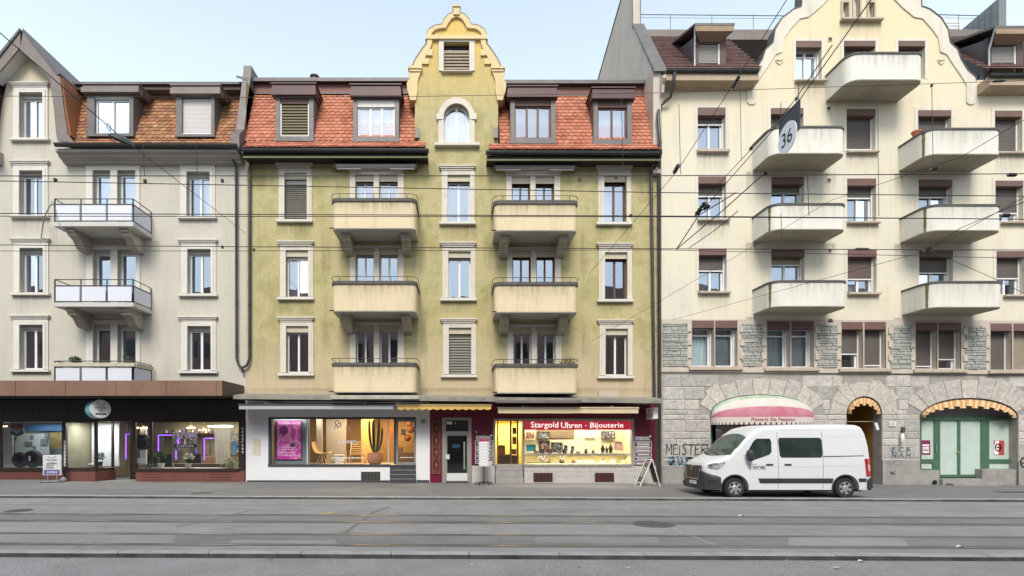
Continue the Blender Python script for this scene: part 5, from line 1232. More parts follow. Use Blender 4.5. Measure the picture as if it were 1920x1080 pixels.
# awnings
lilac = M('grey_lilac_awning', (.40,.40,.43), .85, .1, 2, dirt=.15)
def awning(px0, px1, yt, yb, mat, scal, d=21.75, arms=True, label=None, vm=None):
    x0,x1,zt,zb = X(px0,d),X(px1,d),Z(yt,d),Z(yb,d); mb = MB()
    n = int((x1-x0)/.28); pts = [(x0,zt-.05)]
    for i in range(n):
        a = x0+(x1-x0)*i/n; b = x0+(x1-x0)*(i+1)/n
        if scal: pts += [(a+(b-a)*u, zb+.035-.055*math.sin(math.pi*u)) for u in (0,.25,.5,.75)]
        else: pts += [(a, zb+R.uniform(0,.008))]
    pts += [(x1,zb+.03 if scal else zb),(x1,zt-.05)]
    mb.prism(pts, lambda u,v,w_: (u,w_,v), (d,d+.012))
    aw = mb.build('awning', mat, YB)
    if label: lab(aw, label)
    MB().box(x0-.03,x1+.03,d-.03,d+.09,zt-.05,zt+.03).build('front_bar', vm or M('awning_bar_dark', (.06,.06,.065), .5, .1), aw, bevel=.015)
    f = MB(); f.hexa([(x0,d+.05,zt-.03),(x1,d+.05,zt-.03),(x1,d+.05,zt-.015),(x0,d+.05,zt-.015)],[(x0,F-.1,zt+.12),(x1,F-.1,zt+.12),(x1,F-.1,zt+.135),(x0,F-.1,zt+.135)]); f.build('cloth', mat, aw)
    if arms:
        L = (x1-x0)
        for s, x in ((1,x0+L*.17),(-1,x1-L*.18)):
            MB().bar((x,d+.02,zt+.055),(x+s*L*.12,F-.25,zt+.10),.07,.05).bar((x+s*L*.12,F-.25,zt+.09),(x-s*L*.04,F-.05,zt+.08),.07,.05).build('folding_arm', M('arm_white', (.6,.6,.6), .4), aw)
    return aw
awning(448, 737, 758, 767.5, lilac, False, label='grey awning'); awning(745, 921, 759, 768, M('ochre_awning', (.62,.40,.10), .85, .12, 2, dirt=.2), True, arms=False, vm=M('bar_ochre', (.5,.38,.18), .6)); awning(934, 1197, 764.5, 775, M('cream_awning', (.64,.53,.33), .85, .1, 2, dirt=.15), False, vm=M('bar_cream', (.55,.47,.33), .6))
# --- maroon front: house door and jewellery shop
pieces = [(806,829,750,872),(884,928,750,873),(829,884,750,783),(928,1188,750,785),(1188,1228.5,750,877)]
mb = MB()
for a,c,y0,y1 in pieces: mb.box(X(a),X(c),F-.0,F+.2,Z(y1),Z(y0))
mb.box(X(806),X(829),F,F+.2,gz(-1)-.02,Z(872))
mb.build('shop_wall', maroon, YB)
MB().box(X(884.5),X(927.5),F-.03,F+.2,gz(1)-.03,Z(873)).build('plinth', stonepl, YB); MB().box(X(983),X(1229),F-.03,F+.2,gz(5)-.03,Z(873.5)).build('plinth', stonepl, YB)
gl = MB()
for i in range(1,8): gl.box(X(983+246*i/8)-.004,X(983+246*i/8)+.004,F-.034,F-.029,gz(5),Z(876))
for y in (884,893): gl.box(X(984),X(1228),F-.034,F-.029,Z(y)-.004,Z(y)+.004)
gl.build('plinth_joint', M('joint_grey', (.33,.31,.29), .9, .1), YB)
for a, c in ((1000,1036),(1115,1151)):
    gb = MB().box(X(a),X(c),F-.037,F-.0305,Z(903.5),Z(886.5),0)
    for i in range(14): x = X(a+1.3+i*(c-a-2.6)/13); gb.box(x-.014,x+.014,F-.06,F-.038,Z(903.5),Z(886.5),1)
    gb.build('vent_grille', [M('black_void', (.006,.006,.006)), M('grille_maroon', (.11,.025,.025), .6, .2)], YB)
# ornament pilaster
og = MB(); og.pbox(809.5,826,789.5,889,F-.03,F-.001,d=F); pil = og.build('pilaster', M('terracotta_relief', (.15,.035,.022), .65, .35, 10, bmp=.4), YB)
oo = MB()
for i in range(4):
    y = 803+i*23
    for k in range(2):
        for s in (-1,1): oo.tube([P(818+s*(1.2+4.2*math.sin(t*math.pi)), y-9+18*t+k*0, F-.04) for t in [j/8 for j in range(9)]], .016, 6)
    oo.lathe([(.001,-.03),(.045,-.02),(.06,0)], P(818,y,F-.03), 10, axis='y'); oo.tube([P(818-2.6,y+11.5,F-.04),P(818,y+9.5,F-.045),P(818+2.6,y+11.5,F-.04),P(818,y+13.5,F-.045),P(818-2.6,y+11.5,F-.04)], .014, 6)
ring(oo,(810,825.5,790,888.5),(811.3,824.2,791.3,887.2),F-.045,F-.03,foot=True); oo.build('relief', M('relief_bronze', (.25,.115,.06), .5, .3, 10, metal=.2), pil)
# house door
f_ = MB(); ring(f_,(829,884,783,905),(836,878,788,905),F-.02,F+.10); f_.box(X(836),X(878),F-.02,F+.10,Z(815),Z(808.5)); dfr = f_.build('door_frame', alu, YB)
MB().quad(P(836,808,F+.05),P(878,808,F+.05),P(878,788,F+.05),P(836,788,F+.05)).build('transom_pane', glassV, dfr)
m_ = MB(); text_px(m_, '4', 852.5, 855, 791.5, 795.5, F+.045); m_.build('number', wht, dfr)
MB().pbox(837.5,847.5,790.5,795.5,F+.03,F+.045,d=F+.03).build('notice', wht, dfr)
l_ = MB(); ring(l_,(836,878,815,903),(838.5,875.5,817,887),F+.02,F+.08,foot=True); dl = l_.build('house_door', alu, YB)
MB().quad(P(838.5,887,F+.05),P(875.5,887,F+.05),P(875.5,817,F+.05),P(838.5,817,F+.05)).build('pane', glassV, dl)
MB().pbox(837.5,876.5,887.5,901.5,F+.005,F+.02,d=F+.01).build('kick_panel', M('pale_kick_panel', (.60,.61,.60), .5, .06), dl); MB().pbox(835.5,843,852,861,F-.03,F+.0,d=F).build('lock_plate', M('lock_plate', (.60,.58,.52), .4), dl)
hl = shopbox(YB, X(832), X(882), F+.12, F+3, gz(0)-.02, Z(783), [M('hall_wall', (.09,.085,.08), .8, .2), M('hall_floor', (.06,.055,.05), .6), M('hall_ceiling', (.2,.2,.19), .9)])
MB().box(X(869,F+.8),X(872,F+.8),F+.7,F+.8,Z(880,F+.8),Z(828,F+.8)).build('hall_lamp', emis('hall_lamp_glow', (.9,.8,.55), .55), YB)
MB().box(X(848,F+2.8),X(862,F+2.8),F+2.75,F+2.8,Z(840,F+2.8),Z(833,F+2.8)).build('hall_window', emis('hall_window_glow', (.12,.28,.5), .35), YB)
# jewellery entrance: recess, steps, cabinet, window
yel = M('butter_yellow_lining', (.72,.58,.26), .8, .1, 1); creamd = M('display_cream', (.76,.68,.46), .8, .06, 1)
RY = F+1.25
st = MB(); zb = gz(2)
for i in range(3): h = (Z(872)-zb)/3; st.box(X(929)+.002*i,X(981)-.002*i,F-.16+.18*i,RY+.1,zb+h*i-(.05 if i == 0 else 0),zb+h*(i+1))
st.build('steps', M('grey_stone_step', (.33,.32,.31), .85, .2, 3, bmp=.2, dirt=.35), YB, bevel=.012)
rc = MB(); rc.quad((X(928),F+.2,Z(872)),(X(928),RY+1.2,Z(872)),(X(928),RY+1.2,Z(785)),(X(928),F+.2,Z(785))); rc.quad((X(928),F+.2,Z(787)),(X(983),F+.2,Z(787)),(X(983),RY+1.2,Z(787)),(X(928),RY+1.2,Z(787)))
rc.quad((X(982),F+.5,Z(872)),(X(982),RY+1.2,Z(872)),(X(982),RY+1.2,Z(785)),(X(982),F+.5,Z(785))); rc.quad((X(928),RY+1.2,Z(880)),(X(983),RY+1.2,Z(880)),(X(983),RY+1.2,Z(785)),(X(928),RY+1.2,Z(785))); rc.build('recess_lining', yel, YB)
f_ = MB(); f_.box(X(924.5),X(929),F-.04,F+.12,Z(874),Z(785)); f_.box(X(929),X(1184),F-.04,F+.12,Z(789.5),Z(785)); f_.box(X(1184),X(1188.5),F-.04,F+.12,Z(874),Z(785)); f_.box(X(980),X(983.5),F-.03,F+.12,Z(873),Z(789.5)); f_.box(X(983.5),X(1184),F-.06,F+.14,Z(875),Z(870.5))
jw = f_.build('shop_window', alu, YB)
MB().quad(P(983.5,870.5,F+.04),P(1184,870.5,F+.04),P(1184,789.5,F+.04),P(983.5,789.5,F+.04)).build('pane', glassS, jw)
dd = F+.62; k_ = MB(); dwn = M('bronze_door_frame', (.16,.11,.06), .45, .15, 4, metal=.3)
for a, c in ((932,934.5),(956,959.5),(969,972.5)): k_.pbox(a,c,789,870,dd,dd+.07,d=dd)
k_.pbox(934.5,956,852,853.5,dd,dd+.07,d=dd); jd = k_.build('shop_door', dwn, YB)
MB().pbox(934.5,956,853.6,870,dd+.01,dd+.05,d=dd).pbox(959.5,969,853.6,870,dd+.01,dd+.05,d=dd).build('door_panel', M('dark_wood_panel', (.055,.03,.02), .5, .3, 6, stretch=(1,1,6)), jd)
MB().quad(P(934.5,852,dd+.03),P(956,852,dd+.03),P(956,789,dd+.03),P(934.5,789,dd+.03)).quad(P(959.5,853,dd+.03),P(969,853,dd+.03),P(969,789,dd+.03),P(959.5,789,dd+.03)).build('pane', glassS, jd)
m_ = MB(); strokes(m_, [[(X(938+2*i+u,dd),Z(808+v,dd)) for u,v in ((0,4),(0,-3),(2,-3),(.6,0),(2,4))] for i in (0,3,6)], lambda u,v: (u,dd-.006,v), .02); m_.pbox(937,954,815,815.8,dd-.006,dd-.003,d=dd); m_.build('window_lettering', M('gold_lettering', (.45,.30,.05), .4, .1), jd)
dx0, dx1, dy0, dy1 = X(984), X(1184), F+.16, F+1.0
bk = MB(); bk.box(dx0,dx1,dy1,dy1+.05,Z(870),Z(787)); bk.box(dx0-.03,dx0,dy0,dy1,Z(870),Z(787)); bk.box(dx1,dx1+.03,dy0,dy1,Z(870),Z(787)); bk.box(dx0,dx1,dy0,dy1,Z(870)-.04,Z(870)); bk.build('display_case', creamd, YB)
for a, c in ((1006,1076),(1078,1122)): MB().pbox(a,c,806,821,dy1-.06,dy1-.005,d=dy1).build('backboard', M('brown_backboard', (.20,.15,.08), .7, .15, 3), YB) if a < 1070 else None
MB().box(dx0,dx1,F+.3,dy1-.01,Z(853.5,F+.3),Z(850,F+.3)).build('display_shelf', M('white_shelf', (.74,.74,.70), .5, .03), YB)
area('jewellery_light', ((dx0+dx1)/2,F+.45,Z(790)), 4.4, .3, 62, (1,.90,.66)); area('jewellery_light_low', ((dx0+dx1)/2,F+.34,Z(854.2,F+.3)), 4.4, .06, 26, (1,.86,.55)); area('entrance_light', (X(955),F+1.7,Z(790)), 1.0, .8, 40, (1,.82,.38))
MB().pbox(983.5,1184,789.6,806,F+.015,F+.035,d=F+.02).build('fascia_sign', maroonr, jw)
m_ = MB(); zz = F+.01
text_px(m_, 'Stargold', 995.5, 1047, 791.0, 804.8, zz, bold=.006); text_px(m_, 'Uhren', 1052, 1091, 792.3, 802.3, zz, bold=.006); m_.pbox(1097,1100,797.5,798.7,zz,zz+.003,d=zz); text_px(m_, 'Bijouterie', 1106.5, 1169, 792.3, 804.8, zz, bold=.006)
# little serifs
for x, y in ((1003.5,802.3),(1043.5,802.3),(1053,793.2),(1061,793.2),(1063.5,802.3),(1069,802.3),(1107.5,802.2)): m_.pbox(x-1.6,x+1.8,y-.35,y+.35,zz,zz+.002,d=zz)
m_.build('sign_lettering', emis('backlit_lettering', (.9,.80,.76), .55, (.8,.75,.7)), jw)
# notice panels on both sides
def notice(px0, px1, y0, name):
    m_ = MB(); d = F-.012; wd = px1-px0
    text_px(m_, 'STARGOLD', px0+1, px1-3.5, y0, y0+4.2, d, bold=.03); m_.prism([(X(px1-1.5,d)+(.06 if i % 2 == 0 else .025)*math.cos(i*math.pi/5), Z(y0-.5,d)+(.06 if i % 2 == 0 else .025)*math.sin(i*math.pi/5)) for i in range(10)], lambda u,v,w_: (u,w_,v), (d,d+.003))
    x = px0+1
    while x < px1-2: L = R.uniform(2,6); m_.pbox(x,min(x+L,px1-2),y0+5.4,y0+6.6,d,d+.003,d=d); x += L+.8
    for (a, b_, lines) in ((9,21,3),(22.5,28.5,1),(30.5,37,1),(39,45.5,1),(47.5,52,1)):
        q = (px0-.5,px1+.5,y0+a,y0+b_); ring(m_, q, (q[0]+.7,q[1]-.7,q[2]+.7,q[3]-.7), d, d+.003, foot=True)
        for k in range(lines):
            yy = y0+a+2.4+k*3.2; x = px0+R.uniform(3,6)
            while x < px1-4: L = R.uniform(1.5,4); m_.pbox(x,min(x+L,px1-3),yy,yy+1.6,d,d+.003,d=d); x += L+.6
    MB().pbox(px0-2.5,px1+2.5,y0-3,y0+56,F-.009,F-.0005,d=F).build('notice_board', M('dark_plum_board', (.05,.01,.028), .4, .1), YB)
    m_.build('notice_lettering', wht, YB)
notice(891.5, 923, 817, 'l'); notice(1190, 1221, 818.5, 'r')
MB().pbox(892,894.2,809,811,F-.03,F-.001,d=F).build('bell_push', wht, YB)
# display pieces
def ddisp(px, py, d, w_, h, dep, fmat, cmat, label, name='framed_picture', cat='picture', group='pieces on display in the jewellery window', tilt=.12):
    c = P(px, py, d); t = thing(name, label, cat, c, group); x0,x1 = c.x-w_/2,c.x+w_/2; z0_ = c.z; T = lambda y,z: (d+y+(z-z0_)*tilt, z)
    def hb(mb, a,b,y0,y1,za,zb): 
        q = lambda y,z: (d+y+(z-z0_)*tilt)
        mb.hexa([(a,q(y0,za),za),(b,q(y0,za),za),(b,q(y0,zb),zb),(a,q(y0,zb),zb)],[(a,q(y1,za),za),(b,q(y1,za),za),(b,q(y1,zb),zb),(a,q(y1,zb),zb)])
    e = min(.03, h*.15); m_ = MB(); hb(m_,x0,x1,0,dep,z0_,z0_+e); hb(m_,x0,x1,0,dep,z0_+h-e,z0_+h); hb(m_,x0,x0+e,0,dep,z0_+e,z0_+h-e); hb(m_,x1-e,x1,0,dep,z0_+e,z0_+h-e); m_.build('frame', fmat, t)
    m_ = MB(); hb(m_,x0+e,x1-e,dep*.4,dep*.9,z0_+e,z0_+h-e); m_.build('picture', cmat, t); return t
dwood = M('dark_display_wood', (.06,.03,.02), .5, .2, 5); wf = M('white_display_frame', (.72,.72,.70), .5, .05)
def artm(name, a, b_, c, sc=9): return poster_mat(name, a, b_, c, sc)
ph = artm('dark_photo_print', (.012,.012,.013), (.05,.045,.042), (.45,.45,.45)); ph2 = artm('brown_photo_print', (.04,.017,.012), (.15,.055,.03), (.5,.42,.36)); ph3 = artm('red_photo_print', (.25,.04,.02), (.5,.15,.05), (.12,.05,.04)); ph4 = artm('teal_print', (.01,.16,.22), (.02,.32,.40), (.05,.06,.07)); ph5 = artm('pink_print', (.6,.3,.28), (.75,.5,.45), (.4,.2,.2)); ph6 = artm('screen_print', (.035,.04,.042), (.09,.10,.10), (.4,.42,.4), 6)
DS = F+.55; zS = 850; dB = F+.45; yB = 869.5
for a in ((1019,823,dy1-.15,.58,.33,.08,dwood,ph6,'dark grey display screen hung at the top of the jewellery window','display_screen','screen'), (1021,849,DS,.50,.55,.10,dwood,ph2,'large brown watch picture stand on the glass shelf'), (1044.5,848.5,DS,.52,.46,.06,dwood,ph,'black ring photograph in a dark frame, beside the large watch stand'),
    (1061,846.5,DS,.22,.30,.04,wf,ph,'small black and white frame, right of the ring photograph'), (1074,846.5,DS,.20,.26,.04,wf,ph,'smallest white frame with black picture on the shelf'), (996,846,DS,.42,.30,.05,ph4,ph4,'teal box picture at the left end of the shelf'), (1141,823,dy1-.12,.62,.36,.05,dwood,ph,'wide dark photograph high at the right of the window'),
    (1160,845,DS,.36,.42,.05,ph5,ph5,'pink picture card at the right end of the shelf'), (1018,865,dB,.42,.26,.05,ph2,ph,'low brown picture on the bottom of the window'), (1054,864,dB,.16,.22,.05,ph,ph,'small black card on the bottom of the window'), (994,824,dy1-.2,.42,.36,.05,yel,ph2,'yellow framed photo high at the left of the window')): ddisp(*a)
for a in ((941,852,dd+.35,.30,.42,.06,dwood,ph3,'red brown picture behind the lower left of the glass door'), (964,852,dd+.4,.20,.24,.05,dwood,ph3,'small red picture low behind the right door pane'), (964.5,833,dd+.4,.18,.34,.05,dwood,ph2,'brown picture halfway up the right door pane'), (964.5,814,dd+.4,.18,.30,.05,dwood,ph,'dark picture at the top of the right door pane')): ddisp(*a, group='pictures behind the jewellery door')
for k in range(16):
    lo = k > 8; px = (1006+k*13.5+R.uniform(-3,3)) if not lo else 1030+(k-9)*21+R.uniform(-4,4); dd_ = F+.42 if not lo else F+.5; c = P(px, 850 if not lo else 869, dd_); h_ = R.uniform(.08,.2); wd = R.uniform(.05,.11); t = thing('watch_stand', 'small dark watch stand %s, %s from the left' % ('on the bottom of the jewellery window' if lo else 'on the glass shelf', ('first','second','third','fourth','fifth','sixth','seventh','eighth','ninth')[k if not lo else k-9]), 'watch stand', c, 'watch stands')
    MB().hexa([c+Vector(q) for q in ((-wd,0,0),(wd,0,0),(wd*.8,.05,h_),(-wd*.8,.05,h_))],[c+Vector(q) for q in ((-wd,.1,0),(wd,.1,0),(wd*.8,.08,h_),(-wd*.8,.08,h_))]).build('stand', (dwood, M('black_velvet', (.012,.012,.014), .95), M('plum_velvet', (.09,.02,.03), .9))[k % 3], t); MB().lathe([(.012,-.004),(.03,-.004),(.03,.004),(.012,.004)], c+Vector((0,.02,h_*.6)), 12, axis='y').build('watch', M('steel_gold', (.55,.45,.28), .3, .2, 20, metal=.7), t)
busts = M('dark_velvet_bust', (.05,.02,.015), .9, .2, 5)
for px, s, l in ((1130,.16,'dark velvet necklace bust, leftmost of three on the shelf'),(1137.5,.12,'small dark necklace bust between two larger ones'),(1145,.17,'dark velvet necklace bust, rightmost of three on the shelf')):
    c = P(px,849,DS); tag(rebase(MB().lathe([(s*.55,0),(s*.6,.02),(s*.35,.05),(s*.62,s*1.1),(s*.4,s*1.7),(s*.22,s*1.9),(s*.24,s*2.2),(s*.1,s*2.3)], c, 14).build('necklace_bust', busts, smooth=True)), l, 'bust', 'necklace busts')
gold = M('gold', (.62,.38,.08), .3, .1, 9, metal=.7); tray = M('cream_tray', (.78,.70,.52), .8, .05)
for i, (px, y, d, l) in enumerate(((1094,849,DS,'gold tray with rings on the shelf, left of the busts'),(1108,849,DS,'gold tray on the shelf between the rings and the busts'),(1088,868.5,dB,'cream tray of gold rings on the bottom, leftmost'),(1100,868.5,dB,'cream tray of gold rings on the bottom, second'),(1112,868.5,dB,'cream tray of gold rings on the bottom, third'),(1131,868.5,dB,'copper ring holder on the bottom of the window'),(1150,868.5,dB,'pale wide tray on the bottom, right of the copper holder'),(1170,868.5,dB,'pale tray at the right end of the bottom'))):
    c = P(px,y,d); t = thing('jewellery_tray', l, 'jewellery tray', c, 'jewellery trays'); MB().hexa([(c.x-.11,d-.08,c.z),(c.x+.11,d-.08,c.z),(c.x+.11,d-.08,c.z+.03),(c.x-.11,d-.08,c.z+.03)],[(c.x-.11,d+.1,c.z),(c.x+.11,d+.1,c.z),(c.x+.11,d+.1,c.z+.12),(c.x-.11,d+.1,c.z+.12)]).build('tray', tray, t)
    for k in range(5):
        a = -.08+.04*k; q = Vector((c.x+a,d-.04+.02*(k%2),c.z+.07+.02*(k%2))); r_ = .016
        MB().tube([(q.x+r_*math.cos(u),q.y,q.z+r_*math.sin(u)) for u in [j*math.pi/5 for j in range(11)]], .006, 5).build('ring', gold, t)
for i in range(14):
    px = 989+i*2.6+R.uniform(-.6,.6) if i < 8 else 1012+(i-8)*2.6
    c = P(px,869,F+.3); tag(rebase(MB().box(c.x-.016,c.x+.016,F+.29,F+.32,c.z,c.z+.05).box(c.x-.010,c.x+.010,F+.28,F+.289,c.z+.012,c.z+.04).build('price_card', blk if i % 2 else dwood)), 'tiny dark price card in the row along the bottom left of the window', 'price card', 'price cards')
for i, px in enumerate((1098,1103.5,1109.5,1114.5)):
    c = P(px,821,dy1-.06); tag(rebase(MB().box(c.x-.045,c.x+.045,dy1-.10,dy1-.02,c.z,c.z+.36).box(c.x-.05,c.x+.05,dy1-.11,dy1-.01,c.z+.36,c.z+.38).build('display_column', wf)), 'narrow white jewellery stand, %s of four hung high in the window' % ('leftmost','second from the left','third from the left','rightmost')[i], 'display stand', 'white stands')
# projecting light box, house number plates
t = thing('light_box_sign', 'white projecting shop sign beside the grey downpipes', 'sign', P(1217,785,22.5))
bx0,bx1 = X(1225,22.05),X(1234,22.05)
MB().box(bx0,bx1,22.05,22.95,Z(785.5,22.05),Z(763.5,22.05)).build('box', M('white_sign_acrylic', (.78,.75,.74), .4, .03), t, bevel=.015)
m_ = MB(); x = bx0-.004; zc = Z(774.5,22.05)
m_.prism([(22.5+.10*math.cos(a), zc+.14+.07*math.sin(a)) for a in [i*math.pi/6 for i in range(12)]], lambda u,v,w_: (w_,u,v), (x,x+.003)); m_.build('emblem', M('red_emblem', (.32,.02,.03), .5), t)
m_ = MB(); put_text(m_, 'STARGOLD', lambda u,v: (x, 22.88-.74*u*1.0, zc-.14+.13*v)); put_text(m_, 'UHREN', lambda u,v: (x, 22.80-.56*u, zc-.03+.08*v)); m_.build('lettering', blk, t)
MB().box(bx0+.04,bx1-.04,22.951,F-.001,Z(776,22.05),Z(773,22.05)).build('bracket', zinc, t)
def plate(px, py, body, label, base, let, w_=8.5, h=7.5, wall=F):
    t = thing('house_number_plate', label, 'number plate', P(px,py+h/2,wall-.02)); MB().pbox(px-w_/2,px+w_/2,py-h/2,py+h/2,wall-.022,wall-.001,d=wall).build('plate', base, t, bevel=.005)
    m_ = MB(); text_px(m_, body, px-w_*.32, px+w_*.32, py-h*.3, py+h*.3, wall-.025); m_.build('number', let, t)
plate(793.5, 790, '232', 'small pale blue house number plate on the white shop wall', M('enamel_pale_blue', (.30,.40,.50), .3), M('enamel_navy', (.03,.05,.10), .3))
# ================================================================== shop under the bronze canopy (left house)
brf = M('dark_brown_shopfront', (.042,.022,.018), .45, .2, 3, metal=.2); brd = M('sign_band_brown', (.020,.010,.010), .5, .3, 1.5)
redp = M('red_brown_plinth', (.165,.055,.042), .7, .15, 2, bmp=.15, dirt=.35)
ZW, ZT = Z(878), Z(790)
b_ = MB(); b_.box(X(-230),X(458),F,F+.15,ZT,Z(745)); b_.box(X(448),X(458.5),F-.03,F+.15,Z(883),ZT-.002); b_.build('sign_band', brd, LB)
for x in (5,60,126,250,318,384): MB().box(X(x)-.012,X(x)+.012,F-.006,F-.001,ZT+.1,Z(748)).build('band_joint', M('joint_black', (.008,.005,.005), .6), LB)
RC = F+.85
pm_ = MB(); pm_.box(X(122),X(179),F-.02,F+.15,gz(-17)-.05,Z(884)); pm_.box(X(255),X(459),F-.02,F+.15,gz(-10)-.06,Z(884)); pm_.box(X(-230),X(119,RC),RC,RC+.15,gz(-18)-.05,Z(884,RC))
pm_.hexa([(X(179),F-.02,gz(-15)-.05),(X(179)+.0,F-.02,gz(-15)-.05),(X(179),F-.02,Z(884)),(X(179)-.001,F-.02,Z(884))],[(X(213,24.1),24.1,gz(-15)-.05),(X(213,24.1)+.1,24.1,gz(-15)-.05),(X(213,24.1)+.1,24.1,Z(884)),(X(213,24.1),24.1,Z(884))])
pm_.build('plinth', redp, LB)
hl = MB()
for c in (271,396):
    for i in range(8):
        for j in range(3): hl.lathe([(.028,-.0225),(.028,-.0215)], P(c+i*4.9,889.5+j*5.2,F), 8, axis='y')
hl.build('vent_holes', M('black_void', (.006,.006,.006)), LB)
f_ = MB(); f_.box(X(118),X(124),F-.02,F+.1,Z(884),ZT); f_.box(X(177),X(181),F-.02,F+.1,Z(884),ZT); f_.box(X(124),X(177),F-.03,F+.12,Z(884),Z(877)); f_.box(X(124),X(177),F,F+.1,ZT-.05,ZT); fw1 = f_.build('shop_window', brf, LB)
MB().quad(P(124,877,F+.05),P(177,877,F+.05),P(177,791,F+.05),P(124,791,F+.05)).build('pane', glassS, fw1)
f_ = MB(); f_.box(X(249),X(254.5),F-.02,F+.1,Z(884),ZT); f_.box(X(254.5),X(448),F-.05,F+.12,Z(884.5),Z(878.5)); f_.box(X(254.5),X(448),F,F+.1,ZT-.03,ZT); fw2 = f_.build('shop_window', brf, LB)
MB().quad(P(254.5,878.5,F+.05),P(448,878.5,F+.05),P(448,791,F+.05),P(254.5,791,F+.05)).build('pane', glassS, fw2)
# slanting side glass and recessed door
f_ = MB(); a, c = Vector((X(180),F+.02,0)), Vector((X(211.5,24.1),24.1,0))
f_.bar(c+Vector((0,0,Z(884,24.1))), c+Vector((0,0,ZT)), .09); f_.bar(a+Vector((0,0,Z(881))), c+Vector((0,0,Z(881))), .07, .12); fs_ = f_.build('shop_window', brf, LB)
MB().quad(a+Vector((0,0,Z(878))), c+Vector((0,0,Z(878))), c+Vector((0,0,ZT)), a+Vector((0,0,ZT))).build('pane', glassS, fs_)
f_ = MB(); ring(f_, (214,258,788,905), (222,252,793,896), 24.1, 24.18, foot=True); dr_ = f_.build('shop_door', brf, LB)
MB().quad(P(221,900,24.14),P(253,900,24.14),P(253,790,24.14),P(221,790,24.14)).build('pane', glassS, dr_)
MB().tube([P(224,862,24.05),P(224,828,24.05)], .02, 8).build('handle', steel, dr_)
f_ = MB(); 
for x in (-120,-60,1,118): f_.box(X(x,RC)-.05,X(x,RC)+.05,RC,RC+.08,Z(882,RC),ZT)
f_.box(X(-230),X(120,RC),RC-.03,RC+.1,Z(884,RC),Z(877,RC)); fl_ = f_.build('shop_window', brf, LB)
MB().quad(P(-200,877,RC+.04),P(118,877,RC+.04),P(118,788,RC+.04),P(-200,788,RC+.04)).build('pane', glassS, fl_)
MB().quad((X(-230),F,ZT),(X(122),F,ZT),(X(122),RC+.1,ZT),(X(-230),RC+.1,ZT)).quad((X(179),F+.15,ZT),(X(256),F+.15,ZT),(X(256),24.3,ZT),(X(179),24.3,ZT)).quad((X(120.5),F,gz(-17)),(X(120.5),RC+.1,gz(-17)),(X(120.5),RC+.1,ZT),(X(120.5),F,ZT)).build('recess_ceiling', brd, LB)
olv = M('olive_shop_wall', (.26,.235,.15), .85, .25, 1.5); drk = M('dark_shop_floor', (.06,.055,.05), .5, .3, 3)
shopbox(LB, X(121), X(459), F+.16, F+4.6, gz(-12)-.03, ZT+.25, [olv, drk, M('shop_ceiling_white', (.5,.5,.47), .9)])
MB().box(X(124),X(178.5),F+1.6,F+1.65,Z(878),ZT).build('partition', M('pale_partition', (.74,.77,.76), .8, .08), LB)
MB().quad((X(120.3),RC,gz(-18)),(X(120.3),RC+2.5,gz(-18)),(X(120.3),RC+2.5,ZT),(X(120.3),RC,ZT)).quad((X(-230),RC+2.2,gz(-18)),(X(121),RC+2.2,gz(-18)),(X(121),RC+2.2,ZT),(X(-230),RC+2.2,ZT)).quad((X(-230),RC,Z(878,RC)),(X(121),RC,Z(878,RC)),(X(121),RC+2.2,Z(878,RC)),(X(-230),RC+2.2,Z(878,RC))).quad((X(-230),RC,ZT),(X(121),RC,ZT),(X(121),RC+2.2,ZT),(X(-230),RC+2.2,ZT)).build('shop_interior', M('tyre_shop_wall', (.30,.33,.33), .8, .15, 1), LB)
area('salon_light', (X(350),F+1.6,ZT+.18), 4.5, 1.0, 60, (1,.93,.82)); area('salon_back', (X(330),F+3.6,ZT+.18), 4.5, .8, 60, (1,.90,.68)); area('tyre_light', (X(50),RC+.8,ZT-.05), 3.0, .4, 26, (.9,.97,1)); area('corner_light', (X(155),F+.7,ZT-.03), .9, .3, 34, (.95,1,1))
neon = emis('violet_neon', (.22,.06,1.0), 2.1)
for (pts) in ([(236,860),(236,814),(249,814)], [(297,846),(297,816),(322,816)], [(330,862),(330,845)], [(383,862),(383,822),(400,822)], [(264+70,822),(264+70,834)]):
    d = F+3.2; MB().tube([P(x,y,d) for x,y in pts], .02, 8).build('neon_tube', neon, LB)
MB().box(X(390,F+2.2),X(436,F+2.2),F+2.2,F+2.25,Z(800.5,F+2.2),Z(798,F+2.2)).box(X(128,F+1.5),X(131,F+1.5),F+1.5,F+1.54,Z(870,F+1.5),Z(800,F+1.5)).build('ceiling_tube', emis('tube_light', (1,1,.95), 4), LB)
bm_ = emis('chandelier_bulb', (1,.72,.35), 9)
def chandelier(px, py, d, n, r, label):
    c = P(px,py,d); t = thing('chandelier', label, 'lamp', c); m_ = MB(); m_.tube([c,c+Vector((0,0,ZT+.24-c.z))],.012,6); m_.lathe([(.02,-.05),(r*.5,0),(r*.45,.04),(.02,.06)], c, 14); m_.build('body', M('brass', (.45,.27,.10), .35, .1, 8, metal=.8), t)
    for i in range(n):
        a = 2*math.pi*i/n; q = c+Vector((r*math.cos(a), r*.6*math.sin(a), -.06)); MB().lathe([(.012,-.03),(.035,0),(.012,.035)], q, 8).build('bulb', bm_, t)
chandelier(266, 800, F+1.4, 6, .22, 'brass ring chandelier near the left end of the salon window'); chandelier(358, 800, F+1.6, 5, .17, 'small chandelier with warm bulbs behind the salon lettering'); chandelier(383, 804, F+2.4, 4, .22, 'low chandelier of four bulbs deep inside the salon')
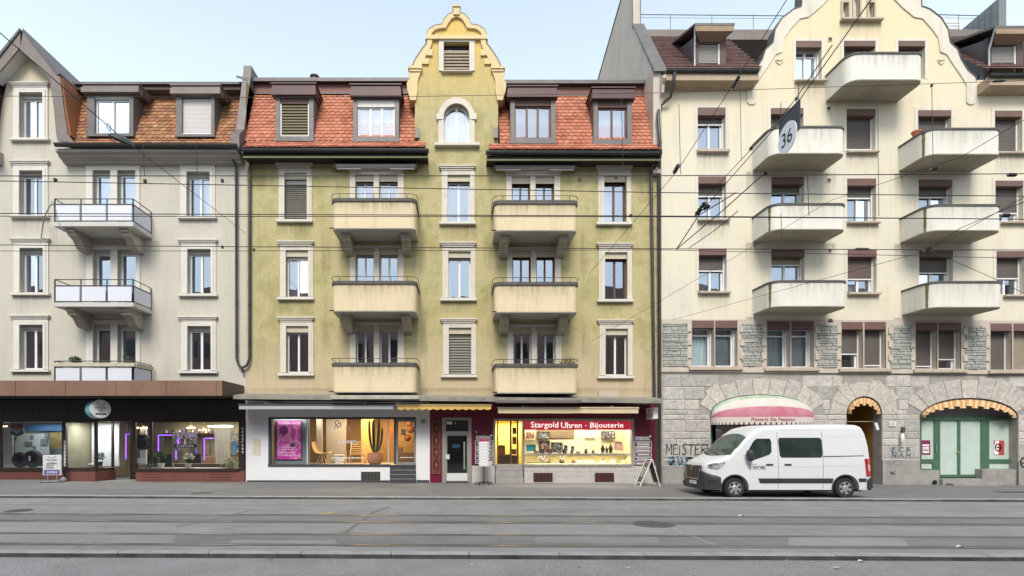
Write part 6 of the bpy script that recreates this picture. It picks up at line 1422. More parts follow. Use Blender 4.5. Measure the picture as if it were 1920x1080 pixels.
# lettering on the glass
m_ = MB(); d = F+.03; pk = M('pale_pink_lettering', (.80,.70,.82), .5, .05)
text_px(m_, 'FENER', 324, 371, 809.5, 820.5, d, bold=.03); m_.build('window_lettering', pk, fw2)
m_ = MB(); sc = [[(337,803),(343,808.5)],[(356,803),(350,808.5)],[(343,808.5),(346,812)],[(350,808.5),(347,812)]]; strokes(m_, [[(X(x),Z(y)) for x,y in q] for q in sc], lambda u,v: (u,d,v), .03)
for r in (11,): 
    pts = [(347+r*1.6*math.cos(a), 829+r*.7*math.sin(a)) for a in [math.pi*(1+j/14) for j in range(15)]]; strokes(m_, [[(X(x),Z(y)) for x,y in pts]], lambda u,v: (u,d,v), .02)
m_.pbox(345.6,348,823,833,d,d+.003,d=d); m_.build('emblem', pk, fw2)
m_ = MB(); m_.prism([(X(x),Z(y)) for x,y in ((327,833),(367,833),(369,836),(367,839),(327,839),(325,836))], lambda u,v,w_: (u,w_,v), (d,d+.003)); rb_ = m_.build('ribbon', blk, fw2)
m_ = MB(); text_px(m_, 'COIFFURE', 331, 363, 834.3, 837.8, d-.004); m_.build('ribbon_lettering', pk, fw2)
m_ = MB()
for i, ch_ in enumerate('SoHar&8a'): text_px(m_, ch_, 453.2, 456.6, 802+i*6.2, 806+i*6.2, F-.036)
m_.build('post_lettering', wht, LB)
m_ = MB()
for i in range(24): y = 826+i*2.05; m_.pbox(120.5,124.5 if i % 3 else 123,y,y+1.1,F-.026,F-.021,d=F)
m_.build('post_lettering', wht, LB)
m_ = MB(); pts = [(432,850),(436,842),(433,832),(438,826),(444,830),(447,838),(443,846),(439,851)]; m_.prism([(X(x),Z(y)) for x,y in pts], lambda u,v,w_: (u,w_,v), (d,d+.003)); m_.build('blue_decal', M('blue_decal', (.03,.13,.30), .5, .4, 14, c2=(.2,.35,.5)), fw2)
m_ = MB()
for i in range(5): m_.pbox(432.5,438.5,809+i*4,811.6+i*4,d,d+.003,d=d)
for i in range(9): m_.pbox(444.5,446.8,809+i*4.5,811.5+i*4.5,d,d+.003,d=d)
m_.build('price_lettering', wht, fw2)
def obj1(mb, name, mat, label, cat, group=None, smooth=False): return tag(rebase(mb.build(name, mat, smooth=smooth)), label, cat, group)
obj1(MB().box(X(254.5,F+.25),X(272,F+.25),F+.25,F+.27,Z(869,F+.25),Z(859,F+.25)), 'notice_card', wht, 'white notice card at the lower left of the salon window', 'card')
# round wall ornament and pendant behind the salon window
d2 = F+1.3; c = P(268,829,d2); t = thing('wall_clock', 'large dark ring shaped clock hanging in the salon window', 'clock', c)
MB().lathe([(.20,-.03),(.36,-.05),(.38,0),(.36,.03),(.20,.03)], c, 28, axis='y').build('ring', M('dark_ring', (.03,.025,.028), .6, .3, 6), t); MB().lathe([(.205,-.01),(.205,.0)], c, 24, axis='y').build('face', M('clock_face_grey', (.55,.55,.56), .4), t)
obj1(MB().box(X(268,d2+.3)-.14,X(268,d2+.3)+.14,d2+.3,d2+.4,Z(875,d2+.3),Z(800,d2+.3)), 'display_column', M('pale_column', (.5,.5,.5), .7), 'pale narrow column behind the ring clock', 'column')
# plants
potw = M('white_ceramic', (.74,.74,.72), .35, .03); leafd = M('dark_leaf', (.025,.075,.028), .5, .5, 12, c2=(.05,.12,.04)); leafy = M('yellow_green_leaf', (.15,.20,.035), .5, .4, 12, c2=(.26,.29,.07)); petal = M('white_petal', (.76,.76,.72), .6, .08, 12); soil = M('soil', (.03,.02,.015), .95)
def pot(t, c, r, h, mat): MB().lathe([(r*.72,0),(r*.95,h*.85),(r,h*.87),(r,h),(r*.88,h),(r*.85,h*.9),(.001,h*.9)], c, 20).build('pot', mat, t, smooth=True)
def leaves(t, c, n, R_, size, mat, seed, flat=1, name='foliage'):
    rr = random.Random(seed); mb = MB()
    for i in range(n):
        a = rr.uniform(0,2*math.pi); e = math.acos(rr.uniform(-.7,1)); q = c+Vector((math.cos(a)*math.sin(e)*R_[0],math.sin(a)*math.sin(e)*R_[1],math.cos(e)*R_[2]))*rr.uniform(.45,1)
        u = Vector((rr.uniform(-1,1),rr.uniform(-1,1),rr.uniform(-.6,.6))).normalized(); v = u.cross(Vector((rr.uniform(-1,1),rr.uniform(-1,1),rr.uniform(-1,1)))).normalized(); s = size*rr.uniform(.6,1.3)
        mb.add([q-u*s, q-v*s*.35, q+u*s, q+v*s*.35], [(0,1,2,3)])
    return mb.build(name, mat, t)
def blades(t, c, n, L, mat, seed, droop=1.0, wd=.012):
    rr = random.Random(seed); mb = MB()
    for i in range(n):
        a = rr.uniform(0,2*math.pi); el = rr.uniform(.5,1.35); l = L*rr.uniform(.6,1.1); D = Vector((math.cos(a),math.sin(a),0)); N = Vector((-D.y,D.x,0)); pts = []
        for k in range(7): s = k/6; pts.append(c+D*(l*math.cos(el)*s*(1+.3*s))+Vector((0,0,l*math.sin(el)*s-droop*l*.75*s*s)))
        vs = []
        for k, q in enumerate(pts): w_ = wd*(1-(k/6)**2)+.001; vs += [q-N*w_, q+N*w_]
        mb.add(vs, [(2*k,2*k+1,2*k+3,2*k+2) for k in range(6)])
    return mb.build('foliage', mat, t)
dp = F+.42; zS_ = Z(878, F+.1)+.0
MB().box(X(254.5),X(448),F+.12,F+.75,zS_-.06,zS_).build('window_ledge', M('window_ledge_pale', (.42,.41,.38), .6), LB)
def P_(px): return Vector((X(px,dp), dp, zS_))
c = P_(302); t = thing('potted_plant', 'small round dark green tree in a white pot in the salon window', 'plant', c); pot(t,c,.15,.20,potw); MB().tube([c+Vector((0,0,.15)),c+Vector((.02,0,.42))],.018,6).build('stem', dwood, t); leaves(t,c+Vector((0,0,.55)),170,(.26,.22,.16),.07,leafd,3)
c = P_(353); t = thing('potted_orchid', 'white blossoms over dark leaves in a white pot, middle of the salon window', 'plant', c); pot(t,c,.14,.18,potw); leaves(t,c+Vector((0,0,.28)),60,(.20,.16,.08),.09,leafd,4,name='leaf_rosette'); leaves(t,c+Vector((0,0,.48)),90,(.28,.16,.20),.085,petal,5,name='blossom')
c = P_(431); t = thing('spider_plant', 'yellow green arching plant in a pale pot at the right end of the salon window', 'plant', c); pot(t,c,.19,.26,M('ribbed_pale_pot', (.62,.60,.50), .6, .1)); blades(t,c+Vector((0,0,.24)),150,.62,leafy,6,1.1,.016)
c = P_(278); t = thing('potted_plant', 'low spreading grey green plant at the left end of the salon window', 'plant', c); leaves(t,c+Vector((.05,0,.09)),140,(.42,.2,.14),.06,M('grey_green_leaf', (.10,.13,.08), .6, .4, 12),8); MB().lathe([(.12,0),(.14,.06),(.12,.07)],c,14).build('pot', dwood, t)
c = Vector((X(325,dp),dp,zS_)); obj1(MB().lathe([(.05,0),(.055,.02),(.02,.06),(.02,.14),(.05,.20),(.045,.21)],c,12), 'glass_vase', M('pale_glass_solid', (.5,.5,.52), .1), 'slim pale vase between the little tree and the orchid', 'vase', smooth=True)
obj1(MB().box(X(388,F+2.4),X(402,F+2.4),F+2.2,F+2.5,zS_-.1,Z(855,F+2.4)), 'cardboard_box', M('cardboard', (.34,.22,.11), .8, .15, 4), 'brown box deep in the salon, left of the spider plant', 'box'); obj1(MB().box(X(330,F+2),X(426,F+2),F+1.7,F+2.1,zS_-.12,Z(869,F+2)), 'reception_counter', M('walnut_counter', (.14,.075,.04), .5, .3, 3, stretch=(.4,3,1)), 'long low wooden counter behind the salon plants', 'counter')
def schair(px, d, l):
    c = P(px,0,d); c.z = gz(-11); t = thing('salon_chair', l, 'chair', c, 'salon chairs'); b1 = M('black_leather', (.015,.015,.016), .4, .1)
    MB().lathe([(.26,0),(.26,.03),(.04,.06),(.04,.5)],c,16).build('base', steel, t); MB().box(c.x-.28,c.x+.28,d-.28,d+.25,c.z+.5,c.z+.62).build('seat', b1, t, bevel=.03); MB().box(c.x-.27,c.x+.27,d-.36,d-.26,c.z+.62,c.z+1.15).build('backrest', b1, t, bevel=.03)
schair(290,F+2.3,'black salon chair near the ring clock'); schair(318,F+2.6,'black salon chair behind the little tree'); schair(372,F+2.7,'black salon chair right of the orchid')
ring_m = M('ochre_ring', (.42,.27,.06), .5, .15); c = P(188,824,F+2.4); obj1(MB().tube([c+Vector((.42*math.cos(a),0,.42*math.sin(a))) for a in [i*math.pi/16 for i in range(33)]], .035, 8), 'ring_mirror', ring_m, 'ochre ring hanging behind the slanting shop glass', 'ring', smooth=True)
c = Vector((X(187,F+.9),F+.9,Z(876))); t = thing('potted_plant', 'leafy green plant behind the slanting shop glass', 'plant', c); pot(t,c,.13,.2,dwood); leaves(t,c+Vector((0,0,.42)),150,(.22,.2,.25),.07,leafd,9)
MB().box(X(178),X(214,24.1),F+.5,24.2,Z(878)-.03,Z(878)).build('window_ledge', MATS['window_ledge_pale'], LB)
c = P(172,876,F+.3); obj1(MB().lathe([(.10,0),(.15,.03),(.16,.10),(.13,.15),(.11,.16)],c,16), 'ceramic_bowl', M('cream_ceramic', (.62,.57,.42), .4), 'cream bowl standing at the foot of the corner shop window', 'bowl', smooth=True)
# tyre shop window
tyre = M('tyre_rubber', (.018,.018,.019), .75, .2, 8); dT = RC+.55; zT = Z(878, RC)+.01
def tyre_d(px, r, wd, l, tilt):
    c = Vector((X(px,dT),dT,zT+r)); t = thing('car_tyre', l, 'tyre', c, 'tyres in the shop window')
    MB().lathe([(r*.55,-wd/2),(r*.9,-wd/2),(r,-wd*.35),(r,wd*.35),(r*.9,wd/2),(r*.55,wd/2),(r*.55,-wd/2)],c,32,axis='y').build('tyre', tyre, t, smooth=True); MB().lathe([(r*.54,-.03),(r*.54,.03)],c,24,axis='y').build('disc', M('tyre_disc_grey', (.06,.062,.066), .5, .1), t); return c
tyre_d(39,.36,.22,'black car tyre standing left in the first shop window',0); c = tyre_d(62,.40,.24,'larger black car tyre with white price tag in the first shop window',0)
obj1(MB().box(c.x-.09,c.x+.02,dT-.16,dT-.15,c.z-.1,c.z+.14), 'price_tag', wht, 'white price tag fixed to the larger tyre', 'tag')
sb_ = lambda a,c_,y0,y1,d,m,nm,l,cat: obj1(MB().box(X(a,d),X(c_,d),d,d+.03,Z(y1,d),Z(y0,d)), nm, m, l, cat)
sb_(28,92,808,852,RC+1.6,M('pale_display_board', (.52,.57,.56), .6, .06),'display_board','pale display board behind the tyres','board'); sb_(46,118,795,808,RC+1.4,M('blue_sign_board', (.02,.10,.22), .5, .15),'sign_board','long blue sign board across the top of the first shop window','sign')
sb_(94,116,811,840,RC+1.3,M('olive_picture', (.07,.06,.03), .6, .6, 6, c2=(.25,.18,.05)),'picture','olive landscape picture at the right of the first shop window','picture'); sb_(3,24,800,877,RC+.9,M('cream_column', (.58,.57,.52), .7),'display_column','cream flat column at the left of the first shop window','column')
for a in ((47,60,828,836,'left photo on the pale display board'),(76,89,823,835,'dark blue photo on the pale display board, right'),(83,91,809,822,'dark photo at the upper right of the pale board'),(56,62,816,823,'small dark card at the middle of the pale board'),(62,66,836,841,'tiny dark card low on the pale board'),(27,31,818,825,'small card at the left edge of the pale board')):
    sb_(a[0],a[1],a[2],a[3],RC+1.55,M('board_photo', (.03,.045,.07), .5, .6, 20, c2=(.3,.33,.34)),'photo_card',a[4],'photo')
d = RC+.2; t = thing('hanging_sign', 'red white and blue badge shaped sign hanging in the first shop window', 'sign', P(32,817,d))
for (y0,y1,m_) in ((793.5,797,'navy_sign'),(797,803.5,'red_sign'),(803.5,808,'white_sign')): MB().box(X(19.5,d),X(44,d),d,d+.02,Z(y1,d)+.002,Z(y0,d)).build('band', M(m_, {'navy_sign':(.03,.06,.16),'red_sign':(.40,.03,.035),'white_sign':(.6,.62,.64)}[m_], .5), t)
MB().prism([(X(x,d),Z(y,d)) for x,y in ((19,808),(44.5,808),(44.5,814),(32,818),(19,814))], lambda u,v,w_: (u,w_,v), (d,d+.02)).build('band', M('sky_sign', (.06,.25,.42), .5), t)
MB().prism([(X(x,d),Z(y,d)) for x,y in ((24,808),(40,808),(32,813.5))], lambda u,v,w_: (u,w_,v), (d-.004,d-.001)).build('triangle', wht, t)
for px,py in ((7,800),(12,799.5),(11.5,805),(17,805.5)): MB().lathe([(.01,-.03),(.035,0),(.01,.03)],P(px,py,RC+1.2),8).build('ceiling_bulb', bm_, LB)
# round projecting sign
def rotz(v, c, a): x,y = v[0]-c[0], v[1]-c[1]; return (c[0]+x*math.cos(a)-y*math.sin(a), c[1]+x*math.sin(a)+y*math.cos(a), v[2])
d = 21.6; c = P(186,767,d); ang = math.radians(56); t = thing('round_sign', 'round white drum sign with turquoise rim hanging under the bronze canopy', 'sign', c); rS = .385
def rmb(mb): mb.v = [rotz(v, c, ang) for v in mb.v]; return mb
rmb(MB().lathe([(rS,-.14),(rS,.36)],c,40,axis='y')).build('rim', M('turquoise_rim', (.20,.50,.55), .4, .08), t, smooth=True)
rmb(MB().lathe([(rS*.97,-.155),(rS*.985,-.141)],c,40,axis='y')).build('face', M('sign_face_white', (.80,.79,.80), .4, .02), t, smooth=True)
def face(u, v): return rotz((c.x+u*rS, c.y-.160, c.z+v*rS), c, ang)
m_ = MB(); put_text(m_, 'FENER', lambda u,v: face(-.52+1.04*u, -.02+.24*v), bold=.01); m_.build('lettering', blk, t)
m_ = MB(); strokes(m_, [[(-.42,.62),(-.05,.25)],[(.42,.62),(.05,.25)],[(-.28,-.12),(0,-.36),(.28,-.12)],[(-.1,-.2),(0,.0),(.1,-.2)]], face, .05); m_.build('emblem', blk, t)
m_ = MB(); m_.add([face(u,v) for u,v in ((-.52,-.62),(.52,-.62),(.52,-.46),(-.52,-.46))],[(0,1,2,3)]); m_.build('bar', blk, t); MB().tube([c+Vector((-.1,.1,rS*.9)),c+Vector((-.1,.1,rS+.30))],.015,6).build('bracket', steel, t)
for i, px in enumerate((300,330,362,410)):
    d = F+4.2; t = thing('salon_mirror', 'tall framed mirror on the salon back wall, %s from the left' % ('first','second','third','fourth')[i], 'mirror', P(px,862,d), 'salon mirrors'); m_ = MB(); ring(m_, (px-9,px+9,812,862), (px-7.5,px+7.5,814,860), d, d+.04, foot=True); m_.build('frame', dwood, t); MB().pbox(px-7.5,px+7.5,814,860,d+.02,d+.03,d=d).build('glass', M('mirror_glass', (.42,.42,.40), .08, .1, metal=.9), t)
for i in range(18):
    d = F+4.3; px = 312+i*6.2; hb = R.uniform(.14,.26); c = P(px,812,d); obj1(MB().lathe([(.04,0),(.045,.02),(.045,hb*.7),(.015,hb*.82),(.015,hb)],c,10), 'hair_product_bottle', (whitep, M('bottle_violet', (.20,.08,.30), .3), M('bottle_dark', (.03,.03,.03), .3), M('bottle_amber', (.40,.20,.05), .3))[i % 4], 'small bottle in the row on the high salon shelf', 'bottle', 'bottles on the salon shelf')
MB().box(X(308,F+4.2),X(425,F+4.2),F+4.15,F+4.55,Z(812,F+4.3)-.03,Z(812,F+4.3)).build('wall_shelf', dwood, LB)
hang('salon_curtain', 'pale vertical striped curtain at the right of the salon', 402, 432, 796, 872, F+3.4, M('striped_curtain', (.50,.48,.42), .9, .4, 9, stretch=(6,6,.1)), 'curtain')
# ================================================================== inside the three stone arches
grn = M('green_shop_paint', (.065,.15,.085), .45, .2, 3, dirt=.25); grnd = M('dark_green_paint', (.022,.07,.045), .45, .2, 3)
obs = M('papered_glass', (.50,.60,.55), .35, .12, 1.5, bmp=.25, bscale=3); AF = F+.34
f_ = MB()
for a, c in ((1725,1728),(1752,1763),(1796.5,1801),(1840,1855),(1894,1900)): f_.box(X(a,AF),X(c,AF),AF,AF+.1,Z(895 if a > 1750 and a < 1850 else 882,AF),Z(788,AF))
f_.box(X(1724,AF),X(1910,AF),AF-.03,AF+.1,Z(788,AF),Z(781,AF)); f_.box(X(1763,AF),X(1840,AF),AF+.002,AF+.098,Z(895,AF),Z(890,AF))
for a, c in ((1728,1752),(1855,1894)): f_.box(X(a,AF),X(c,AF),AF+.002,AF+.098,Z(868,AF),Z(861,AF)); f_.box(X(a,AF),X(c,AF),AF+.002,AF+.098,Z(883,AF),Z(879,AF))
f_.box(X(1749,AF),X(1752,AF),AF-.002,AF+.05,Z(879,AF),Z(868,AF))
sf = f_.build('shop_front', grn, RB)
pn = MB()
for a, c, y0, y1 in ((1728,1752,788,861),(1728,1752,868,879),(1855,1894,788,861),(1855,1894,868,879),(1763,1796.5,788,890),(1801,1840,788,890)): pn.quad(P(a,y1,AF+.05)-Vector((0,0,0)),P(c,y1,AF+.05),P(c,y0,AF+.05),P(a,y0,AF+.05))
pn.build('papered_pane', obs, sf); MB().lathe([(.03,-.03),(.03,0)],P(1797,847,AF-.02),10,axis='y').box(X(1796,AF)-.02,X(1796,AF)+.02,AF-.03,AF,Z(851,AF),Z(845,AF)).build('lock', M('brass_lock', (.5,.42,.25), .4, .1, metal=.5), sf)
tr = MB().tube([P(1756,832,AF-.06),P(1756,848,AF-.06)],.014,6); tr.build('handle', steel, sf)
MB().sheet([(X(x),Z(y)) for x,y in arch_pts(1817,91.5,783,36.5,783)], [], lambda u,v,w_: (u,AF+.05,v)).build('tympanum', M('tympanum_grey', (.22,.22,.225), .7, .1), RB)
MB().box(X(1725),X(1763),F+.05,AF+.2,gz(21)-.1,Z(882)).box(X(1844),X(1910),F+.05,AF+.2,gz(21)-.1,Z(880)).box(X(1763),X(1844),F-.12,AF+.3,gz(21)-.1,Z(898)).build('door_step', pl, RB); MB().box(X(1768),X(1850),F-.5,F-.13,gz(21)-.1,gz(21)+.09).build('door_step', pl, RB, bevel=.02)
ori = M('orange_valance', (.50,.27,.10), .85, .12, 4); orl = M('pale_orange_valance', (.62,.45,.27), .85, .12, 4)
def valance(A, hgt, nseg, out_, name='arch_valance'):
    cx_, w, sy, h, by = A; mb = MB()
    for k in range(nseg):
        t0, t1 = math.pi*(k)/nseg, math.pi*(k+1)/nseg
        L = hgt*(1.0 if k % 2 == 0 else .80)
        o = lambda t: (cx_-w*math.cos(t), sy-h*math.sin(t)); i_ = lambda t, L=L: (cx_-(w-L*.55)*math.cos(t), sy-(h-L)*math.sin(t)+ (L*.25 if False else 0))
        tm = (t0+t1)/2
        for a, b, mm in ((t0,tm,0),(tm,t1,1)):
            q = [P(*o(a),F+.06)+Vector((0,0,-.005)), P(*o(b),F+.06)+Vector((0,0,-.005)), P(*i_(b),F-out_), P(*i_(a),F-out_)]
            mb.hexa(q, [p+Vector((0,.012,.006)) for p in q], mm)
    v = mb.build(name, [ori, orl], RB)
    bb = MB(); pts = [P(cx_-(w-.5)*math.cos(math.pi*j/20), sy-(h-.5)*math.sin(math.pi*j/20), F-.02) for j in range(21)]; bb.tube(pts, .02, 6); bb.build('valance_rail', iron, v)
valance(ARC[2], 19, 23, .20); valance(ARC[1], 17, 13, .20)
# arched passage with ochre wall
och = M('ochre_passage', (.36,.185,.035), .8, .15, 1.5); ps = MB(); x0,x1 = X(1588),X(1653)
ps.quad((x0,F+1.9,gz(18)),(x1,F+1.9,gz(18)),(x1,F+1.9,Z(742)),(x0,F+1.9,Z(742))); ps.quad((x0-.01,F+.5,gz(18)),(x0-.01,F+1.9,gz(18)),(x0-.01,F+1.9,Z(742)),(x0-.01,F+.5,Z(742))); ps.quad((x1+.01,F+.5,gz(18)),(x1+.01,F+1.9,gz(18)),(x1+.01,F+1.9,Z(742)),(x1+.01,F+.5,Z(742))); ps.quad((x0,F+.5,Z(742)),(x1,F+.5,Z(742)),(x1,F+1.9,Z(742)),(x0,F+1.9,Z(742)))
ps.build('passage_wall', och, RB); f_ = MB(); ring(f_,(1592,1650,792,912),(1598,1644,800,912),F+1.8,F+1.88); f_.box(X(1598),X(1644),F+1.82,F+1.86,gz(18),Z(800)); f_.build('house_door', M('ochre_wood_door', (.30,.14,.03), .5, .2, 5, stretch=(4,1,.5)), RB)
MB().tube([P(1588,790.5,F+.2),P(1640,790.5,F+.2)],.012,6).build('awning_rod', M('rod_pale', (.6,.5,.3), .5), RB)
MB().bar(P(1641,793,F-.05),P(1645,806,F-.07),.13,.10).build('lamp_bracket', whitep, RB)
# pizzeria: Dutch canopy and dark front
cx_, w, sy, h, by = ARC[0]; D = .78; HH = (h-1)*.02347; x0 = X(cx_); hw2 = w*.02347+.02; zb = Z(783)
def dome(t0, t1, mat, name):
    mb = MB(); n, k = 28, 5; vs = []
    for j in range(k+1):
        th = math.radians(t0+(t1-t0)*j/k)
        for i in range(n+1):
            ph = math.pi*i/n; sp_ = math.sin(ph)**.75
            vs.append((x0-hw2*math.cos(ph), F-.02-D*sp_*math.sin(th), zb+HH*sp_*math.cos(th)))
    mb.add(vs, [(j*(n+1)+i,j*(n+1)+i+1,(j+1)*(n+1)+i+1,(j+1)*(n+1)+i) for j in range(k) for i in range(n)]); return mb.build(name, mat, can2, smooth=True)
can2 = MB().tube([(x0-hw2*math.cos(math.pi*i/28), F-.03, zb+HH*math.sin(math.pi*i/28)**.75+.012) for i in range(29)], .022, 8).build('pizzeria_awning', M('awning_edge_green', (.02,.05,.03), .6), RB)
lab(can2, 'domed green white and red pizzeria awning')
pinkm = M('faded_red_awning', (.42,.11,.165), .85, .2, 2, c2=(.50,.23,.27), dirt=.15); offw = M('faded_white_awning', (.58,.54,.50), .85, .1, 2, dirt=.25); paleg = M('faded_green_awning', (.16,.34,.17), .85, .25, 2, c2=(.5,.52,.44))
dome(0, 32, paleg, 'green_stripe'); dome(32, 62, offw, 'white_stripe'); dome(62, 90, pinkm, 'red_stripe')
def val_pt(u, v):                                 # u along the front rim, v downwards (0..1)
    ph = math.pi*u; return (x0-hw2*math.cos(ph), F-.025-D*math.sin(ph)**.75, zb-.0-.32*v)
mb = MB(); n = 60; vs = []
for i in range(n+1):
    u = i/n; vs += [val_pt(u,0), val_pt(u,.72)]
mb.add(vs, [(2*i,2*i+1,2*i+3,2*i+2) for i in range(n)]); 
for i in range(0, n, 2):
    for q in ((i+.0)/n,): mb.add([val_pt(q,.72),val_pt(q+1.45/n,.72),val_pt(q+1.45/n,1),val_pt(q,1)],[(0,1,2,3)])
mb.build('valance', M('valance_pinkish', (.62,.53,.50), .85, .1, 2, dirt=.2), can2)
uv, fs = text_mesh('Pizzeria Da Peppino', .01)
def fu(u):                                        # uniform along x, not along the arc
    xx = -.40+1.05*u*.80+.02; return math.acos(max(-1,min(1,-xx)))/math.pi
m_ = MB(); m_.add([Vector(val_pt(fu(u), .62-.5*v))+Vector((0,-.012,0)) for u,v in uv], fs); m_.build('lettering', M('faded_red_lettering', (.36,.05,.09), .7, .2), can2)
f_ = MB(); 
for a, c in ((1333.5,1342),(1424,1430),(1510,1519)): f_.box(X(a),X(c),F+.3,F+.4,gz(14),Z(786))
f_.box(X(1342),X(1510),F+.302,F+.398,Z(870),Z(862)); pf_ = f_.build('shop_front', M('bright_green_frame', (.03,.20,.10), .5, .2), RB)
MB().quad(P(1342,912,F+.35),P(1510,912,F+.35),P(1510,744,F+.35),P(1342,744,F+.35)).build('pane', glassD, pf_)
shopbox(RB, X(1336), X(1517), F+.5, F+3, gz(14), Z(742), [M('dark_dining_wall', (.04,.038,.035), .8, .4, 2), drk, drk])
MB().prism([(X(x,F+.5),Z(y,F+.5)) for x,y in ((1343,808),(1350,803),(1361,806),(1366,818),(1358,838),(1346,842),(1341,826))], lambda u,v,w_: (u,w_,v), (F+.44,F+.46)).build('window_picture', M('window_picture_brown', (.20,.12,.07), .6, .6, 5, c2=(.05,.03,.02)), pf_)
# graffiti
def graff(polys, fn, w, mat, label):
    o = strokes(MB(), polys, fn, w).build('graffiti', mat, RB); return lab(o, label)
G = {'M':[[(0,0),(.08,1),(.45,.35),(.85,1),(.8,0)]],'E':[[(.8,1),(.1,.95),(0,.0),(.75,.03)],[(.05,.52),(.6,.55)]],'I':[[(.3,0),(.36,.8)],[(.36,1.25),(.42,1.3)]],'S':[[(.9,1),(.4,1.05),(.1,.8),(.6,.5),(.7,.15),(.3,-.02),(.0,.12)]],'T':[[(0,.95),(1.0,1)],[(.5,1),(.42,0)]],'R':[[(.05,0),(.1,1),(.7,.98),(.75,.6),(.12,.5),(.95,0)]]}
px = 1248.5; pp = []
for ch_, wd in zip('MEISTER', (12.5,9.5,6,9.5,12.5,11,16)):
    for pl_ in G[ch_]: pp.append([(X(px+u*wd,F),Z(852-19*v,F)) for u,v in pl_])
    px += wd+.8
graff(pp, lambda u,v: (u,F-.034,v), .036, M('black_spray', (.035,.035,.036), .8, .4, 8), 'black graffiti word on the stone wall')
bl = M('blue_spray', (.055,.14,.24), .8, .5, 8, c2=(.13,.22,.30))
graff([[(X(x),Z(y)) for x,y in q] for q in ([(1254,858),(1262,857),(1263,863),(1255,870),(1266,872)],[(1270,856),(1274,872),(1278,864)],[(1277,857),(1281,872)],[(1286,857),(1288,864),(1296,865),(1298,858)],[(1256,872),(1263,866),(1252,864)],[(1284,872),(1292,868),(1298,872)])], lambda u,v: (u,F-.036,v), .075, bl, 'blue graffiti under the black word')
graff([[(X(x),Z(y)) for x,y in q] for q in ([(1258,881),(1266,884),(1272,881)],[(1272,881),(1278,891),(1280,899)],[(1284,880),(1280,892),(1282,898)],[(1262,886),(1270,887)])], lambda u,v: (u,F-.040,v), .055, M('red_spray', (.45,.13,.09), .8, .4, 8), 'red graffiti strokes near the ground')
pp = []
for j, row in enumerate(('ECB','MAM')):
    for i, ch_ in enumerate(row):
        g2 = {'E':G['E'],'M':G['M'],'C':[[(.9,.9),(.4,1),(.05,.6),(.15,.1),(.8,.05)]],'B':[[(.1,0),(.1,1),(.7,.9),(.2,.5),(.8,.3),(.1,0)]],'A':[[(0,0),(.45,1),(.9,0)],[(.2,.4),(.7,.4)]]}[ch_]
        for pl_ in g2: pp.append([(X(1672+i*13+u*9),Z(847+j*11-8.5*v)) for u,v in pl_])
graff(pp, lambda u,v: (u,F-.034,v), .045, M('slate_blue_spray', (.10,.15,.20), .8, .5, 10, c2=(.25,.28,.30)), 'blue grey graffiti letters between the arches')
graff([[(X(1681+8*math.cos(a)),Z(868+5*math.sin(a))) for a in [j*.6 for j in range(11)]]], lambda u,v: (u,F-.068,v), .02, M('grey_spray', (.20,.19,.18), .8), 'faint round scribble')
graff([[(X(1917+6*math.cos(a)),Z(867+9*math.sin(a))) for a in [1.2+j*.5 for j in range(10)]],[(X(1913),Z(868)),(X(1924),Z(868))]], lambda u,v: (u,F-.068,v), .06, MATS['black_spray'], 'black round tag at the right edge')
graff([[(X(1667),Z(884)),(X(1670),Z(887)),(X(1675),Z(884))],[(X(1668),Z(888)),(X(1676),Z(888))]], lambda u,v: (u,F-.075,v), .04, M('navy_spray', (.05,.08,.16), .8), 'small navy tag on the plinth')
# posters and fittings on the green shop
def poster(px0,px1,py0,py1,d,mat,label,draw):
    t = thing('poster', label, 'poster', P((px0+px1)/2,py1,d)); MB().pbox(px0,px1,py0,py1,d-.008,d-.001,d=d).build('sheet', mat, t); m_ = MB(); draw(m_, d-.010); m_.build('print', wht, t); return t
def dr1(m_, d):
    for (y0,y1) in ((833,836.5),(838,841.5),(845,849.5)): 
        x = 1730
        while x < 1742: L = R.uniform(1.5,4); m_.pbox(x,min(x+L,1742),y0,y1,d,d+.002,d=d); x += L+.5
    m_.pbox(1729,1743,842.5,843.3,d,d+.002,d=d)
poster(1726.5,1744,825.5,852.5,AF+.045,M('magenta_poster', (.26,.01,.09), .5, .3, 5),'magenta poster with white print left of the green double door',dr1)
def dr2(m_, d): m_.pbox(1864,1872,833,852,d,d+.002,d=d); m_.pbox(1866,1873,827,832,d,d+.002,d=d)
t = poster(1863.5,1882.5,826,853,AF+.045,M('coral_poster', (.50,.06,.08), .5, .2, 5),'coral and white poster with a round black emblem right of the green door',dr2)
m_ = MB(); strokes(m_, [[(X(1873+5.5*math.cos(a),AF),Z(839+6.5*math.sin(a),AF)) for a in [j*.5 for j in range(14)]],[(X(1870,AF),Z(838,AF)),(X(1876,AF),Z(840,AF))]], lambda u,v: (u,AF+.030,v), .05); m_.build('emblem', blk, t)
plate(1673, 795, '10', 'white enamel number plate on the stone between passage and green shop', M('enamel_white', (.72,.72,.70), .35), M('enamel_blue_grey', (.12,.16,.22), .4), 14, 9, F-.03)
t = thing('wall_lantern', 'slim white glass wall lantern on a dark bracket between the arches', 'lamp', P(1692,830,F)); MB().lathe([(.05,0),(.075,.08),(.07,.28),(.04,.36),(.03,.38)],P(1692,829,F-.16),12).build('glass', M('milk_glass', (.76,.73,.66), .3, .03), t, smooth=True)
MB().tube([P(1692,804,F-.02),P(1692,806,F-.14),P(1692,813,F-.16)],.025,8).box(X(1688.5),X(1695.5),F-.05,F-.005,Z(810),Z(801)).build('bracket', M('bracket_brown', (.09,.07,.055), .6, .2, 4, metal=.4), t)
MB().lathe([(.09,-.02),(.09,.02)],P(1753,904,F-.0),14,axis='y').build('wall_opening', M('black_void', (.006,.006,.006)), RB)
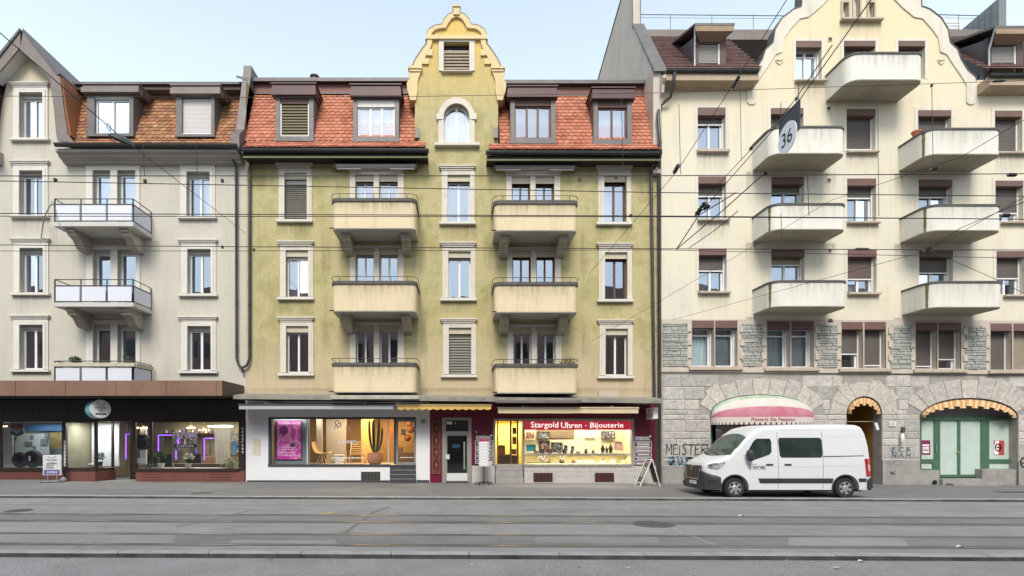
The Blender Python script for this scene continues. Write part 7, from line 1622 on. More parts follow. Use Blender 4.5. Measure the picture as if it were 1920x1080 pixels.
# ================================================================== white van
VX, VY = 8.40, 17.62
VZ = gz(11.1)
van = thing('delivery_van', 'white panel van with dark bumper and rear side window, parked on the pavement', 'van', (VX+2.7, VY+1.03, VZ))
def lerp(tab, x):
    for (a, u), (b, v) in zip(tab, tab[1:]):
        if x <= b:
            t = max(0, min(1, (x-a)/(b-a))); t = t*t*(3-2*t)*.35 + t*.65; return u+(v-u)*t
    return tab[-1][1]
TOP = [(0,1.02),(.04,1.11),(.12,1.175),(.45,1.30),(.74,1.44),(1.0,1.69),(1.32,2.02),(1.55,2.21),(1.78,2.36),(2.1,2.435),(2.9,2.465),(4.6,2.48),(5.12,2.465),(5.27,2.41),(5.36,2.25),(5.45,1.85),(5.51,1.35),(5.55,.85)]
HWT = [(0,.70),(.04,.80),(.15,.90),(.4,.975),(.8,1.015),(1.4,1.03),(5.15,1.03),(5.42,1.0),(5.55,.955)]
WHL = (.92, 4.64)
def VBOT(x):
    z = .27
    for c in WHL:
        if abs(x-c) < .42: z = max(z, .335+math.sqrt(.42**2-(x-c)**2))
    return z
def vf(z): return 1 - .115*max(0, (z-1.05)/1.42)**1.35 - .02*max(0, (.6-z)/.4)
def vside(x, z): return lerp(HWT, x)*vf(z)         # half width at (x, z)
def vpt(x, y, z): return Vector((VX+x, VY+1.03+y, VZ+z))
def vsec(x, zt, zb, grow=0):
    rc = min(.17, (zt-zb)*.35); pts = []
    for i in range(13): z = zb+(zt-rc-zb)*i/12; pts.append((vside(x,z)+grow, z))
    ys, zs = pts[-1]
    for i in range(1, 6): a = math.pi/2*i/6; pts.append((ys-rc*.9*(1-math.cos(a)), zs+rc*math.sin(a)))
    yt = ys-rc*.9
    for i in range(6): q = yt*(1-i/5.5); pts.append((max(0, q), zt+.028*(1-(q/yt)**2)))
    pts[-1] = (0, zt+.028)
    return [(-y, z) for y, z in pts] + [(y, z) for y, z in pts[-2::-1]]
def loft(mb, xs, ztf, zbf, grow=0, m=0, dx=0):
    vs = []; k = 0
    for x in xs:
        s = vsec(x, ztf(x), zbf(x), grow); k = len(s); vs += [vpt(x+dx, y, z) for y, z in s]
    n = len(xs); fs = [(i*k+j, i*k+j+1, (i+1)*k+j+1, (i+1)*k+j) for i in range(n-1) for j in range(k-1)]
    fs += [(i*k, (i+1)*k, (i+1)*k+k-1, i*k+k-1) for i in range(n-1)] + [tuple(range(k)), tuple(range((n-1)*k, n*k))]
    mb.add(vs, fs, m)
xs = sorted(set([0,.02,.05,.1,.18,.3,.4] + [.5+.03*i for i in range(29)] + [1.4+.1*i for i in range(29)] + [4.22+.03*i for i in range(29)] + [5.1,5.15,5.2,5.27,5.32,5.36,5.4,5.45,5.51,5.55]))
vpaint = M('van_white_paint', (.66,.675,.695), .30, .05, 2, coat=.6, dirt=.16); vblk = M('van_black_plastic', (.030,.033,.038), .55, .15, 6); vgl = M('van_glass', (.012,.018,.017), .06, .6, 1.6, c2=(.035,.06,.05), spec=.6)
mb = MB(); loft(mb, xs, lambda x: lerp(TOP, x), VBOT); mb.build('body', vpaint, van, smooth=True)
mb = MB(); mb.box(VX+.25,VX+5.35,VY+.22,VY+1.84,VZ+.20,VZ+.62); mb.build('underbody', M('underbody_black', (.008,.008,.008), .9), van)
def vpanel(poly, off, nz=8, nx=10, side=-1):       # convex outline in (x, z) laid on the flank
    mb = MB(); z0 = min(p[1] for p in poly); z1 = max(p[1] for p in poly); vs = []
    for i in range(nz+1):
        z = z0+(z1-z0)*i/nz; z_ = min(max(z, z0+1e-4), z1-1e-4); c = []
        for (a, b) in zip(poly, poly[1:]+poly[:1]):
            if (a[1]-z_)*(b[1]-z_) < 0: c.append(a[0]+(b[0]-a[0])*(z_-a[1])/(b[1]-a[1]))
        xa, xb = min(c), max(c)
        for j in range(nx+1): x = xa+(xb-xa)*j/nx; vs.append(vpt(x, side*(vside(x, z)+off), z))
    w_ = nx+1; n = len(vs); inn = [v-Vector((0, side*off*1.6, 0)) for v in vs]
    fs = [(i*w_+j, i*w_+j+1, (i+1)*w_+j+1, (i+1)*w_+j) for i in range(nz) for j in range(nx)]
    rim = [j for j in range(w_)] + [i*w_+nx for i in range(1, nz+1)] + [nz*w_+j for j in range(nx-1, -1, -1)] + [i*w_ for i in range(nz-1, 0, -1)]
    fs += [(a, b, n+b, n+a) for a, b in zip(rim, rim[1:]+rim[:1])]
    mb.add(vs+inn, fs); return mb
def rr_poly(pts, r=.05, n=4):                      # rounded convex polygon
    out = []
    for i, p in enumerate(pts):
        p = Vector(p); a = Vector(pts[i-1]); b = Vector(pts[(i+1) % len(pts)]); u = (a-p).normalized(); v = (b-p).normalized()
        for k in range(n+1): t = k/n; out.append(tuple((p+u*r*(1-t)**2+v*r*t**2)))
    return out
for s in (-1, 1):
    vpanel(rr_poly([(1.27,1.42),(1.56,1.27),(2.16,1.49),(2.17,2.0),(1.62,2.0)], .06), .007, side=s).build('side_window', vgl, van, smooth=True)
    vpanel(rr_poly([(2.44,1.36),(3.88,1.36),(3.87,2.03),(2.40,2.03)], .05), .007, side=s).build('side_window', vgl, van, smooth=True)
    vpanel([(1.70,.66),(1.76,.50),(4.2,.50),(4.23,.66)], .014, 3, 14, s).build('side_trim', vblk, van, smooth=True)
    vpanel([(3.90,1.43),(3.90,1.385),(5.27,1.40),(5.27,1.435)], .010, 2, 8, s).build('door_rail', vblk, van)
    vpanel(rr_poly([(.12,.98),(.05,1.04),(.11,1.15),(.62,1.22),(.57,1.11),(.36,.94)], .03), .010, 6, 10, s).build('headlight', M('headlight_glass', (.06,.063,.068), .10, .5, 7, c2=(.50,.51,.53), coat=1), van, smooth=True)
    vpanel([(5.30,1.32),(5.36,.72),(5.535,.72),(5.50,1.32)], .012, 6, 5, s).build('tail_light', M('tail_light_red', (.42,.012,.02), .2, .2, 6, coat=1), van, smooth=True)
    m_ = vpanel([(5.40,1.12),(5.43,.90),(5.525,.90),(5.51,1.12)], .016, 3, 3, s); m_.build('tail_light_lens', M('tail_light_pale', (.62,.35,.35), .2, .1, 6, coat=1), van)
    for x in (2.38, 3.89): vpanel([(x-.006,.30),(x+.006,.30),(x+.006,2.22),(x-.006,2.22)], .0035, 16, 1, s).build('door_gap', M('gap_grey', (.12,.125,.13), .6), van)
    for (xa, xb, z) in ((1.35,2.37,1.06),(2.40,3.88,1.05),(3.9,5.3,1.08),(3.9,5.25,2.08),(2.42,3.86,2.30)): vpanel([(xa,z-.005),(xb,z-.005),(xb,z+.005),(xa,z+.005)], .0035, 1, 6, s).build('panel_crease', M('crease_grey', (.52,.53,.55), .5), van)
    for x in (1.96, 2.58): 
        vpanel(rr_poly([(x,1.10),(x+.24,1.10),(x+.24,1.15),(x,1.15)], .015), .022, 2, 4, s).build('door_handle', vblk, van)
    for xc in WHL:                                 # wheel arch lip and dark well
        m_ = MB()
        for r0, r1, off, mm in ((.415,.462,.012,0),):
            ring_ = []
            for k in range(21):
                a = math.pi*(-.08+1.16*k/20); 
                for r in (r0, r1):
                    x = xc-r*math.cos(a); z = .335+r*math.sin(a); ring_.append(vpt(x, s*(vside(x,z)+off), z))
            m_.add(ring_, [(2*k,2*k+1,2*k+3,2*k+2) for k in range(20)], mm)
        m_.build('wheel_arch', vblk, van)
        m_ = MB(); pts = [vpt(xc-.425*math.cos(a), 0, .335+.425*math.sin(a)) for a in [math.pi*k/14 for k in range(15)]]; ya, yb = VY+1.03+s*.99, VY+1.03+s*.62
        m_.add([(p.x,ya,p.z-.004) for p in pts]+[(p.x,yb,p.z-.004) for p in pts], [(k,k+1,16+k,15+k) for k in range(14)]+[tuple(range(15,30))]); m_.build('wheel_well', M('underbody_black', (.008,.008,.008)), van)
        w_ = MB(); c = vpt(xc, s*.92, .335); r = .342
        w_.lathe([(r*.62,-.10),(r*.80,-.118),(r*.93,-.110),(r,-.075),(r,.075),(r*.93,.110),(r*.62,.10)], c, 40, axis='y')
        wh = w_.build('wheel', M('van_tyre', (.016,.016,.017), .8, .2, 12), van, smooth=True)
        q = MB(); o = s*.102
        prof = [(.215,o),(.212,o+s*.012),(.195,o+s*.010),(.10,o-s*.012),(.065,o+s*.012),(.03,o+s*.016),(.001,o+s*.016)]
        q.lathe([(a, b) for a, b in prof], c, 36, axis='y'); q.build('rim', M('hubcap_silver', (.50,.51,.52), .3, .08, 8, metal=.65), wh, smooth=True)
        q = MB()
        for k in range(6):
            a0 = 2*math.pi*k/6+.2; pts = [(.105,-.13),(.185,-.27),(.197,0),(.185,.27),(.105,.13)]
            q.add([Vector((c.x+rr_*math.cos(a0+da), c.y+o+s*(.004+.022*(rr_-.10)/.1), c.z+rr_*math.sin(a0+da))) for rr_, da in pts], [(0,1,2,3,4)])
        q.build('rim_opening', M('rim_opening_black', (.012,.012,.013), .7), wh)
# bumpers
mb = MB(); bx = [0,.02,.05,.1,.18,.26,.34,.42,.48,.50]
loft(mb, bx, lambda x: .90-.10*(x/.5)**1.5 - .02, lambda x: .25+.05*(x/.5), .022, dx=-.035); mb.build('front_bumper', vblk, van, smooth=True)
mb = MB(); vs = []
m_ = vpanel([(5.08,.66),(5.08,.52),(5.56,.30),(5.57,.66)], .02, 6, 6); 
mb = MB(); mb.box(VX+5.34,VX+5.60,VY-.0,VY+2.06,VZ+.27,VZ+.68); mb.build('rear_bumper', vblk, van, bevel=.05)
vpanel([(5.08,.66),(5.10,.54),(5.36,.54),(5.36,.66)], .014, 2, 4).build('side_trim', vblk, van)
# grille, emblem, plates, front details
m_ = MB(); gx = VX-.030
gp = [(-.58,1.02),(-.47,.60),(.47,.60),(.58,1.02),(.52,1.07),(-.52,1.07)]
m_.prism([(a*1.0, b) for a, b in gp], lambda u,v,w_: vpt(w_, u, v), (-.050, .05)); m_.build('grille', M('grille_black', (.012,.012,.013), .4, .1), van)
m_ = MB(); m_.tube([vpt(-.055, u, v) for u, v in [(-.59,1.03),(-.47,.59),(.47,.59),(.59,1.03)]], .018, 8); m_.tube([vpt(-.052,-.52,1.06),vpt(-.052,.52,1.06)], .016, 8)
m_.build('grille_trim', M('chrome', (.30,.305,.315), .22, .05, 5, metal=.9), van)
m_ = MB(); dz_ = [(0,.135),(.085,0),(0,-.135),(-.085,0)]; di = [(0,.075),(.045,0),(0,-.075),(-.045,0)]
m_.add([vpt(-.075,u,.98+v) for u,v in dz_]+[vpt(-.075,u,.98+v) for u,v in di]+[vpt(-.05,u,.98+v) for u,v in dz_], [(k,(k+1)%4,4+(k+1)%4,4+k) for k in range(4)]+[(k,(k+1)%4,8+(k+1)%4,8+k) for k in range(4)]); m_.build('emblem', MATS['chrome'], van)
m_ = MB(); m_.box(VX-.075,VX-.06,VY+.72,VY+1.24,VZ+.41,VZ+.52); np_ = m_.build('number_plate', wht, van)
m_ = MB(); put_text(m_, 'ZH 582 346', lambda u,v: (VX-.077, VY+1.20-.44*u, VZ+.435+.06*v)); m_.build('plate_lettering', blk, np_)
m_ = MB(); m_.prism(rr_poly([(.10,.56),(.34,.60),(.36,.48),(.16,.42)], .03), lambda u,v,w_: vpt(u-.035, -(vside(u,v)+.026+w_), v), (0,.004)); m_.build('fog_lamp_recess', M('rim_opening_black', (.012,.012,.013)), van)
# windscreen and wipers: patch of the same surface pushed outwards
def vsurf(x, t):                                   # t in -1..1 across the top
    zt = lerp(TOP, x); rc = min(.17, (zt-VBOT(x))*.35); ys = vside(x, zt-rc); y = t*ys
    yt = ys-rc*.9; ay = abs(y)
    if ay <= yt: z = zt+.028*(1-(ay/yt)**2)
    else: q = (ay-yt)/(rc*.9); z = zt-rc+rc*math.sqrt(max(0,1-q*q))
    return Vector((x, y, z))
m_ = MB(); vs = []; nx_, nt2 = 12, 16
for i in range(nx_+1):
    u = i/nx_
    for j in range(nt2+1):
        t = (-1+2*j/nt2); x = .80+(1.36-.80)*u + .10*(1-abs(t)**2)*(u)*1.0 - .20*(1-t*t)*(1-u); p = vsurf(x, t*(.955-.02*u)); p += Vector((-.012,0,.012)); vs.append(vpt(*p))
m_.add(vs, [(i*(nt2+1)+j,i*(nt2+1)+j+1,(i+1)*(nt2+1)+j+1,(i+1)*(nt2+1)+j) for i in range(nx_) for j in range(nt2)]); m_.build('windscreen', M('windscreen_glass', (.03,.04,.037), .06, .6, 1.3, c2=(.06,.10,.075), spec=.5), van, smooth=True)
m_ = MB()
for t in (-.45,.25):
    a = vsurf(.66,t)+Vector((-.03,0,.03)); b = vsurf(.78,t+.55)+Vector((-.03,0,.03)); m_.tube([vpt(*a),vpt(*b)],.012,6)
m_.build('wiper', iron, van)
for s in (-1,1):
    m_ = MB(); n = 10; vs = []
    for j in range(n+1):
        v = -1+2*j/n; w_ = math.sqrt(max(0,1-abs(v)**3.0)); 
        for k in range(14): a = 2*math.pi*k/14; vs.append(vpt(1.36+.115*w_*math.cos(a)-.02*v, s*(1.17+.12*w_*math.sin(a)), 1.44+.205*v))
    m_.add(vs, [(j*14+k,j*14+(k+1)%14,(j+1)*14+(k+1)%14,(j+1)*14+k) for j in range(n) for k in range(14)]); m_.bar(vpt(1.42,s*.98,1.30),vpt(1.40,s*1.12,1.36),.10,.08); m_.build('wing_mirror', vblk, van, smooth=True)
# lettering on the door
def vflat(x, z): return vpt(x, -(vside(x,z)+.006), z)
m_ = MB(); put_text(m_, 'RENTAL CAR', lambda u,v: vflat(1.36+.30*u, 1.115+.03*v)); put_text(m_, 'TEXT MG', lambda u,v: vflat(1.50+.42*u, .985+.085*v), bold=.03); put_text(m_, 'S', lambda u,v: vflat(1.385+.075*u, .985+.085*v), bold=.02)
m_.build('lettering', M('van_lettering', (.03,.035,.045), .5), van)
m_ = MB()
for a, b, c, d in ((1.355,1.955,.965,.972),(1.355,1.362,.965,1.095),(1.948,1.955,.965,1.095),(1.355,1.49,1.088,1.095),(1.7,1.955,1.088,1.095)): m_.add([vflat(a,c),vflat(b,c),vflat(b,d),vflat(a,d)],[(0,1,2,3)])
m_.build('lettering_frame', M('van_lettering_grey', (.25,.26,.28), .5), van)
MB().tube([vpt(1.72,-.86,2.12),vpt(1.72,-.87,2.13)],.02,8).build('roof_marker', iron, van)
vpanel(rr_poly([(5.16,.50),(5.16,.31),(5.36,.31),(5.36,.50)],.01), .006, 2, 2).build('rear_sill', vpaint, van)
# ================================================================== electric scooter between van and wall
d = 22.45; g0 = gz(10); c = Vector((X(1292,d), d, g0)); mint = M('mint_scooter_paint', (.06,.42,.27), .4, .1, 6); t = thing('electric_scooter', 'mint green electric scooter leaning at the stone wall behind the van', 'scooter', c)
MB().tube([c+Vector((.02,0,.14)),c+Vector((-.0,.02,.55)),c+Vector((.05,.05,1.08))],[.045,.038,.03],10).build('stem', mint, t, smooth=True)
MB().tube([c+Vector((-.18,.0,1.10)),c+Vector((.05,.05,1.12)),c+Vector((.28,.10,1.10))],.022,8).box(c.x-.05,c.x+.13,d-.04,d+.10,c.z+1.10,c.z+1.20).build('handlebar', iron, t)
MB().hexa([c+Vector(q) for q in ((-.10,-.06,.22),(.12,-.06,.20),(.10,-.06,.52),(-.06,-.06,.40))],[c+Vector(q) for q in ((-.10,.10,.22),(.12,.10,.20),(.10,.10,.52),(-.06,.10,.40))]).build('front_fender', mint, t, bevel=.03)
for o in (Vector((-.14,-.02,.13)), Vector((.95,.15,.13))): MB().lathe([(.06,-.035),(.11,-.04),(.13,-.02),(.13,.02),(.11,.04),(.06,.035)],c+o,20,axis='y').build('wheel', tyre, t, smooth=True)
MB().bar(c+Vector((-.02,0,.17)),c+Vector((.92,.14,.15)),.17,.05).build('deck', iron, t)
# ================================================================== boards and stands on the pavement
df, db = 21.7, 22.3; XA = 8.02; zA = 1.075; xl_, xr_ = 7.53, 8.36; zl_, zr_ = gz(7.5), gz(8.4)
t = thing('sandwich_board', 'black A-frame chalkboard with white frame beside the grey downpipes', 'sandwich board', (XA, 22, zl_))
white_fr = M('white_board_frame', (.70,.70,.72), .4, .05)
def leafp(xb, zb_, xt):
    fr_ = MB(); tp = Vector((xt,0,zA)); bt = Vector((xb,0,zb_))
    for y in (df, db): fr_.bar((bt.x,y,bt.z),(tp.x,y,tp.z),.035,.035,up=(0,1,0))
    fr_.bar((tp.x,df,tp.z),(tp.x,db,tp.z),.035,.035); q = bt.lerp(tp,.12); fr_.bar((q.x,df,q.z),(q.x,db,q.z),.03,.03); return fr_, bt, tp
f_, bt, tp = leafp(xl_, zl_, XA-.015); f_.build('frame', white_fr, t)
q0, q1 = bt.lerp(tp,.13), bt.lerp(tp,.97); n_ = Vector((q1.z-q0.z,0,-(q1.x-q0.x))).normalized()*-.008
MB().hexa([(q0.x,df+.02,q0.z),(q0.x,db-.02,q0.z),(q1.x,db-.02,q1.z),(q1.x,df+.02,q1.z)],[(q0.x-n_.x,df+.02,q0.z-n_.z),(q0.x-n_.x,db-.02,q0.z-n_.z),(q1.x-n_.x,db-.02,q1.z-n_.z),(q1.x-n_.x,df+.02,q1.z-n_.z)]).build('board', M('chalkboard', (.025,.028,.04), .6, .3, 6), t)
m_ = MB()
def bf(u, v): p = q0.lerp(q1, v); return (p.x+n_.x*1.0, db-.05-(db-df-.1)*u, p.z+n_.z)
put_text(m_, 'ANKAUF', lambda u,v: bf(.22+.26*v, .24+.52*(1-u)*.9)); put_text(m_, 'GOLD', lambda u,v: bf(.60+.2*v, .26+.42*(1-u))); m_.build('lettering', wht, t)
m_ = MB(); m_.add([bf(.05,.86),bf(.95,.86),bf(.95,.97),bf(.05,.97)],[(0,1,2,3)]); m_.build('header', M('board_header_plum', (.22,.10,.13), .5), t)
f_, bt, tp = leafp(xr_, zr_, XA+.015); q = bt.lerp(tp,.55); f_.build('frame', white_fr, t)
q0_, q1_ = bt.lerp(tp,.13), bt.lerp(tp,.97); MB().hexa([(q0_.x,df+.02,q0_.z),(q0_.x,db-.02,q0_.z),(q1_.x,db-.02,q1_.z),(q1_.x,df+.02,q1_.z)],[(q0_.x+.008,df+.02,q0_.z+.004),(q0_.x+.008,db-.02,q0_.z+.004),(q1_.x+.008,db-.02,q1_.z+.004),(q1_.x+.008,df+.02,q1_.z+.004)]).build('board', M('chalkboard_back', (.07,.055,.045), .8, .3, 6), t)
MB().bar((bt.x*.55+xl_*.45-.0,df+.01,.47),(XA+.20,df+.01,.52),.012,.012).build('stay', iron, t)
# revolving card stand
d = 22.2; c = Vector((X(907,d), d, gz(1))); t = thing('display_stand', 'revolving white card stand with black star base before the plum notice board', 'display stand', c)
m_ = MB().tube([c+Vector((0,0,.05)),c+Vector((0,0,.86))],.02,8); m_.build('pole', iron, t)
for k in range(5):
    a = 2*math.pi*k/5+.3; e = c+Vector((.36*math.cos(a),.36*math.sin(a),.075)); m_ = MB(); m_.bar(c+Vector((0,0,.12)),e,.045,.03); m_.lathe([(.03,-.075),(.035,-.045),(.03,-.015)],e,10); m_.build('leg', iron, t)
z0, z1 = Z(874,d), Z(828,d); hw3 = 9*d/FPX
sq = [(-.205,-.12),(-.12,-.205),(.12,-.205),(.205,-.12),(.205,.12),(.12,.205),(-.12,.205),(-.205,.12)]
m_ = MB(); m_.prism(sq, lambda u,v,w_: (c.x+u,c.y+v,w_), (z0,z1)); m_.build('rack', M('white_rack', (.74,.74,.76), .5, .05, 3), t)
m_ = MB(); m_.prism([(u*.8,v*.8) for u,v in sq], lambda u,v,w_: (c.x+u,c.y+v,w_), (z1,z1+.11)); m_.build('header', M('red_header', (.42,.02,.09), .45), t)
m_ = MB()
for i in range(8):
    for j in range(3):
        zz = z1-.09-.128*i; xx = c.x-.075+.075*j; m_.box(xx-.022,xx+.022,c.y-.212,c.y-.206,zz-.03,zz+.03, 0); m_.box(xx-.006,xx+.006,c.y-.216,c.y-.2125,zz-.03,zz+.016,1)
m_.build('card', [M('card_pale', (.62,.62,.65), .5, .1), M('pendant_dark', (.10,.10,.12), .4)], t)
m_ = MB(); m_.box(X(914,d),X(922.5,d),d-.06,d-.02,Z(873,d),Z(865,d)); m_.build('brochure_holder', M('brochure_pale', (.55,.48,.50), .6), t)
# poster stand on the left
d = 22.45; c = Vector((X(98,d), d, gz(-17.5))); t = thing('poster_stand', 'white framed pavement poster stand with violet foot band before the tyre window', 'sign', c); ang = math.radians(13)
def rm(mb): mb.v = [rotz(v, c, ang) for v in mb.v]; return mb
z0, z1 = Z(891,d), Z(853,d); h = (z1-z0); W2 = .34
rm(MB().box(c.x-W2,c.x+W2,d-.03,d+.05,z0,z1)).build('frame', white_fr, t, bevel=.01); rm(MB().box(c.x-W2+.04,c.x+W2-.04,d-.034,d-.031,z0+h*.27,z1-.04)).build('poster', M('poster_white', (.66,.66,.69), .5), t); rm(MB().box(c.x-W2+.04,c.x+W2-.04,d-.035,d-.031,z0+.03,z0+h*.27)).build('violet_band', M('violet_band', (.13,.11,.34), .5, .3, 9), t)
m_ = MB(); fp = lambda x0_,x1_,a,b: (lambda u,v: (c.x+x0_+(x1_-x0_)*u, d-.038, z0+h*(a+(b-a)*v)))
put_text(m_, 'FENER', fp(-.2,.2,.70,.80)); m_.box(c.x-.2,c.x+.2,d-.039,d-.036,z0+h*.545,z0+h*.585); strokes(m_, [[(-.16,.93),(-.02,.84)],[(.16,.93),(.02,.84)],[(-.10,.66),(0,.61),(.1,.66)]], lambda u,v: (c.x+u,d-.038,z0+h*v), .02)
for y in (.49,.44,.38,.33): m_.box(c.x-.22,c.x-.22+R.uniform(.25,.42),d-.039,d-.036,z0+h*y,z0+h*(y+.018))
rm(m_).build('lettering', blk, t)
m_ = MB(); put_text(m_, 'OPEN', fp(-.19,.19,.09,.2)); rm(m_).build('band_lettering', wht, t)
for s in (-1,1): rm(MB().tube([(c.x+s*.17,d,z0+.01),(c.x+s*.17,d,c.z+.06)],.02,8)).build('post', steel, t)
rm(MB().box(c.x-.36,c.x+.34,d-.28,d+.28,c.z+.004,c.z+.06)).build('base', M('base_grey', (.20,.20,.215), .6, .2, 4), t, bevel=.02)
obj1(MB().lathe([(.10,0),(.14,.03),(.13,.12),(.05,.20),(.02,.22)],Vector((X(119,22.6),22.6,gz(-17))),14), 'stone_block', M('block_grey', (.20,.20,.21), .9, .3, 8), 'grey rounded block lying behind the poster stand', 'block')
# ================================================================== overhead lines
def wire(pts, r, label, group='overhead wires', mat=None, sag=0):
    q = [P(*p) for p in pts]
    if sag:
        w_ = []
        for a, b in zip(q, q[1:]):
            for i in range(8): u = i/8; w_.append(a.lerp(b,u)-Vector((0,0,sag*4*u*(1-u))))
        q = w_+[q[-1]]
    return tag(rebase(MB().tube(q, r, 6).build('overhead_wire', mat or wirem)), label, 'wire', group)
wire([(-300,330,8.3),(1240,329.5,8.3),(2250,324,8.3)], .0075, 'contact wire crossing the facades just under the top windows, uppermost of the long dark ones')
wire([(-300,334,8.8),(1240,361,8.8),(2250,371,8.8)], .0075, 'long wire slanting gently down to the right across the third floor windows')
wire([(-300,399,9.4),(1240,405,9.4),(2250,414,9.4)], .0085, 'upper wire of the close pair in front of the top balconies')
wire([(-300,405,9.8),(1240,406.5,9.8),(2250,413,9.8)], .0075, 'lower wire of the close pair in front of the top balconies')
wire([(-300,457,11.0),(440,462.5,11.0),(1240,466.5,11.0),(2250,470,11.0)], .0085, 'long wire in front of the second floor window heads')
wire([(-300,470.5,11.2),(440,470.5,11.2),(1240,468.5,11.2),(1900,484,11.2),(2250,488,11.2)], .0065, 'lowest long wire, just below the one across the second floor window heads')
wire([(-300,178,12),(440,183,12),(760,181,12),(1240,174,12),(1560,163,12),(1900,152,12),(2250,140,12)], .006, 'thin wire across the dormers and roofs')
wire([(-60,10,8),(228,258,10.5),(460,437,22.85)], .009, 'slanting span wire carrying the oval lamp on the left')
wire([(1690,-80,7),(1500,186,10.5),(1310,402,13)], .009, 'slanting wire falling from the curved gable past the first balcony')
wire([(1500,-40,9),(1380,150,11),(1270,320,14),(1105,513,22.85)], .0075, 'steep slanting wire through the long insulator to the yellow wall')
wire([(1560,85,8),(1492,185,11),(1450,238,12),(1410,278,13.5),(1320,374,16)], .0085, 'slanting wire holding the number sign')
wire([(1432,326,9),(1356,394,10),(1270,466,11.2)], .010, 'short dark bracing wire below the number sign'); wire([(1380,361,9),(1310,404,10.3),(1268,468,11.2)], .010, 'short dark bracing wire left of the others')
wire([(1383,396,9.6),(1340,432,11),(1292,465,11.2)], .009, 'lowest short bracing wire near the second floor window')
wire([(1920,225,8),(1800,295,10),(1560,375,14),(1105,642,22.85)], .006, 'thin long brace crossing from the upper right to the lower left of the cream house')
wire([(1920,370,9),(1740,470,12),(1260,600,22.85)], .006, 'thin brace ending at the stone storey'); wire([(1740,468,12),(1870,525,14),(1960,570,15)], .007, 'thin brace running down right from the junction'); wire([(1740,468,12),(1800,428,11.5),(1890,390,10),(2000,350,9)], .007, 'thin brace running up right from the junction')
for (px, y0, y1, d, l) in ((1273,195,327,10,'first hanger left of the number sign'),(1387,120,302,11,'hanger dropping beside the cream house gable'),(1493,188,215,11,'short hanger above the number sign'),(1645,165,405,11,'long hanger between the two balcony columns'),(1747,160,327,10.5,'hanger in front of the right balconies'),(1464,400,470,11,'hanger in front of the lower left balcony'),(1514,330,405,9.4,'short hanger under the first balcony'),(268,272,330,9,'hanger below the oval lamp'),(367,255,330,9,'hanger in front of the left dormer'),(1165,185,312,9.5,'hanger in front of the right dormer')):
    wire([(px,y0,d),(px+3,y1,d)], .0055, 'thin upright ' + l, 'hangers between the wires')
insm = M('insulator_dark', (.03,.025,.025), .35, .2, 8); insw = M('clamp_metal', (.30,.30,.30), .4, .2, 8, metal=.6)
def insul(a, b, r, label, n=5):
    A, B = P(*a), P(*b); mid = (A+B)/2; t = thing('insulator', label, 'insulator', mid, 'insulators on the wires')
    m_ = MB(); pts = [A.lerp(B, i/(2*n)) for i in range(2*n+1)]; m_.tube(pts, [r*(1 if i % 2 else .55) for i in range(2*n+1)], 10); m_.build('body', insm, t); m_ = MB(); m_.tube([A-(B-A)*.12, A], r*.5, 8); m_.build('clamp', insw, t); m_ = MB(); m_.tube([B, B+(B-A)*.12], r*.5, 8); m_.build('clamp', insw, t)
insul((1386,143,11),(1373,166,11.1), .045, 'large insulator on the steep wire below the dark dormer'); insul((1272,309,14),(1264,324,14.2), .06, 'insulator on the steep wire above the first floor line'); insul((1322,380,10),(1306,402,10.3), .05, 'cluster insulator in front of the first cream window', 4); insul((1318,392,9.8),(1330,386,9.8), .04, 'small insulator beside the cluster')
insul((1879,404,9.5),(1892,404,9.5), .04, 'insulator at the right end of the close wire pair'); insul((1890,328,8.3),(1905,328,8.3), .03, 'insulator on the uppermost long wire at right'); insul((1604,467,11),(1628,467,11), .03, 'insulator on the second floor wire between the balcony columns'); insul((1733,470,12),(1745,464,12), .05, 'insulator at the brace junction before the right balconies'); insul((1862,152.5,12),(1884,151,12), .035, 'insulator on the thin roof wire'); insul((1757,315,10.2),(1746,318,10.2), .035, 'insulator under the upper right balcony')
insul((1410,276,13.5),(1406,281,13.5), .04, 'small clamp on the number sign wire'); insul((1430,327,9),(1437,325,9), .035, 'small clamp on the uppermost long wire')
for i, (px, py, d) in enumerate(((104,337,8.8),(272,339,8.8),(417,338.5,8.8),(417,463,11),(476,468,11),(1087,336,8.3),(1155,331,8.3),(1183,404,9.4),(1493,185,11),(1747,160,12))):
    tag(rebase(MB().box(X(px,d)-.02,X(px,d)+.02,d-.02,d+.02,Z(py,d)-.03,Z(py,d)+.02).build('wire_clip', insm)), 'small dark wire clip, %s along the wires from the left' % ('first','second','third','fourth','fifth','sixth','seventh','eighth','ninth','last')[i], 'wire clip', 'wire clips')
# oval street lamp on the span wire
c = P(228,264,10.5); t = thing('street_lamp', 'dark oval street lamp hanging on the slanting wire at left', 'street lamp', c); mt_ = Matrix.Rotation(math.radians(24),3,'Y') @ Matrix.Rotation(math.radians(12),3,'X')
def tl(mb): mb.v = [tuple(c+mt_ @ (Vector(v)-c)) for v in mb.v]; return mb
tl(MB().lathe([(.02,.11),(.12,.09),(.21,.04),(.235,0),(.225,-.012)],c,28)).build('housing', M('lamp_grey', (.05,.052,.055), .7, .1), t, smooth=True); tl(MB().lathe([(.224,-.013),(.21,-.03),(.001,-.04)],c,28)).build('glass', M('lamp_glass_dark', (.03,.033,.037), .8, .2), t, smooth=True)
MB().tube([P(206,246,10.4),P(200,238,10.4),P(202,231,10.4),P(207,236,10.4),P(207,246,10.4)],.007,6).build('cable_loop', wirem, t)
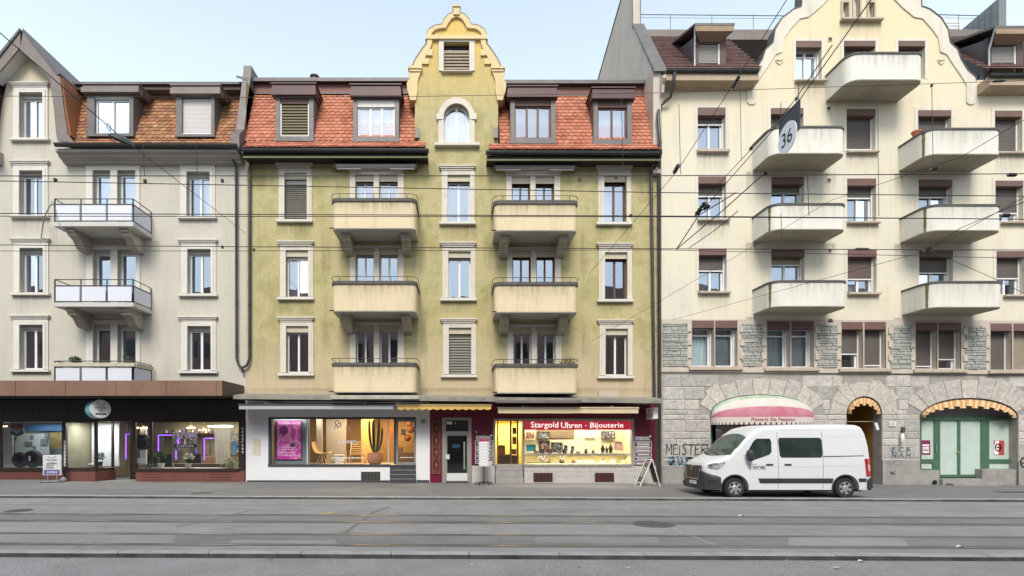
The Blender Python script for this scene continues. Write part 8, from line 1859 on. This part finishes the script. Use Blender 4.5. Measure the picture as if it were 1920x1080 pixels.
# number sign: a plate standing at right angles to the street
d = 12.4; c = P(1477,250,d); t = thing('number_sign', 'round white sign with dark digits on a dark plate, hung from the wires', 'sign', c); xs_ = c.x
zc = Z(256,d); rS = .345
MB().hexa([(xs_+.01,d-.42,zc-.06),(xs_+.01,d+.36,zc-.06),(xs_+.01,d+.36,zc+.62),(xs_+.01,d-.42,zc+.62)],[(xs_+.03,d-.42,zc-.06),(xs_+.03,d+.36,zc-.06),(xs_+.03,d+.36,zc+.62),(xs_+.03,d-.42,zc+.62)]).build('plate', M('sign_plate_dark', (.045,.05,.068), .5, .1), t)
MB().lathe([(rS,-.02),(rS,.0)],(xs_-.0,d,zc-.02),40,axis='x').build('disc', M('sign_disc_pale', (.82,.86,.90), .5, .03), t)
m_ = MB(); put_text(m_, '36', lambda u,v: (xs_-.024, d+.20-.40*u, zc-.19+.33*v), bold=.005); m_.build('digits', blk, t)
for y in (-.36,.30): MB().tube([(xs_+.02,d+y,zc+.6),(xs_+.02,d+y,zc+1.0)],.008,6).build('hanger', wirem, t)
# ================================================================== balcony pots
def pplant(c, label, r, h, mat, n, size, seed, potm, rng):
    t = thing('potted_plant', label, 'plant', c); pot(t, c, r, h, potm)
    if n: leaves(t, c+Vector((0,0,h+rng[2]*.8)), n, rng, size, mat, seed)
    return t
pplant(P(141,687,22), 'bushy plant behind the beige cloth of the lowest white balcony', .14, .22, M('brown_pot', (.14,.08,.05), .8), 260, .07, 1, MATS['brown_pot'], (.24,.2,.22)) if False else None
M('brown_pot', (.14,.08,.05), .8); bushm = M('dusty_green_leaf', (.07,.10,.05), .6, .5, 14, c2=(.13,.14,.08))
t = thing('potted_plant', 'bushy plant behind the beige cloth of the lowest white balcony', 'plant', P(141,690,21.85)); pot(t, P(141,690,21.85), .13, .18, MATS['brown_pot']); leaves(t, P(141,676,21.85), 300, (.23,.2,.20), .06, bushm, 1)
t = thing('planter', 'long pale flower box on the lowest white balcony before the door', 'planter', P(194,688,21.9)); MB().box(X(181,21.9),X(207,21.9),21.82,22.0,Z(688,21.9),Z(681,21.9)).build('box', M('pale_planter', (.55,.53,.48), .7), t); leaves(t, P(196,679,21.9), 90, (.28,.07,.07), .05, bushm, 2)
t = thing('potted_plant', 'thin grey green plant at the right of the lowest white balcony', 'plant', P(238,690,21.95)); pot(t, P(238,690,21.95), .11, .16, potw); leaves(t, P(237,674,21.95), 80, (.16,.12,.28), .05, bushm, 3)
for i, px in enumerate((1050,1059,1067,1075)):
    c = P(px,690,21.95); t = thing('potted_plant', 'thin grassy plant on the lowest right yellow balcony, %s of four' % ('leftmost','second','third','rightmost')[i], 'plant', c, 'grassy balcony plants'); pot(t, c, .09, .13, MATS['brown_pot']); blades(t, c+Vector((0,0,.12)), 22, .75, M('pale_grass_leaf', (.16,.17,.06), .6, .4, 10), 20+i, .5, .008)
X4 = 19.46; yy = 22.25; zt = Z(240,BD); c = Vector((X4+.02, yy, zt+.0)); t = thing('flower_pot', 'terracotta pot standing on the left rim of the upper right balcony', 'flower pot', c); MB().lathe([(.10,0),(.16,.18),(.18,.18),(.18,.23),(.15,.23),(.14,.17),(.001,.16)], c, 20).build('pot', M('terracotta_bright', (.50,.17,.08), .8, .12, 6), t, smooth=True); blades(t, c+Vector((0,0,.15)), 6, .3, M('dry_stem', (.25,.18,.10), .8), 3, .3, .005)
# ================================================================== far tower, houses across the street behind the viewer
d = 62; t = thing('tower_block', 'pale high-rise far behind the roofs at the upper right', 'building', (X(1790,d),d,0)); x0,x1 = X(1762,d),X(1801,d); m_ = MB().box(x0,x1,d,d+12,0,Z(38,d)); m_.build('wall', M('tower_white', (.72,.72,.72), .8, .05), t)
m_ = MB()
for i in range(16): z = Z(42+i*5.5,d); m_.box(x0+.1,x1-.1,d-.03,d-.005,z-.14,z)
m_.build('window_band', M('tower_band', (.45,.47,.5), .5, .05), t)
for (xa, xb, hh, colr, rcol, l) in ((-62,-14,15.4,(.30,.20,.19),(.09,.05,.045),'rust brown house across the street behind the viewer'), (-14,15,14.6,(.33,.24,.24),(.07,.06,.06),'mauve house across the street behind the viewer'), (15,62,15.8,(.32,.21,.18),(.08,.05,.05),'ochre brown house across the street behind the viewer')):
    yb = -8.0; t = thing('apartment_building', l, 'building', ((xa+xb)/2,yb,0), 'houses across the street'); MB().box(xa+.02,xb-.02,yb-12,yb,-.4,hh).build('wall', M('wall_'+l[:4], colr, .9, .15, .6), t)
    MB().prism([(yb+.5,hh),(yb-4,hh+3.2),(yb-8,hh+3.2),(yb-12.5,hh)], lambda u,v,w_: (w_,u,v), (xa,xb)).build('roof', M('roof_'+l[:4], rcol, .9, .2, 2), t)
    n = int((xb-xa)/3.4)
    for j in range(4):
        for i in range(n):
            x = xa+1.7+3.4*i; z = 1.0+3.1*j; m_ = MB(); ring_ = (x-.62,x+.62,z,z+1.75)
            m_.box(x-.6,x+.6,yb+.002,yb+.02,z,z+1.7); win = m_.build('window', M('window_dark_across', (.03,.035,.045), .1), t)
# ================================================================== rain streaks on the walls: thin films of dirt with ragged ends
def streak_mat(name, c, strength):
    m, nt, b, o_ = newmat(name); v = ocoord(nt); at = nt.nodes.new('ShaderNodeAttribute'); at.attribute_name = 'fade'
    n = ramp(nt, noise(nt, v, 1.0, 6, .75, (9, 9, .5)), [(.36, 0.0), (.66, 1.0)]); mu = nt.nodes.new('ShaderNodeMath'); mu.operation = 'MULTIPLY'
    nt.links.new(at.outputs['Fac'], mu.inputs[0]); nt.links.new(n, mu.inputs[1]); m2 = nt.nodes.new('ShaderNodeMath'); m2.operation = 'MULTIPLY'; m2.inputs[1].default_value = strength; nt.links.new(mu.outputs[0], m2.inputs[0])
    b.inputs['Base Color'].default_value = (*c, 1); b.inputs['Roughness'].default_value = .95; tr = nt.nodes.new('ShaderNodeBsdfTransparent'); mx = nt.nodes.new('ShaderNodeMixShader')
    nt.links.new(m2.outputs[0], mx.inputs[0]); nt.links.new(tr.outputs[0], mx.inputs[1]); nt.links.new(b.outputs[0], mx.inputs[2]); nt.links.new(mx.outputs[0], o_.inputs[0]); MATS[name] = m; return m
def streaks(parent, lst, mat, y, soft=False):
    for i, (px0, px1, py, L) in enumerate(lst):
        n = 8; mb = MB(); vs = []; fade = []
        for j in range(5):
            t = j/4
            for k in range(n+1):
                u = k/n; vs.append((X(px0+(px1-px0)*u, y), y, Z(py+L*t, y))); fade.append((math.sin(math.pi*min(1, t*.85+.08))**1.4*.75*math.sin(math.pi*(.06+.88*u)) if soft else (1-t)**1.3)*(1.0 if j == 0 else .9)*(.35+.65*min(1, 4*min(u, 1-u)+.25)))
        mb.add(vs, [(j*(n+1)+k, j*(n+1)+k+1, (j+1)*(n+1)+k+1, (j+1)*(n+1)+k) for j in range(4) for k in range(n)])
        o = mb.build('rain_streak', mat, parent); a = o.data.attributes.new('fade', 'FLOAT', 'POINT'); a.data.foreach_set('value', fade)
sy = streak_mat('streak_olive_black', (.085,.08,.04), .46); sr = streak_mat('streak_brown', (.19,.15,.105), .48); sg = streak_mat('streak_grey', (.16,.15,.13), .34)
ys = F-.004
streaks(YB, [(x+o, x+70+o, y, R.uniform(22,34)) for x, o in ((519,0),(824,1),(1117,1)) for y in (419.5+(x > 800)*3,559+(x > 800)*4)], sy, ys)
streaks(YB, [(600,624,432,90),(783,800,432,80),(600,622,588,80),(784,802,588,85),(1086,1104,436,90),(905,926,436,70),(1086,1106,588,95),(462,520,316,40),(1190,1222,322,60),(800,822,300,40),(892,912,300,40)], sy, ys, True)
streaks(YB, [(470,1230,728,14)], sy, ys)
streaks(RB, [(a, a+60, y, R.uniform(26,46)) for a, y in ((1306,289),(1307,417),(1308,552),(1586,290),(1587,422),(1588,555),(1865,292),(1489,157))], sr, ys)
streaks(RB, [(1398,1420,y,70) for y in (322,455,594)] + [(1676,1694,y,64) for y in (325,458,596)] + [(1545,1568,y,50) for y in (324,456)] + [(1574,1652,43,34),(1540,1560,193,40)], sr, ys)
streaks(LB, [(a, a+72, y, R.uniform(18,30)) for a, y in ((22,266),(22,412),(23,556),(335,413),(336,558))] + [(92,108,425,60),(284,300,452,60),(118,440,300,26)], sg, ys)
for a, c, y in ((626,776,378.5),(626,776,533.5),(626,776,686.5),(931,1079,383.5),(932,1080,535.5),(933,1080,688.5)): streaks(YB, [(a, c, y, 30)], sy, BD-.004)
for a, c, y in ((1462,1574,241),(1462,1576,386),(1463,1578,530),(1742,1866,244),(1744,1868,388),(1746,1870,531),(1606,1722,102)): streaks(RB, [(a, c, y, 40)], sg, BD-.004)
